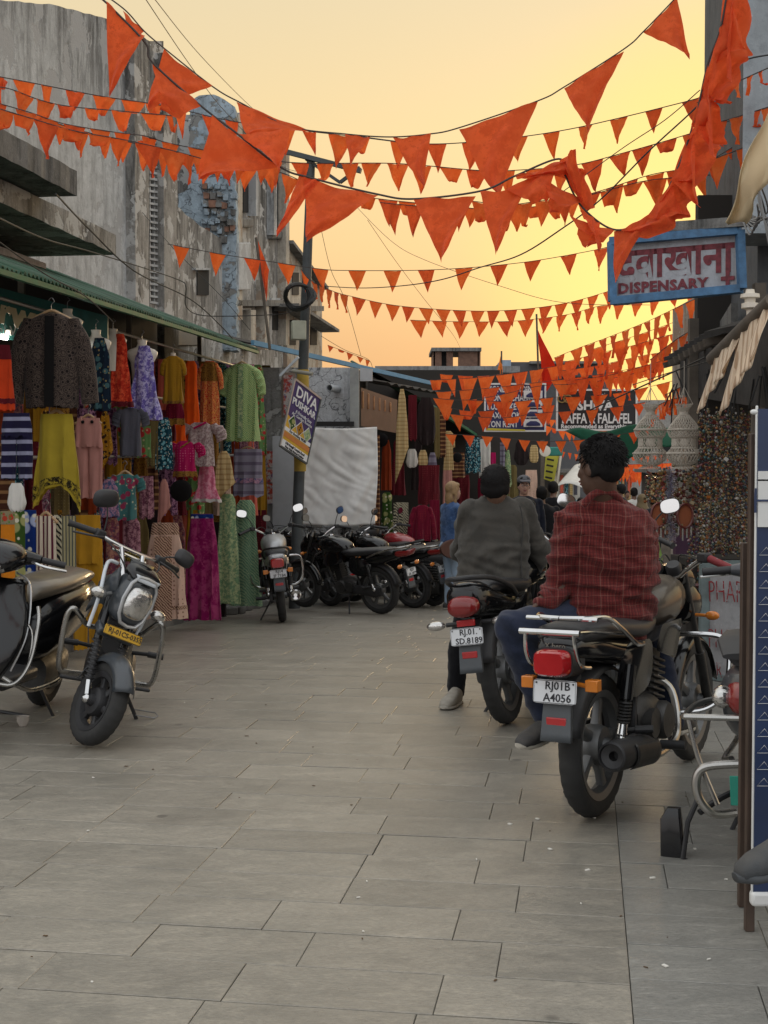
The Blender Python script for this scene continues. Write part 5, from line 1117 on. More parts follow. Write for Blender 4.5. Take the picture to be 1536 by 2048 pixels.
    for sx in (-1, 1):
        b = MB(); b.tube(bez([(0,.86,.63),(sx*.14,.90,.62),(sx*.20,.93,.67),(sx*.245,.95,.71),(sx*.275,.95,.67),(sx*.28,.93,.50),(sx*.27,.90,.36),(sx*.22,.86,.33),(sx*.08,.80,.33)],7), .0155, 10); b.build('leg_guard', m_guard, t)
        b = MB(); b.box((sx*.20,.62,.27),(.14,.16,.02)); b.build('footrest', m_plas, t, bevel=.008)
        b = MB(); b.tube([(sx*.12,.15,.40),(sx*.22,.17,.41)], .013, 8); b.tube([(sx*.22,.17,.41),(sx*.32,.18,.41)], .02, 10); b.build('passenger_footrest', m_plas, t)
    b = MB(); b.tube([(-.12,.50,.22),(-.27,.42,-.035)], .012, 8); b.box((-.275,.42,-.045),(.06,.04,.01)); b.build('side_stand', m_plas, t)
    b = MB(); b.tube([(-.2,.44,.10),(-.33,.44,.10),(-.35,.45,.085),(-.33,.46,.07),(-.2,.46,.07)], .004, 6); b.build('stand_spring', m_wire, t)
    return t
navi()
# ---- scooters
def scooter(label, loc, heading, lean, paint, seatm, lamp=True, steer=0, extras=None, group=None, plate_lines=None):
    t = thing('scooter', label, 'scooter', loc, (0,-R(lean),-R(heading)), group)
    hd = V((0,1.05,.80)); ax = V((0,-.42,.9)).normalized(); Ms = Matrix.Translation(hd) @ Matrix.Rotation(R(steer),4,ax) @ Matrix.Translation(-hd)
    wheel(t, 0, .22, .22, .10, spokes=5, mat=m_plas); wheel(t, 1.24, .22, .22, .09, Ms, spokes=5, mat=m_plas)
    fender(t, 1.24, .22, .26, -5, 170, .15, paint, 'front_mudguard', Ms, drop=.06)
    b = MB(Ms); b.tube([(0.06,1.24,.22),(0.06,1.08,.62)], .02, 10); b.tube([(-.06,1.24,.22),(-.06,1.08,.62)], .02, 10); b.build('fork_leg', m_plas, t)
    b = MB(); b.sheet(lambda a, c_: V(((a-.5)*(.30+.18*math.sin(PI*min(1,c_*1.1))), 1.18-.28*c_**1.2-.10*(2*a-1)**2+.02, .34+.52*c_)), 18, 14); b.build('leg_shield', paint, t, solid=.05, ang=60)
    b = MB(); b.tube(bez([(-.20,1.02,.40),(-.24,.96,.60),(-.19,.87,.84),(-.1,.86,.90)],6), .006, 6); b.tube(bez([(.20,1.02,.40),(.24,.96,.60),(.19,.87,.84),(.1,.86,.90)],6), .006, 6); b.build('shield_trim', m_silver, t)
    b = MB(Ms); b.yloft([(.80,1.0,.05,.04,2.5),(.86,1.0,.15,.07,2.5),(.95,.995,.18,.085,2.5),(1.04,.98,.15,.075,2.5),(1.10,.96,.10,.045,2.4)], 26); b.build('handlebar_cowl', paint, t, ang=60)
    b = MB(Ms); b.yloft([(1.02,.955,.12,.055,2.6),(1.09,.945,.105,.045,2.5),(1.115,.94,.07,.03,2.4)], 24); b.build('headlamp', m_clear, t, ang=60)
    for k, sx in enumerate((-1, 1)):
        b = MB(Ms); b.loft([((sx*.12,.92,1.0),(0,.05,0),(0,0,.05),2.4),((sx*.20,.89,1.0),(0,.032,0),(0,0,.032),2.4),((sx*.24,.88,1.0),(0,.024,0),(0,0,.024),2.2)], 14); b.build('bar_shroud', paint, t, ang=60)
        b = MB(Ms); b.tube([(sx*.24,.88,1.0),(sx*.36,.84,.99)], .018, 12); b.build('grip', m_plas, t)
        b = MB(Ms); b.tube(bez([(sx*.2,.92,.985),(sx*.28,.94,.975),(sx*.38,.88,.965)],5), .007, 8); b.build('lever', m_chrome, t)
    b = MB(); b.box((0,.72,.30),(.30,.46,.07)); b.build('floorboard', m_plas, t, bevel=.02)
    b = MB(); b.yloft([(-.42,.70,.06,.05,2.5),(-.34,.66,.14,.11,2.6),(-.1,.60,.17,.16,2.7),(.2,.56,.18,.19,2.8),(.38,.52,.16,.19,2.8),(.50,.45,.10,.13,2.6)], 28); b.build('rear_body', paint, t, ang=60)
    b = MB(); b.yloft([(-.36,.785,.10,.03,2.6),(-.2,.79,.135,.05,2.7),(.1,.77,.15,.05,2.7),(.36,.76,.14,.055,2.6),(.50,.74,.10,.05,2.5),(.55,.71,.07,.03,2.5)], 26); b.build('seat', seatm, t, ang=60)
    b = MB(); b.yloft([(-.12,.26,.09,.10,2.8),(.1,.25,.15,.12,3),(.35,.26,.14,.10,3)], 18); b.build('engine', m_eng, t)
    b = MB(); b.yloft([(-.47,.655,.07,.04,2.6),(-.44,.655,.10,.06,2.6),(-.36,.66,.12,.075,2.6)], 22); b.build('tail_lamp', m_dred, t, ang=60)
    for sx in (-1, 1):
        b = MB(); b.ell((sx*.125,-.39,.66),(.04,.05,.04),14,8); b.build('indicator', m_clear, t)
        b = MB(); b.tube(bez([(sx*.16,1.02,.36),(sx*.23,.98,.32),(sx*.25,.80,.27),(sx*.25,.45,.27),(sx*.20,.30,.30)],6), .012, 10); b.build('side_guard', m_guard, t)
    b = MB(); b.tube([(-.12,.38,.20),(-.22,.32,.0),(-.10,.32,.0),(.10,.32,.0),(.22,.32,.0),(.12,.38,.20)], .011, 8); b.build('centre_stand', m_plas, t)
    if plate_lines: plate(t, plate_lines, frameM(V((0,-.47,.50)), (1,0,0), (0,.1,1)))
    return t
S1 = scooter('black scooter cut by the left picture edge, worn tan lit seat', V((-2.08, 8.0, 0)), 188, 8, m_gloss, m_tan, steer=8)
b = MB(); b.tube(bez([(-.10,1.12,.36),(-.23,1.06,.34),(-.29,1.0,.45),(-.29,.94,.66),(-.26,.90,.74)],7), .011, 10); b.tube(bez([(-.28,1.0,.40),(-.26,.95,.62),(-.12,.98,.70),(0,1.0,.72)],6), .007,8); b.build('leg_guard', m_guard, S1)
Mp = frameM(V((-.03,1.20,.74)), (-1,0,0), (0,-.4,1)); plate(S1, ('97',), Mp, .16, .05, m_white, m_ink, .04)
# rear of electric scooter at right, largely behind the blue board
S2_ = scooter('dark electric scooter from behind with chrome guard and green plate, partly behind blue board', on(1560,1716), 22, 3, M('slate_paint', (.04,.045,.055), .3, coat=.5, dust=.4), m_seatm, steer=-5)
b = MB(); b.tube(bez([(-.16,-.05,.60),(-.24,-.16,.60),(-.25,-.42,.60),(-.20,-.46,.60),(.2,-.46,.60),(.25,-.42,.60),(.24,-.1,.60)],5), .011, 8); b.tube(bez([(-.24,-.44,.60),(-.21,-.45,.46),(-.15,-.46,.30)],4), .009, 8)
b.tube(bez([(-.10,-.40,.26),(-.17,-.46,.27),(-.215,-.47,.34),(-.20,-.47,.42),(-.1,-.48,.445),(.1,-.48,.45)],6), .015, 10); b.build('rear_guard', m_guard, S2_)
b = MB(); b.yloft([(-.40,.80,.12,.012,3),(-.30,.845,.15,.014,3),(-.1,.85,.15,.014,3)], 20); b.build('rear_rack', m_plas, S2_)
b = MB(); b.box((0,-.50,.36),(.20,.006,.10)); gp_ = b.build('number_plate', m_green, S2_, bevel=.002)
b = MB(); b.box((-.05,-.505,.365),(.03,.003,.03)); b.build('plate_sticker', m_white, gp_)
b = MB(); b.tube(bez([(-.12,.1,.24),(-.20,-.02,.22),(-.27,-.10,.18)],5), .012, 8); b.tube([(-.27,-.10,.24),(-.31,-.13,.15),(-.33,-.15,.02),(-.30,-.13,.0)], .010, 8); b.build('folded_footrest_arm', m_plas, S2_)
b = MB(); b.loft([((-.37,-.13,.02),(.045,0,0),(0,.02,0),5),((-.37,-.13,.16),(.04,0,0),(0,.02,0),5),((-.36,-.12,.20),(.025,0,0),(0,.015,0),4)], 16); b.build('folded_footrest', m_gloss, S2_, ang=40)
S3_ = scooter('maroon scooter parked side on far down the street', V((AT(1128,1060,38).x, 38, gz(38))), 80, 5, m_redp, m_seatm)
S4_ = scooter('dark moped with bare rear wheel in the parked row', on(868,1212), -62, 7, m_plas, m_seatm)
# ================= PEOPLE
def bake(mb, name, mat, parent, voxel=.012, sm=6, fn=None, world=True, sub=0):
    "union of closed shapes -> one continuous skin"
    me = bpy.data.meshes.new('tmp'); me.from_pydata(mb.v, [], mb.f)
    bm = bmesh.new(); bm.from_mesh(me); bmesh.ops.recalc_face_normals(bm, faces=bm.faces); bm.to_mesh(me); bm.free()
    o = bpy.data.objects.new('tmp', me); C.objects.link(o)
    m = o.modifiers.new('r', 'REMESH'); m.mode = 'VOXEL'; m.voxel_size = voxel; m.adaptivity = 0
    if sm: m = o.modifiers.new('s', 'SMOOTH'); m.iterations = sm; m.factor = .5
    me2 = bpy.data.meshes.new_from_object(o.evaluated_get(bpy.context.evaluated_depsgraph_get())); bpy.data.objects.remove(o)
    if fn:
        ns = [v.normal.copy() for v in me2.vertices]
        for v, n in zip(me2.vertices, ns): v.co = v.co+n*fn(v.co, n)
    me2.name = name; me2.materials.clear(); me2.materials.append(mat); me2.polygons.foreach_set('use_smooth', [True]*len(me2.polygons))
    o = bpy.data.objects.new(name, me2); C.objects.link(o)
    if parent:
        o.parent = parent
        if world: o.matrix_parent_inverse = parent.matrix_basis.inverted()
    return o
def creases(f1=(5,5,14), amp=.012, dirn=(1,0,.7), seed=0., ridged=True, fine=.004):
    d = V(dirn).normalized(); o_ = V((seed, seed*1.3, seed*.7))
    def fn(p, n):
        q = V((p.x*f1[0], p.y*f1[1], p.z*f1[2]))+o_; q += noise.noise_vector(p*4+o_)*.9
        a = noise.noise(q + d*p.x*3); a = (1-abs(a)*2.2) if ridged else a
        a2 = 1-abs(noise.noise(q*2.1+V((9,3,1))))*2.2
        return amp*max(-.6, a)*.6 + fine*a2
    return fn
def skinmat(name, col): return M(name, col, .55, 0, .15, 12, bump=.25, bscale=120)
sk_dark = skinmat('skin_dark', (.085,.042,.026)); sk_mid = skinmat('skin_brown', (.16,.085,.055)); sk_lt = skinmat('skin_light', (.46,.27,.20))
m_hair = M('black_hair', (.006,.005,.005), .75, 0, .3, 20, bump=.5, bscale=90, spec=.25); m_blond = M('blond_hair', (.30,.19,.09), .6, 0, .3, 20, bump=.6, bscale=60)
m_eye = M('eye_white', (.6,.58,.55), .3); m_iris = M('iris', (.03,.02,.015), .2); m_lip = M('lip', (.28,.10,.09), .5)
def headprims(b, c, s=1., fwd=V((0,-1,0)), up=V((0,0,1))):
    "adds skull, jaw, nose, ears, neck base to b; face towards fwd"
    fwd = V(fwd).normalized(); rt = fwd.cross(V(up)).normalized(); u = rt.cross(fwd).normalized(); Rm = Matrix((rt, fwd, u)).transposed()
    P = lambda x, y, z: V(c)+(rt*x+fwd*y+u*z)*s
    b.ell(P(0,-.012,.03), (.076*s,.096*s,.10*s), 20, 14, Rm); b.ell(P(0,.032,-.035), (.058*s,.056*s,.075*s), 18, 12, Rm); b.ell(P(0,.058,-.082), (.028*s,.026*s,.024*s), 12, 8, Rm)
    b.cap(P(0,.082,.022), P(0,.103,-.022), .009*s, .0155*s, 10); b.ell(P(0,.076,.040), (.045*s,.018*s,.013*s), 14, 8, Rm)
    for sx in (-1, 1):
        b.ell(P(sx*.040,.052,-.012), (.022*s,.024*s,.020*s), 12, 8, Rm); b.ell(P(sx*.078,-.008,-.005), (.010*s,.020*s,.032*s), 10, 8, Rm); b.ell(P(sx*.013,.092,-.024), (.009*s,.010*s,.008*s), 8, 6, Rm)
    b.ell(P(0,.086,-.048), (.024*s,.010*s,.007*s), 12, 6, Rm); b.ell(P(0,.083,-.060), (.020*s,.010*s,.008*s), 12, 6, Rm)
    return P, Rm
def face(parent, P, Rm, s=1., beard=False, world=True):
    for sx in (-1, 1):
        b = MB(); b.ell(P(sx*.030,.074,.012), (.013*s,.010*s,.008*s), 12, 8, Rm); e = b.build('eye', m_eye, parent, world=world)
        b = MB(); b.ell(P(sx*.030,.0815,.012), (.0055*s,.004*s,.0055*s), 10, 6, Rm); b.build('iris', m_iris, parent, world=world)
        b = MB(); b.tube([P(sx*.012,.089,.036), P(sx*.03,.090,.042), P(sx*.052,.076,.037)], .0045*s, 6); b.build('eyebrow', m_hair, parent, world=world)
    b = MB(); b.ell(P(0,.094,-.0485), (.023*s,.006*s,.006*s), 12, 6, Rm); b.ell(P(0,.091,-.059), (.018*s,.007*s,.007*s), 12, 6, Rm); b.build('lips', m_lip, parent, world=world)
def hairmesh(parent, P, Rm, s=1., mat=None, long=False, strands=0, seed=1, voxel=.008, short=True):
    b = MB(); b.ell(P(0,-.022,.048), (.086*s,.098*s,.098*s), 24, 16, Rm); b.ell(P(0,-.050,.005), (.075*s,.056*s,.070*s), 18, 12, Rm)
    for sx in (-1,1): b.ell(P(sx*.070,-.020,.005), (.016*s,.040*s,.045*s), 12, 8, Rm)
    b.ell(P(0,.045,.092), (.066*s,.036*s,.034*s), 16, 10, Rm)
    if long:
        b.ell(P(0,-.07,-.08), (.075*s,.045*s,.12*s), 16, 12, Rm); b.ell(P(0,-.075,-.19), (.06*s,.035*s,.10*s), 16, 12, Rm)
        for sx in (-1,1): b.cap(P(sx*.072,.0,.03), P(sx*.075,-.02,-.17), .022*s, .02*s)
    o = bake(b, 'hair', mat or m_hair, parent, voxel, 3, lambda p, n: .0025*s*noise.noise(V((p.x*30,p.y*30,p.z*14)))+.0015*noise.noise(p*70))
    if strands:
        r = random.Random(seed); q = MB()
        for i in range(strands):
            th = r.uniform(0, 2*PI); ph = r.uniform(0, PI*.62); x = math.sin(ph)*math.cos(th); y = math.sin(ph)*math.sin(th); z = math.cos(ph)
            base = P(x*.080,-.022+y*.092,.045+z*.094); dirv = (Rm@V((x*.7+.25*z, y*.7+.35*z-.1, .12-.55*(1-z)))).normalized()+V((r.uniform(-.3,.3),r.uniform(-.3,.3),r.uniform(-.1,.3)))*.55
            ln = r.uniform(.014,.029)*s*(1.0 if ph < .7 else .75)
            q.tube([base, base+dirv.normalized()*ln*.6, base+dirv.normalized()*ln+V((0,0,-ln*.25))], [.0024,.0018,.0003], 3, cap=False)
        w = q.build('hair_tufts', mat or m_hair, parent, world=True); w['kind'] = 'stuff'
    return o
def hand(b, w, d, up, s=1., curl=.6, side=1):
    "palm, four fingers of different length and a thumb added to body prims; w wrist, d hand direction"
    d = V(d).normalized(); side_ = d.cross(V(up)).normalized(); n = side_.cross(d).normalized()
    b.loft([(V(w), side_*.022*s, n*.016*s, 2.4), (V(w)+d*.035*s, side_*.036*s, n*.015*s, 2.6), (V(w)+d*.085*s, side_*.040*s, n*.013*s, 2.6)], 12)
    for k, (o_, ln) in enumerate(((-.030,.062),(-.010,.072),(.010,.068),(.030,.052))):
        a = V(w)+d*.080*s+side_*o_*s; m_ = a+(d*math.cos(curl*.5)-n*math.sin(curl*.5))*ln*.5*s; e = m_+(d*math.cos(curl*1.4)-n*math.sin(curl*1.4))*ln*.55*s
        b.cap(a, m_, .0092*s, .0085*s, 8); b.cap(m_, e, .0085*s, .0072*s, 8)
    a = V(w)+d*.025*s-side_*.030*s*side; m_ = a+(d*.7-side_*.6*side-n*.2).normalized()*.035*s; b.cap(a, m_, .012*s, .010*s, 8); b.cap(m_, m_+(d*.95-n*.3).normalized()*.028*s, .010*s, .008*s, 8)
def shoe(parent, heel, toe, mat, sole, up=V((0,0,1)), s=1., laces=None):
    heel = V(heel); toe = V(toe); d = (toe-heel); Ln = d.length; d.normalize(); sd = d.cross(V(up)).normalized(); u = sd.cross(d)
    S = lambda t, w, h, z: (heel+d*Ln*t+u*z*s, sd*w*s, u*h*s, 2.6)
    b = MB(); b.loft([S(-.02,.022,.03,.045), S(.05,.034,.045,.050), S(.22,.037,.052,.058), S(.42,.040,.042,.050), S(.62,.047,.033,.040), S(.82,.045,.026,.033), S(.96,.032,.018,.026), S(1.0,.016,.010,.022)], 18); o = b.build('shoe', mat, parent, world=True, ang=70)
    b = MB(); b.loft([S(-.03,.026,.014,.010), S(.05,.038,.014,.010), S(.35,.039,.013,.010), S(.65,.051,.013,.011), S(.88,.045,.013,.013), S(1.02,.018,.010,.018)], 18); b.build('sole', sole, o, ang=70)
    if laces:
        b = MB()
        for k in range(5): t = .32+.07*k; a, e = heel+d*Ln*t+u*(.094-.010*k)*s, sd*.022*s; b.tube([a-e, a+u*.004, a+e], .0028*s, 6)
        b.build('laces', laces, o)
    return o
def plaid(name):
    m, t, b = newmat(name); MATS[name] = m; co = coord(t); nn = t.nodes.new('ShaderNodeTexNoise'); nn.inputs['Scale'].default_value = 5; nn.inputs['Detail'].default_value = 3; t.links.new(co, nn.inputs[0])
    sb = t.nodes.new('ShaderNodeVectorMath'); sb.operation = 'MULTIPLY_ADD'; sb.inputs[1].default_value = (.05,.05,.06); t.links.new(nn.outputs['Color'], sb.inputs[0]); t.links.new(co, sb.inputs[2])
    def w_(d, s_, lo, hi):
        w = t.nodes.new('ShaderNodeTexWave'); w.bands_direction = d; w.inputs['Scale'].default_value = s_; t.links.new(sb.outputs[0], w.inputs[0]); return mrange(t, w.outputs['Fac'], lo, hi)
    base = mixc(t, mrange(t, tnoise(t, 7, 5, .6, co), .3, .7), (.105,.015,.014), (.15,.022,.019))
    c = mixc(t, w_('X', 24, .55, .95), base, (.075,.011,.012)); 
    f2 = t.nodes.new('ShaderNodeMath'); f2.operation = 'MULTIPLY'; f2.inputs[1].default_value = .55; t.links.new(w_('Z', 24, .55, .95), f2.inputs[0]); c = mixc(t, f2.outputs[0], c, (.07,.012,.012))
    for d, s_, k in (('X', 10.4, .12), ('X', 3.47, .09), ('Z', 7.3, .12)):
        g = t.nodes.new('ShaderNodeMath'); g.operation = 'MULTIPLY'; g.inputs[1].default_value = k; t.links.new(w_(d, s_, .986, .999), g.inputs[0]); c = mixc(t, g.outputs[0], c, (.62,.34,.26))
    t.links.new(c, b.inputs['Base Color']); b.inputs['Roughness'].default_value = .85; b.inputs['Specular IOR Level'].default_value = .2; b.inputs['Sheen Weight'].default_value = .1
    bumpn(t, b, tnoise(t, 26, 5, .6, co), .35, .006); return m
m_plaid = plaid('red_check'); m_navyt = cloth(srgb(42,48,66), srgb(36,42,58), 'mottle', 9, transl=0, name='navy_trousers'); m_greyj = cloth(srgb(74,71,66), srgb(66,64,60), 'mottle', 12, transl=0, name='grey_jacket')
m_blkt = cloth(srgb(22,22,26), transl=0, name='black_cloth'); m_sole = M('pale_sole', (.45,.42,.36), .8, dust=.4); m_tanshoe = M('beige_shoe', (.34,.31,.26), .75, var=.2, nscale=20); m_blkshoe = M('black_shoe', (.035,.035,.038), .7, dust=.4)
m_boot = M('grey_boot', (.05,.055,.06), .7, var=.2, bump=.4, bscale=200, dust=.3)
# --- man in red checked shirt
def red_man():
    A = AT; pel = A(1212,1228,5.78)
    t = thing('person', 'man in red checked shirt and navy trousers seated sideways on the nearest black motorcycle', 'person', V((pel.x, pel.y, .72)))
    hc = A(1200,938,5.64); fwd = V((-.62,.72,-.03)).normalized()
    b = MB(); P, Rm = headprims(b, hc, 1.06, fwd); b.cap(A(1203,1012,5.70), hc+V((0.01,-.02,-.03)), .066, .058, 16); b.ell(A(1205,1030,5.72), (.09,.08,.06))
    # forearm, wrist and hands resting on the left thigh
    wl = A(1086,1202,5.66); b.cap(A(1120,1190,5.72), wl, .040, .029); hand(b, wl, (-.45,.25,-.45), (0,0,1), 1.0, .7)
    wr = A(1215,1188,6.08); b.cap(A(1280,1150,5.98), wr, .04, .028); hand(b, wr, (-.6,.3,-.3), (0,0,1), 1.0, .7)
    b.cap(A(1205,1035,5.74), A(1212,1225,5.78), .11, .11); b.cap(A(1190,1035,5.74), A(1148,1045,5.72), .045, .045); b.cap(A(1148,1045,5.72), A(1122,1175,5.74), .042, .040); b.cap(A(1120,1178,5.73), A(1110,1194,5.71), .04, .04); b.cap(A(1225,1035,5.74), A(1272,1055,5.76), .045, .045); b.cap(A(1272,1055,5.76), A(1282,1150,5.96), .042, .04)
    b.cap(A(1190,1235,5.78), A(1030,1256,5.62), .055, .05); b.cap(A(1030,1256,5.62), A(1088,1425,5.68), .045, .035); b.cap(A(1235,1235,5.82), A(1300,1258,6.2), .055, .05); b.cap(A(1300,1258,6.2), A(1345,1440,6.1), .045, .035)
    body = bake(b, 'body', sk_dark, t, .0075, 4)
    face(body, P, Rm, 1.06); hairmesh(t, P, Rm, 1.0, strands=1100, seed=5)
    b = MB()
    def S(px, py, Y, hw, hd, e=2.3, yaw=.28): p = A(px, py, Y); c_, s_ = math.cos(yaw), math.sin(yaw); return (p, V((c_, -s_, 0))*hw, V((s_, c_, 0))*hd, e)
    b.loft([S(1206,1000,5.69,.062,.06), S(1206,1012,5.70,.105,.085), S(1208,1028,5.72,.155,.105), S(1211,1052,5.73,.180,.125), S(1215,1085,5.74,.186,.138), S(1216,1130,5.76,.185,.148), S(1217,1175,5.78,.190,.158), S(1214,1215,5.79,.192,.168), S(1212,1245,5.78,.180,.165), S(1222,1272,5.74,.135,.13)], 28)
    sL = A(1148,1040,5.70); eL = A(1122,1172,5.74); b.cap(sL, eL, .071, .060, 18); b.cap(A(1190,1022,5.72), sL, .062, .068, 16); b.cap(eL, A(1092,1201,5.67), .057, .040, 16)
    sR = A(1272,1050,5.76); eR = A(1283,1150,5.95); b.cap(sR, eR, .070, .058, 18); b.cap(A(1222,1022,5.73), sR, .060, .066, 16); b.cap(eR, A(1225,1185,6.06), .056, .040, 16)
    b.cap(A(1240,1262,5.66), A(1250,1275,5.62), .06, .03)
    cr = creases((3.4,3.4,10.5), .034, (1,0,.9), 2.3, fine=.008)
    def sf(p, n):
        z = p.z; a = cr(p, n)*(1.1 if z < 1.25 else .55)
        ar = (p-sL).length; a += .006*math.sin(p.x*55+p.z*85+noise.noise(p*5)*4)*max(0, 1-ar/.28)
        we = max(0, 1-abs(z-.93)/.12); a += .010*math.sin(p.z*105+p.x*24+noise.noise(p*6)*3.2)*we
        el = max(0, 1-(p-eL).length/.13); a += .008*math.sin(p.z*120-p.x*40+noise.noise(p*7)*3)*el
        return a
    sh = bake(b, 'shirt', m_plaid, t, .0085, 6, sf)
    b = MB(); b.tube(bez([A(1165,1012,5.60), A(1185,990,5.60), A(1205,983,5.605), A(1228,988,5.62), A(1245,1008,5.66)],6), [.016]*25, 10); b.build('collar', m_plaid, sh, ang=70)
    b = MB(); b.lathe([(.044,-.02),(.046,0),(.044,.018)], 20, Matrix.Translation(A(1094,1200,5.675)) @ V((-.7,-.2,-.4)).to_track_quat('Z','Y').to_matrix().to_4x4(), cap=False); b.build('cuff', m_plaid, sh, solid=.006)
    # trousers
    b = MB(); hL = A(1170,1240,5.78); kL = A(1026,1256,5.62); aL = A(1088,1422,5.68); b.ell(A(1212,1240,5.78), (.19,.17,.10), 20, 12)
    b.cap(hL, kL+V((.02,0,0)), .098, .076, 20); b.cap(kL, A(1060,1345,5.65), .077, .068, 20); b.cap(A(1056,1335,5.65), aL, .067, .056, 18)
    hR = A(1255,1240,5.85); kR = A(1300,1258,6.2); aR = A(1345,1440,6.1); b.cap(hR, kR, .09, .07); b.cap(kR, aR, .068, .055)
    cr2 = creases((4,4,9), .014, (0,1,.4), 5.1, fine=.004)
    def tf(p, n): return cr2(p, n)+.008*math.sin(p.z*70+p.x*30+noise.noise(p*5)*3)*max(0, 1-(p-kL).length/.20)+.006*math.sin(p.z*60+noise.noise(p*6)*4)*max(0, 1-(p-aL).length/.22)
    bake(b, 'trousers', m_navyt, t, .010, 6, tf)
    shoe(t, A(1112,1470,5.74)+V((0,0,-.0)), A(1038,1500,5.50), m_blkshoe, m_sole, V((0,-.25,1)), 1.0, laces=m_blk); shoe(t, A(1350,1470,6.12), A(1355,1470,6.12)+V((.1,.22,-.02)), m_blkshoe, m_sole)
    return t
red_man()
def grey_man():
    A = AT; pel = A(985,1190,7.78)
    t = thing('person', 'man in dark grey jacket seen from behind, seated on the leaning motorcycle', 'person', V((pel.x, pel.y, .72)))
    hc = A(992,978,7.74); fwd = V((.35,.93,-.12)).normalized(); b = MB(); P, Rm = headprims(b, hc, 1.0, fwd); b.cap(A(990,1015,7.80), hc+V((0,-.02,-.03)), .062, .055, 14)
    w = A(1052,1150,8.02); b.cap(A(1078,1118,7.95), w, .036, .027); hand(b, w, (-.3,.6,-.3), (0,0,1)); w2 = A(948,1150,8.1); b.cap(A(928,1110,7.98), w2, .036, .027); hand(b, w2, (.3,.6,-.3), (0,0,1))
    b.cap(A(989,1035,7.80), A(982,1190,7.78), .10, .11); b.cap(A(1010,1025,7.80), A(1044,1025,7.80), .045, .045); b.cap(A(1044,1025,7.80), A(1076,1108,7.93), .042, .04); b.cap(A(1076,1108,7.93), A(1070,1125,7.96), .04, .036); b.cap(A(970,1025,7.80), A(940,1028,7.80), .045, .045); b.cap(A(940,1028,7.80), A(926,1106,7.98), .042, .038)
    b.cap(A(965,1200,7.8), A(935,1218,8.05), .055, .05); b.cap(A(935,1218,8.05), A(912,1386,8.08), .045, .035); b.cap(A(1000,1200,7.8), A(1062,1228,8.1), .055, .05); b.cap(A(1062,1228,8.1), A(1070,1372,8.2), .045, .035)
    body = bake(b, 'body', sk_mid, t, .009, 4); face(body, P, Rm); hairmesh(t, P, Rm, 1.0, strands=260, seed=9)
    b = MB()
    def S(px, py, hw, hd, Y=7.80, e=2.5): return (A(px, py, Y), V((hw,-hw*.12,0)), V((hd*.12,hd,0)), e)
    b.loft([S(990,996,.07,.07), S(990,1008,.135,.09), S(990,1024,.180,.11), S(988,1060,.196,.125), S(986,1110,.197,.135), S(984,1150,.198,.14), S(980,1180,.200,.145,7.77), S(978,1196,.188,.14,7.75)], 28)
    b.cap(A(1045,1020,7.80), A(1076,1108,7.93), .068, .060, 18); b.cap(A(1076,1108,7.93), A(1056,1146,8.02), .058, .045, 16); b.cap(A(938,1022,7.80), A(924,1105,7.98), .066, .055, 18); b.cap(A(924,1105,7.98), A(945,1146,8.08), .052, .042, 16)
    cr = creases((3.5,3.5,6.5), .030, (1,0,-1.1), 7.7, fine=.006)
    def jf(p, n): return cr(p, n)*(1.25 if p.z < 1.0 else .7)+.006*math.sin(p.z*90+p.x*30+noise.noise(p*5)*3)*max(0, 1-abs(p.z-.86)/.12)
    ja = bake(b, 'jacket', m_greyj, t, .0095, 6, jf)
    b = MB(); b.lathe([(.078,-.018),(.082,.0),(.078,.022)], 24, Matrix.Translation(A(990,1000,7.79)) @ Matrix.Diagonal((1,.9,1,1)), cap=False); b.build('collar', m_greyj, ja, solid=.012)
    b = MB(); b.tube(bez([A(1040,1012,7.665), A(1046,1050,7.665), A(1042,1110,7.67), A(1046,1180,7.64)],5), .004, 6); b.build('seam', M('seam', (.035,.034,.032), .8), ja)
    b = MB(); S3_ = S; b.loft([S(978,1186,.190,.142,7.77), S(977,1200,.196,.148,7.75), S(977,1206,.185,.14,7.75)], 26); b.build('hem_band', m_blkt, ja, ang=60)
    b = MB(); b.ell(A(982,1200,7.78), (.18,.17,.09), 18, 12); kL = A(935,1218,8.05); aL = A(912,1384,8.08); b.cap(A(955,1205,7.8), kL, .09, .072, 16); b.cap(kL, A(916,1310,8.07), .070, .058, 16); b.cap(A(916,1305,8.07), aL, .058, .047, 16)
    kR = A(1062,1228,8.1); b.cap(A(1010,1205,7.8), kR, .09, .07, 16); b.cap(kR, A(1070,1370,8.2), .066, .05, 16)
    bake(b, 'trousers', m_blkt, t, .012, 6, creases((5,5,9), .012, (0,0,1), 3.3))
    g = GP(903, 1411); g.z = 0; shoe(t, g+V((.045,.06,0)), g+V((-.055,-.17,0)), m_tanshoe, m_sole, laces=m_sole, s=1.0); shoe(t, V((A(1070,1370,8.2).x, 8.15, 0)), V((A(1070,1370,8.2).x+.08, 8.4, 0)), m_tanshoe, m_sole)
    return t
grey_man()
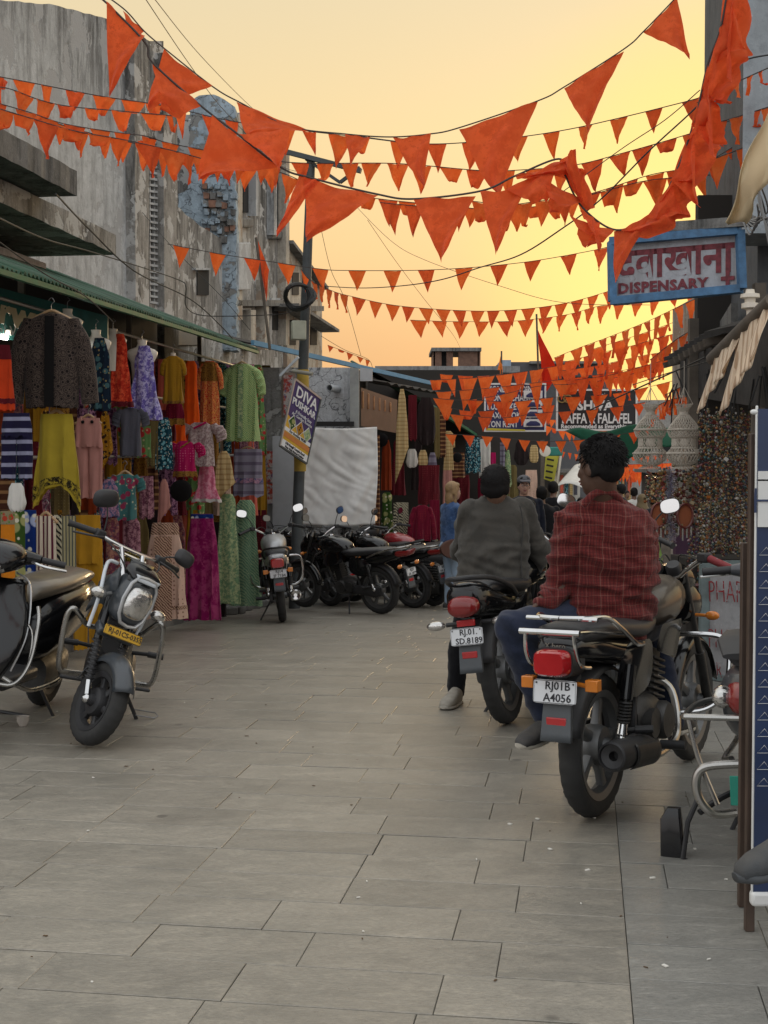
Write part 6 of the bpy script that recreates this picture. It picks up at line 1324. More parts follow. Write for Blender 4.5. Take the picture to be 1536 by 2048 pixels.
# --- standing people further off
def stand(label, px, Y, hgt, facing, top_m, leg_m, skin=sk_mid, hair=m_hair, arms='down', cap_=None, long=False, vox=.02, hood=False, stoop=0., build_=1.0, extra=None, lean=0., headm=None, dress=False):
    x = AT(px, 1000, Y).x; g = V((x, Y, gz(Y))); s = hgt/1.72; th = R(facing); f = V((math.sin(th), math.cos(th), 0)); r = V((f.y, -f.x, 0))
    Q = lambda a, c_, z: g+(r*a+f*(c_+lean*z))*s+V((0,0,z*s))
    t = thing('person', label, 'person', g); b = MB(); hc = Q(0,.03+stoop,1.60); P, Rm = headprims(b, hc, 1.03*s, (f+V((0,0,-.3*(stoop>0)))).normalized())
    b.cap(Q(0,0,1.44), hc+V((0,0,-.03)), .056*s, .052*s)
    W_ = {'down': ((-.27,.03,.86),(.27,.03,.86)), 'phone': ((-.10,.30,1.30),(.02,.34,1.34)), 'front': ((-.14,.24,1.02),(.14,.24,1.02))}[arms]; E_ = {'down': ((-.25,-.01,1.12),(.25,-.01,1.12)), 'phone': ((-.23,.08,1.12),(.23,.06,1.13)), 'front': ((-.26,.02,1.12),(.26,.02,1.12))}[arms]
    for k in range(2):
        w = Q(*W_[k]); e = Q(*E_[k]); b.cap(e, w, .036*s, .026*s, 10); hand(b, w, (w-e)+f*.02, r if k else -r, s, .5)
    b.cap(Q(0,0,1.42), Q(0,0,.90), .08*s, .10*s, 12)
    for sx in (-1, 1): b.cap(Q(0,0,1.36), Q(sx*.17,0,1.36), .045*s, .045*s, 10); b.cap(Q(sx*.17,0,1.36), Q(*E_[0 if sx < 0 else 1]), .042*s, .036*s, 10); b.cap(Q(sx*.08,0,.88), Q(sx*.10,.02,.46), .06*s, .045*s, 10); b.cap(Q(sx*.10,.02,.46), Q(sx*.10,0,.08), .045*s, .036*s, 10)
    body = bake(b, 'body', skin, t, min(vox, .016), 3)
    if vox < .025: face(body, P, Rm, 1.03*s)
    if not hood: hairmesh(t, P, Rm, 1.03*s, hair, long, voxel=vox*.6)
    k_ = build_; b = MB(); S = lambda z, hw, hd, yo=0: (Q(0,yo,z), r*hw*s*k_, f*hd*s*k_, 2.4)
    zb = .80 if not dress else .35
    b.loft([S(1.47,.06,.06), S(1.43,.14,.085), S(1.38,.19,.105), S(1.22,.19,.12), S(1.02,.17,.115), S(.90,.18,.125), S(zb,.185+.04*dress,.13+.04*dress)], 20)
    for k in range(2):
        sx = -1 if k == 0 else 1; sh = Q(sx*.18*k_,0,1.38); e = Q(*E_[k]); w = Q(*W_[k]); b.cap(sh, e, .062*s, .05*s, 12); b.cap(e, e.lerp(w, .88), .05*s, .038*s, 12)
    if hood: b.ell(hc+V((0,0,.01)), (.105*s,.12*s,.135*s), 16, 12); b.cap(hc, Q(0,-.03,1.38), .10*s, .13*s)
    bake(b, 'shirt' if not hood else 'shawl', top_m, t, vox, 4, creases((5,5,11), .010, (1,0,.5), px*.01))
    b = MB(); b.ell(Q(0,0,.86), (.17*s,.13*s,.12*s), 16, 10)
    for sx in (-1, 1): b.cap(Q(sx*.09,0,.86), Q(sx*.10,.02,.46), .088*s, .062*s, 14); b.cap(Q(sx*.10,.02,.46), Q(sx*.10,0,.09), .060*s, .048*s, 12)
    bake(b, 'trousers', leg_m, t, vox, 4)
    for sx in (-1, 1): shoe(t, Q(sx*.10,-.06,0), Q(sx*.12,.20,0), m_blkshoe, m_sole, s=s)
    if cap_:
        b = MB(); b.ell(P(0,-.015,.075), (.092*s,.108*s,.075*s), 20, 12, Rm); b.loft([(P(0,.07,.075), r*.075*s, V((0,0,.008)), 2.4), (P(0,.165,.062), r*.055*s, V((0,0,.006)), 2.4)], 16); b.build('cap', cap_, t, world=True, ang=60)
    return t, Q, P, Rm, f, r, s
m_denim = cloth(srgb(55,80,120), srgb(75,100,140), 'mottle', 14, transl=0, name='denim'); m_jeans = cloth(srgb(150,170,190), transl=0, name='pale_jeans'); m_navyp = cloth(srgb(24,28,40), transl=0, name='navy_polo')
t, Q, P, Rm, f, r_, s = stand('blond woman in denim shirt holding a phone near her face', 903, 17.0, 1.63, 62, m_denim, m_jeans, sk_lt, m_blond, 'phone', long=True, vox=.014)
b = MB(); b.box(Q(.0,.42,1.40), (.012,.075,.14), (R(20),0,R(-62))); o = b.build('phone', m_blk, bevel=.004); tag(o, 'black mobile phone held up by the blond woman', 'phone')
b = MB(); w = Q(-.05,.02,.86); b.lathe([(.0,-.02),(.20,-.02),(.22,.0),(.20,.02),(0,.02)], 20, Matrix.Translation(Q(.22,-.05,.84)) @ Matrix.Rotation(PI/2,4,'X') @ Matrix.Diagonal((1,.6,3,1))); o = b.build('handbag', M('brown_leather', (.10,.04,.025), .5)); tag(o, 'brown leather shoulder bag at the blond woman\'s hip', 'bag')
t, Q, P, Rm, f, r_, s = stand('man in grey cap and navy polo shirt facing the camera', 1047, 17.6, 1.73, 176, m_navyp, m_blkt, sk_lt, m_hair, 'down', cap_=M('grey_cap', (.10,.10,.11), .8), vox=.014, build_=1.12)
b = MB()
for sx in (-1, 1): b.lathe([(.019,0),(.021,0),(.021,.003),(.019,.003)], 16, Matrix.Translation(P(sx*.03,.098,.012)) @ Matrix.Rotation(PI/2,4,'X'), close=True)
b.tube([P(-.012,.10,.014), P(.012,.10,.014)], .002, 5); b.build('glasses', m_blk, t, world=True)
b = MB(); b.tube(bez([Q(-.12,.10,1.42), Q(.02,.15,1.22), Q(.18,.13,1.0)],5), .022, 8); b.build('bag_strap', m_blk, t, world=True)
stand('man in black puffer jacket with his back turned behind the man in the cap', 1084, 18.6, 1.60, -10, m_blkt, m_denim, sk_mid, vox=.016, build_=1.2)
stand('dark haired person in black top further behind the puffer jacket man', 1106, 22.5, 1.72, 20, m_blkt, m_blkt, sk_mid, vox=.022)
stand('boy in pale shirt sitting low by the far stalls, left of the red shirt man', 1143, 25, 1.35, 150, cloth(srgb(170,175,170), transl=0, name='pale_shirt'), m_blkt, sk_mid, vox=.022)
stand('man in grey blue shirt by the far stalls close to the red shirt man', 1162, 24, 1.45, 200, cloth(srgb(90,115,125), transl=0, name='bluegrey_shirt'), m_blkt, sk_mid, vox=.022)
stand('man in bright white shirt in the far crowd', 1268, 30, 1.68, 10, K['white'], m_blkt, sk_mid, vox=.026)
stand('person wrapped in olive brown head scarf in the far crowd', 1284, 25, 1.52, 5, cloth(srgb(110,95,70), transl=0, name='olive_scarf'), cloth(srgb(70,35,35), transl=0, name='maroon_cloth'), sk_mid, hood=True, vox=.026, dress=True)
stand('man in dark vest over pale blue shirt in the far crowd', 1306, 23, 1.50, 15, cloth(srgb(45,45,52), transl=0, name='dark_vest'), m_blkt, sk_mid, vox=.024)
stand('bald headed man turned sideways beside the red shirt man\'s ear', 1243, 26, 1.72, -60, m_blkt, m_blkt, sk_mid, vox=.026)
for i, (px, Y, hh, fc, lb, mt) in enumerate(((1180,40,1.66,0,'white kurta','white'),(1196,46,1.6,180,'rust top','rust'),(1216,38,1.7,10,'dark blue shirt','royal'),(1232,50,1.62,20,'pink sari','pink'),(1254,44,1.7,170,'khaki shirt','khaki'),(1292,48,1.66,0,'lavender shirt','lav'),(1318,42,1.7,190,'brown shawl','brownp'),(1146,48,1.68,0,'teal shirt','teal'),(1130,52,1.6,0,'grey shirt','greyt'))):
    stand('far pedestrian in %s among the distant crowd' % lb, px, Y, hh, fc, K[mt], m_blkt, sk_mid, vox=.035)
# seated man outside the right edge: only his boot is in the picture
def booted():
    t = thing('person', 'seated person at the right edge, only a crossed grey boot in view', 'person', V((1.85,3.7,0)))
    b = MB(); hc = V((1.93,3.72,1.32)); P, Rm = headprims(b, hc, 1., (-1,-.1,0)); b.cap(V((1.95,3.72,1.15)), hc, .06, .055)
    b.cap((1.95,3.72,1.12),(1.93,3.72,.56),.09,.12); b.cap((1.9,3.82,.55),(1.52,3.85,.56),.05,.045); b.cap((1.52,3.85,.56),(1.52,3.85,.10),.045,.035); b.cap((1.9,3.64,.58),(1.52,3.62,.66),.05,.045); b.cap((1.52,3.62,.66),(1.26,3.58,.46),.045,.035)
    for sy in (-1, 1): b.cap((1.95,3.72,1.06),(1.95,3.72+sy*.19,1.06),.05,.045); b.cap((1.95,3.72+sy*.19,1.06),(1.95,3.72+sy*.25,.82),.045,.04); w = V((1.62,3.72+sy*.12,.72)); b.cap(V((1.95,3.72+sy*.25,.82)), w, .04, .028); hand(b, w, (-1,0,-.1), (0,0,1))
    body = bake(b, 'body', sk_mid, t, .011, 4); face(body, P, Rm); hairmesh(t, P, Rm)
    b = MB(); S = lambda z, a, c_, x=1.95: ((x,3.72,z),(c_,0,0),(0,a,0),2.4); b.loft([S(1.17,.07,.06),S(1.12,.17,.09),S(1.05,.2,.11),S(.8,.18,.12),S(.55,.19,.15)], 20)
    for sy in (-1, 1): b.cap((1.95,3.72+sy*.19,1.08),(1.95,3.72+sy*.25,.82),.065,.052); b.cap((1.95,3.72+sy*.25,.82),(1.68,3.72+sy*.14,.73),.052,.04)
    bake(b, 'shirt', m_greyj, t, .013, 5, creases())
    b = MB(); b.ell((1.93,3.72,.52),(.16,.19,.11),18,12); b.cap((1.9,3.82,.55),(1.50,3.85,.56),.09,.07); b.cap((1.5,3.85,.56),(1.52,3.85,.10),.066,.05); b.cap((1.9,3.64,.58),(1.52,3.62,.66),.09,.07); b.cap((1.52,3.62,.66),(1.24,3.58,.47),.066,.055)
    bake(b, 'trousers', m_navyt, t, .013, 5, creases())
    a = V((1.24,3.58,.375)); e = V((.958,3.54,.318)); shoe(t, a, e, m_boot, M('boot_sole', (.06,.065,.07), .8), V((.12,.1,1)), 1.28, laces=m_blk); b = MB(); b.cap((1.21,3.58,.42),(1.27,3.59,.50),.055,.056,16); b.build('boot_shaft', m_boot, t, world=True)
    shoe(t, V((1.54,3.85,0)), V((1.30,3.86,0)), m_boot, m_sole)
    st_ = thing('stool', 'plastic stool under the seated person at the right edge', 'stool', V((1.95,3.72,0)))
    MB().lathe([(0,.40),(.17,.40),(.18,.43),(0,.44)], 20).build('seat', m_plas, st_)
    for k in range(4): a_ = PI/4+k*PI/2; MB().tube([(.15*math.cos(a_),.15*math.sin(a_),.41),(.20*math.cos(a_),.20*math.sin(a_),.0)], .02, 8).build('leg', m_plas, st_)
booted()
# ================= POLE, WIRES
m_pole = M('pole_paint', (.065,.075,.08), .6, .2, var=.3, nscale=3, dust=.3); m_ybox = M('meter_green', (.42,.43,.34), .6)
pl_base = V((AT(588,1000,17.3).x, 17.3, gz(17.3))); tp = AT(622,322,17.3)
pole = thing('utility_pole', 'leaning dark steel utility pole with cable coil and street lamp bracket', 'utility pole', pl_base)
MB().tube([pl_base, pl_base.lerp(tp,.5), tp], [.075,.068,.055], 16).build('pole', m_pole, pole, world=True)
MB().tube([AT(606,778,17.3)-V((0,0,.25)), AT(606,778,17.3)+V((0,0,.25))], .0775, 16).build('yellow_band', M('yellow_paint', (.40,.27,.05), .8, var=.3), pole, world=True)
MB().tube([AT(600,915,17.3)-V((0,0,.18)), AT(600,915,17.3)+V((0,0,.25))], .079, 16).build('yellow_band', MATS['yellow_paint'], pole, world=True)
b = MB(); b.bar(AT(566,302,17.3), AT(722,342,17.1), .07, .06); b.build('cross_arm', m_pole, pole, world=True, smooth=False)
b = MB(); b.bar(AT(612,318,17.3), AT(680,365,17.2), .04, .04); b.bar(AT(680,365,17.2), AT(720,335,17.1), .04,.04); b.build('arm_brace', m_pole, pole, world=True, smooth=False)
b = MB(); b.tube([AT(616,475,17.2), AT(650,452,17.0)], .02, 8); b.loft([(AT(640,458,17.05), (.05,0,.02), (0,.12,0), 2.5), (AT(668,438,16.9), (.09,0,.04), (0,.14,0), 2.5), (AT(682,430,16.8), (.03,0,.02), (0,.06,0), 2.5)], 14); b.build('street_lamp', m_pole, pole, world=True)
for k in range(5):
    b = MB(); c_ = AT(594,594,16.95); pts = [c_+V((.15*(1+.06*k)*math.cos(a*PI/10)+.012*k, .03*k*math.sin(a*PI/5)-.02*k, .17*(1-.04*k)*math.sin(a*PI/10))) for a in range(20)]
    b.tube(pts, .022+.004*(k%3), 6, closed=True); b.build('cable_coil', m_blk, pole, world=True)
b = MB(); a = AT(597,661,17.); b.box(a, (.18,.16,.24), (0,0,.2)); b.build('junction_box', m_ybox, pole, world=True, bevel=.01)
b = MB(); b.bar(AT(560,752,17.0), AT(597,714,16.9), .025, .03); b.build('bracket_bar', m_wpaint, pole, world=True)
b = MB(); b.tube([AT(585,742,17.1), AT(625,748,17.)], .025, 8); b.build('conduit', M('conduit', (.30,.29,.24), .8), pole, world=True)
m_lamp2 = m_man
# DIVA sign
sg = thing('hotel_sign', 'purple and yellow guest house sign hung on the utility pole', 'sign', AT(600,840,17.0))
TL = AT(590,758,16.9); wv = V((.303,.50,-.226)); hv = V((-.174,-.28,-.85)); n_ = wv.cross(hv).normalized()
if n_.y > 0: n_ = -n_
def quad(name, mat, u0, v0, u1, v1, lift=0., par=None, th=.012, poly=None):
    ps = poly or [(u0,v0),(u1,v0),(u1,v1),(u0,v1)]; b = MB(); b.prism([TL+wv*u+hv*v+n_*lift for u, v in ps], -n_*th); return b.build(name, mat, par or sg, world=True, smooth=False)
quad('board', M('sign_purple', (.032,.022,.13), .4), 0, 0, 1, 1, 0)
quad('yellow_field', M('sign_yellow', (.62,.38,.03), .4), 0,0,0,0, .004, th=.003, poly=[(0,.52),(.33,.78-.2),(.5,.66),(.66,.60),(1,.80),(1,1),(0,1)])
quad('white_band', m_white, 0, .70, 1, .755, .007, th=.002); quad('orange_band', M('sign_orange', (.55,.20,.05), .4), .02, .77, .98, .84, .007, th=.002); quad('white_band', m_white, 0, .885, 1, 1., .007, th=.002)
for k, mt in enumerate((K['olive'], K['goldp'], K['sage'])):
    cx = .22+.29*k; cy = .60+.01*k; quad('photo_diamond', m_white, 0,0,0,0, .009, th=.002, poly=[(cx,cy-.12),(cx+.15,cy),(cx,cy+.12),(cx-.15,cy)]); quad('photo', mt, 0,0,0,0, .0115, th=.002, poly=[(cx,cy-.105),(cx+.13,cy),(cx,cy+.105),(cx-.13,cy)])
sMx = lambda u, v: frameM(TL+wv*u+hv*v+n_*.006, wv, -hv)
text('DIVA', .20, m_white, sg, sMx(.52,.145), bold=.004, world=True, sx=1.1); text('PUSHKAR', .125, m_white, sg, sMx(.5,.30), bold=.003, world=True, sx=1.0)
text('A Friendly Stay', .062, MATS['plate_white'], sg, sMx(.55,.415), world=True); text('AC Garden Rooms', .06, m_white, sg, sMx(.52,.47), world=True)
sMy = lambda u, v: frameM(TL+wv*u+hv*v+n_*.0095, wv, -hv)
text('For Booking 98280', .05, m_ink, sg, sMy(.5,.728), world=True); text('Old Rangji Temple Road', .045, m_ink, sg, sMy(.5,.915), world=True, bold=.001); text('Near Main Market Pushkar', .04, m_ink, sg, sMy(.5,.965), world=True, bold=.001)
for a, c_ in (((0,0),(0,1)),((0,1),(1,1)),((0,0),(1,0)),((1,0),(1,1))):
    b = MB(); b.bar(TL+wv*a[0]+hv*a[1], TL+wv*c_[0]+hv*c_[1], .02, .025); b.build('frame', m_silver if a == (0,0) else m_pole, sg, world=True, smooth=False)
# wires
def wire(pts, label, r=.009, ys=None, mat=None):
    Ys = [p[2] for p in pts]; b = MB(); b.tube(bez([AT(*p) for p in pts], 7), r*.55, 5); o = b.build('cable', mat or m_blk); tag(o, label, 'cable'); return o
wl = [([(286,-10,9),(380,130,11),(452,225,13),(560,330,16),(616,345,17.2)],'thin cable from the top left sky down to the pole head',.006),
 ([(303,-10,9),(400,110,12),(500,212,16),(560,262,20)],'second thin cable crossing the sky beside the first',.006),
 ([(-10,432,8),(90,478,10),(180,503,12),(300,540,14),(362,562,15),(372,575,15),(372,612,15.5),(400,630,16),(470,632,16.5),(560,628,17),(600,618,17.2)],'pale cable looping along the grey wall to the pole',.011),
 ([(112,388,9),(180,460,10.5),(270,543,12),(380,598,14),(440,650,15.5),(485,700,17)],'thick black cable running diagonally from canopy to the roof edge',.012),
 ([(-10,478,8),(90,548,9),(170,592,10),(228,645,11)],'black cable over the left stall roof',.009),
 ([(285,425,20),(350,500,18),(440,590,17),(500,660,17)],'thin cable from lattice wall down to the roof',.007),
 ([(645,572,17),(720,576,15),(800,572,13),(880,560,11),(960,535,10),(1040,510,9),(1120,460,8.6),(1200,400,8.4),(1300,300,8.2),(1392,215,8),(1470,130,7.8),(1550,108,7.6)],'black cable rising across the sky to the right building',.009),
 ([(700,400,17),(780,480,16),(850,520,15),(1000,572,14),(1125,605,13),(1300,610,12)],'thin sagging cable behind the middle pennants',.005),
 ([(735,440,18),(790,520,19),(850,600,21),(905,668,24),(920,695,40)],'thin cable towards the brick tower',.006),
 ([(640,448,17),(662,540,17.5),(690,600,18),(722,712,19)],'thin cable drop right of the pole',.006),
 ([(642,672,18),(690,700,18.5),(735,718,19),(745,735,19.2)],'short cable end over the blue roof edge',.006),
 ([(1110,395,9),(1240,300,8.7),(1330,240,8.5),(1400,180,8.3)],'thin parallel cable at upper right',.006),
 ([(1180,830-10,12),(1290,770,10.5),(1410,715,9)],'wooden looking thin pole end projecting from the bead shop roof',.012),
 ([(1265,770,12),(1340,745,10.5),(1420,722,9.5)],'thin rod projecting below the first from the bead shop roof',.008),
 ([(300,430,19.5),(298,520,19.5),(300,640,19.5)],'vertical cable fixed on the grey wall',.008)]
for p, l, r__ in wl: wire(p, l, r__)
# bamboo flag poles
def flagpole(pp, flag, Y, label, mat):
    t = thing('flag_pole', label, 'flag', AT(pp[1][0], pp[1][1], Y)); MB().tube([AT(pp[0][0],pp[0][1],Y), AT(pp[1][0],pp[1][1],Y)], .018, 8).build('pole', m_beam, t, world=True)
    a, c_, e = [AT(x, y, Y) for x, y in flag]
    b = MB(); b.sheet(lambda u, v: (a.lerp(c_, u)).lerp(e, v)+V((0,.05*math.sin(u*9+v*7)*(1-v*.3),0)), 10, 14); b.build('flag', mat, t, world=True, ang=80)
# ================= BUNTING
m_or = cloth(srgb(246,122,62), srgb(238,108,50), 'mottle', 8, transl=.55, weave=.3, name='orange_cloth'); m_or2 = cloth(srgb(244,140,66), transl=.5, name='pale_orange_cloth'); m_or3 = cloth(srgb(238,104,56), srgb(222,92,48), 'mottle', 14, transl=.5, name='deep_orange_cloth'); m_redf = cloth(srgb(200,45,25), transl=.4, name='red_flag')
m_string = M('string', (.06,.05,.045), .9)
flagpole(((512,475),(540,700)), ((512,472),(538,540),(533,602)), 16.5, 'narrow orange flag on a bamboo pole before the ruined building', m_or3)
flagpole(((1073,628),(1078,790)), ((1074,655),(1088,790),(1118,748)), 24, 'tall red triangular flag on a pole above the street signs', m_redf)
flagpole(((1003,702),(1003,790)), ((1003,705),(1006,765),(992,752)), 28, 'small pale orange flag on a thin pole above the travel sign', m_or2)
def pennant(parent, a, c_, e, mat, seed, fold_=0., bulge=.04, n=9):
    "triangular cloth a-c_ sewn on the string, tip e"
    r = random.Random(seed); a = V(a); c_ = V(c_); e = V(e); w = (c_-a).length; h = ((a+c_)/2-e).length; nrm = (c_-a).cross(e-a).normalized(); p1, p2, p3 = r.uniform(0,6), r.uniform(0,6), r.uniform(0,6)
    kz = r.uniform(.35,.75); kd = V((r.uniform(-.5,.5), r.uniform(-.3,.3), .9)).normalized()
    def fn(u, v):
        top_ = a.lerp(c_, u); q = top_.lerp(e, v*.985)
        q = q + nrm*(bulge*h*math.sin(u*5+p1+v*3)*(.3+v)+.3*bulge*h*math.sin(u*13+v*9+p2)+.012*h*math.sin(v*23+p3+u*5))
        q += (c_-a).normalized()*(.03*w*math.sin(v*6+p3)*v)
        q.z -= .02*h*math.sin(PI*u)
        if fold_ and v > kz:                     # tip flipped up over the face
            d_ = (v-kz)*h; q = q + V((0,0,1))*d_*fold_*1.4 + nrm*(.03+.05*(v-kz)) + kd*d_*.2
        return q
    b = MB(); b.sheet(fn, n, n+2); return b.build('pennant', mat, parent, world=True, ang=75)
def bunting(path, label, explicit=None, w=40, l=50, step=50, mess=0., x0=None, x1=None, r=.004, mats=None, seed=0, jit=.2, start=0, group=None):
    P = bez([AT(*p) for p in path], 10); base = P[0]; t = thing('bunting', label, 'bunting', base, group=group)
    MB().tube(P, r, 5).build('string', m_string, t, world=True)
    rr = random.Random(seed); mats = mats or [m_or, m_or, m_or3]
    cum = [0]
    for i in range(1, len(P)): cum.append(cum[-1]+(P[i]-P[i-1]).length)
    def at(s_):
        s_ = max(0, min(cum[-1]-1e-6, s_))
        for i in range(1, len(P)):
            if cum[i] >= s_: return P[i-1].lerp(P[i], (s_-cum[i-1])/(cum[i]-cum[i-1]))
    if explicit is None:
        s_ = start; k = 0
        while s_ < cum[-1]:
            p = at(s_); sc_ = FPX/max(1, p.y); ww = w/sc_*rr.uniform(1-jit, 1+jit*.6); ll = l/sc_*rr.uniform(1-jit, 1+jit*.7)
            a = p; c_ = at(s_+ww); px = p.x*sc_+768
            if (x0 is None or px > x0) and (x1 is None or px < x1):
                mid = (a+c_)/2; e = mid+V((rr.uniform(-.22,.22)*ww, rr.uniform(-.25,.25)*ww, -ll)); fo = rr.uniform(.7,1.1) if rr.random() < mess else 0
                if rr.random() < mess*.6: c_ = a.lerp(c_, rr.uniform(.5,.8))
                pennant(t, a, c_, e, rr.choice(mats), rr.random()*1e4, fo, .05+.10*mess, 6 if l < 45 else 8)
            s_ += step/sc_*rr.uniform(1-jit*.6, 1+jit*.6); k += 1
    else:
        for q in explicit:
            a, c_, e = q[:3]; f_ = q[3] if len(q) > 3 else 0; Yq = q[4] if len(q) > 4 else path[0][2]
            m_ = q[5] if len(q) > 5 else m_or3
            pennant(t, AT(a[0],a[1],Yq), AT(c_[0],c_[1],Yq), AT(e[0],e[1],Yq-.1), m_, rr.random()*1e4, f_, .06, 14)
    return t
YU = 6.4; YL = 5.6
def drape(parent, path, wid, seed):
    P = bez([AT(x, y, YL) for x, y in path], 6); r = random.Random(seed); n = len(P)-1
    def fn(u, v):
        i = min(n, int(v*n)); f = v*n-i; p = P[i].lerp(P[min(n, i+1)], f); w = wid*(.45+.55*math.sin(PI*min(1,v*1.02))**.5)*(1+.28*noise.noise(V((v*9,seed,1))))
        return p+V((u*w, .04*math.sin(u*5+v*6+seed)+.05*noise.noise(V((u*3,v*5,seed))), -.35*u*w+.012*math.sin(v*13)*u))
    b = MB(); b.sheet(fn, 10, 44); return b.build('bunched_cloth', m_or3, parent, world=True, ang=80)
bunting([(x,y,YU) for x,y in ((195,-20),(250,20),(288,62),(330,98),(425,173),(480,205),(580,253),(690,268),(780,274),(860,268),(920,255),(1075,202),(1130,173),(1248,98),(1288,62),(1352,-5),(1380,-40))], 'upper string of big orange pennants sweeping across the sky',
 [((246,20),(288,62),(262,95)),((328,98),(425,174),(292,214)),((473,203),(622,262),(492,268)),((785,274),(862,268),(846,374)),((918,256),(1076,202),(992,395)),((1128,175),(1248,99),(1172,262)),((1286,64),(1354,-4),(1380,112)),((690,270),(742,272),(700,330))], r=.0035, seed=3)
BL_ = bunting([(x,y,YL) for x,y in ((180,-20),(215,8),(290,85),(305,125),(402,212),(470,264),(562,335),(622,356),(752,388),(828,398),(962,382),(1030,352),(1117,318),(1130,350),(1165,415),(1232,460),(1300,430),(1345,360),(1388,245),(1415,130),(1440,60),(1455,-20))], 'lower string of big orange pennants, sagging and bunched at right',
 [((213,4),(290,72),(217,192)),((305,125),(404,212),(330,238),.5),((424,232),(562,334),(396,358)),((478,268),(580,256),(562,338)),((606,352),(756,392),(616,480)),((598,350),(640,360),(553,468)),((826,397),(952,390),(880,520)),((960,384),(1056,372),(990,506)),
  ((1010,378),(1120,322),(1085,408),.4),((1070,350),(1168,400),(1112,420),.3),((1118,322),(1165,412),(1148,300)),((1138,430),(1228,462),(1186,502),.3),((1160,420),(1200,440),(1200,500)),((1228,462),(1300,430),(1228,562)),((1290,436),(1345,362),(1352,432),.2),((1343,362),(1386,240),(1398,412)),((1384,250),(1416,125),(1428,308)),((1424,130),(1456,-10),(1492,92)),((1440,60),(1470,-10),(1458,160))], r=.0045, seed=5)
drape(BL_, ((1452,-20),(1440,60),(1415,130),(1398,200)), .14, 1.); drape(BL_, ((1400,190),(1388,245),(1365,300),(1345,362)), .15, 2.4); drape(BL_, ((1345,358),(1318,405),(1298,432),(1240,462)), .12, 4.1); drape(BL_, ((1030,352),(1075,338),(1117,320),(1132,352),(1165,414)), .10, 6.2)
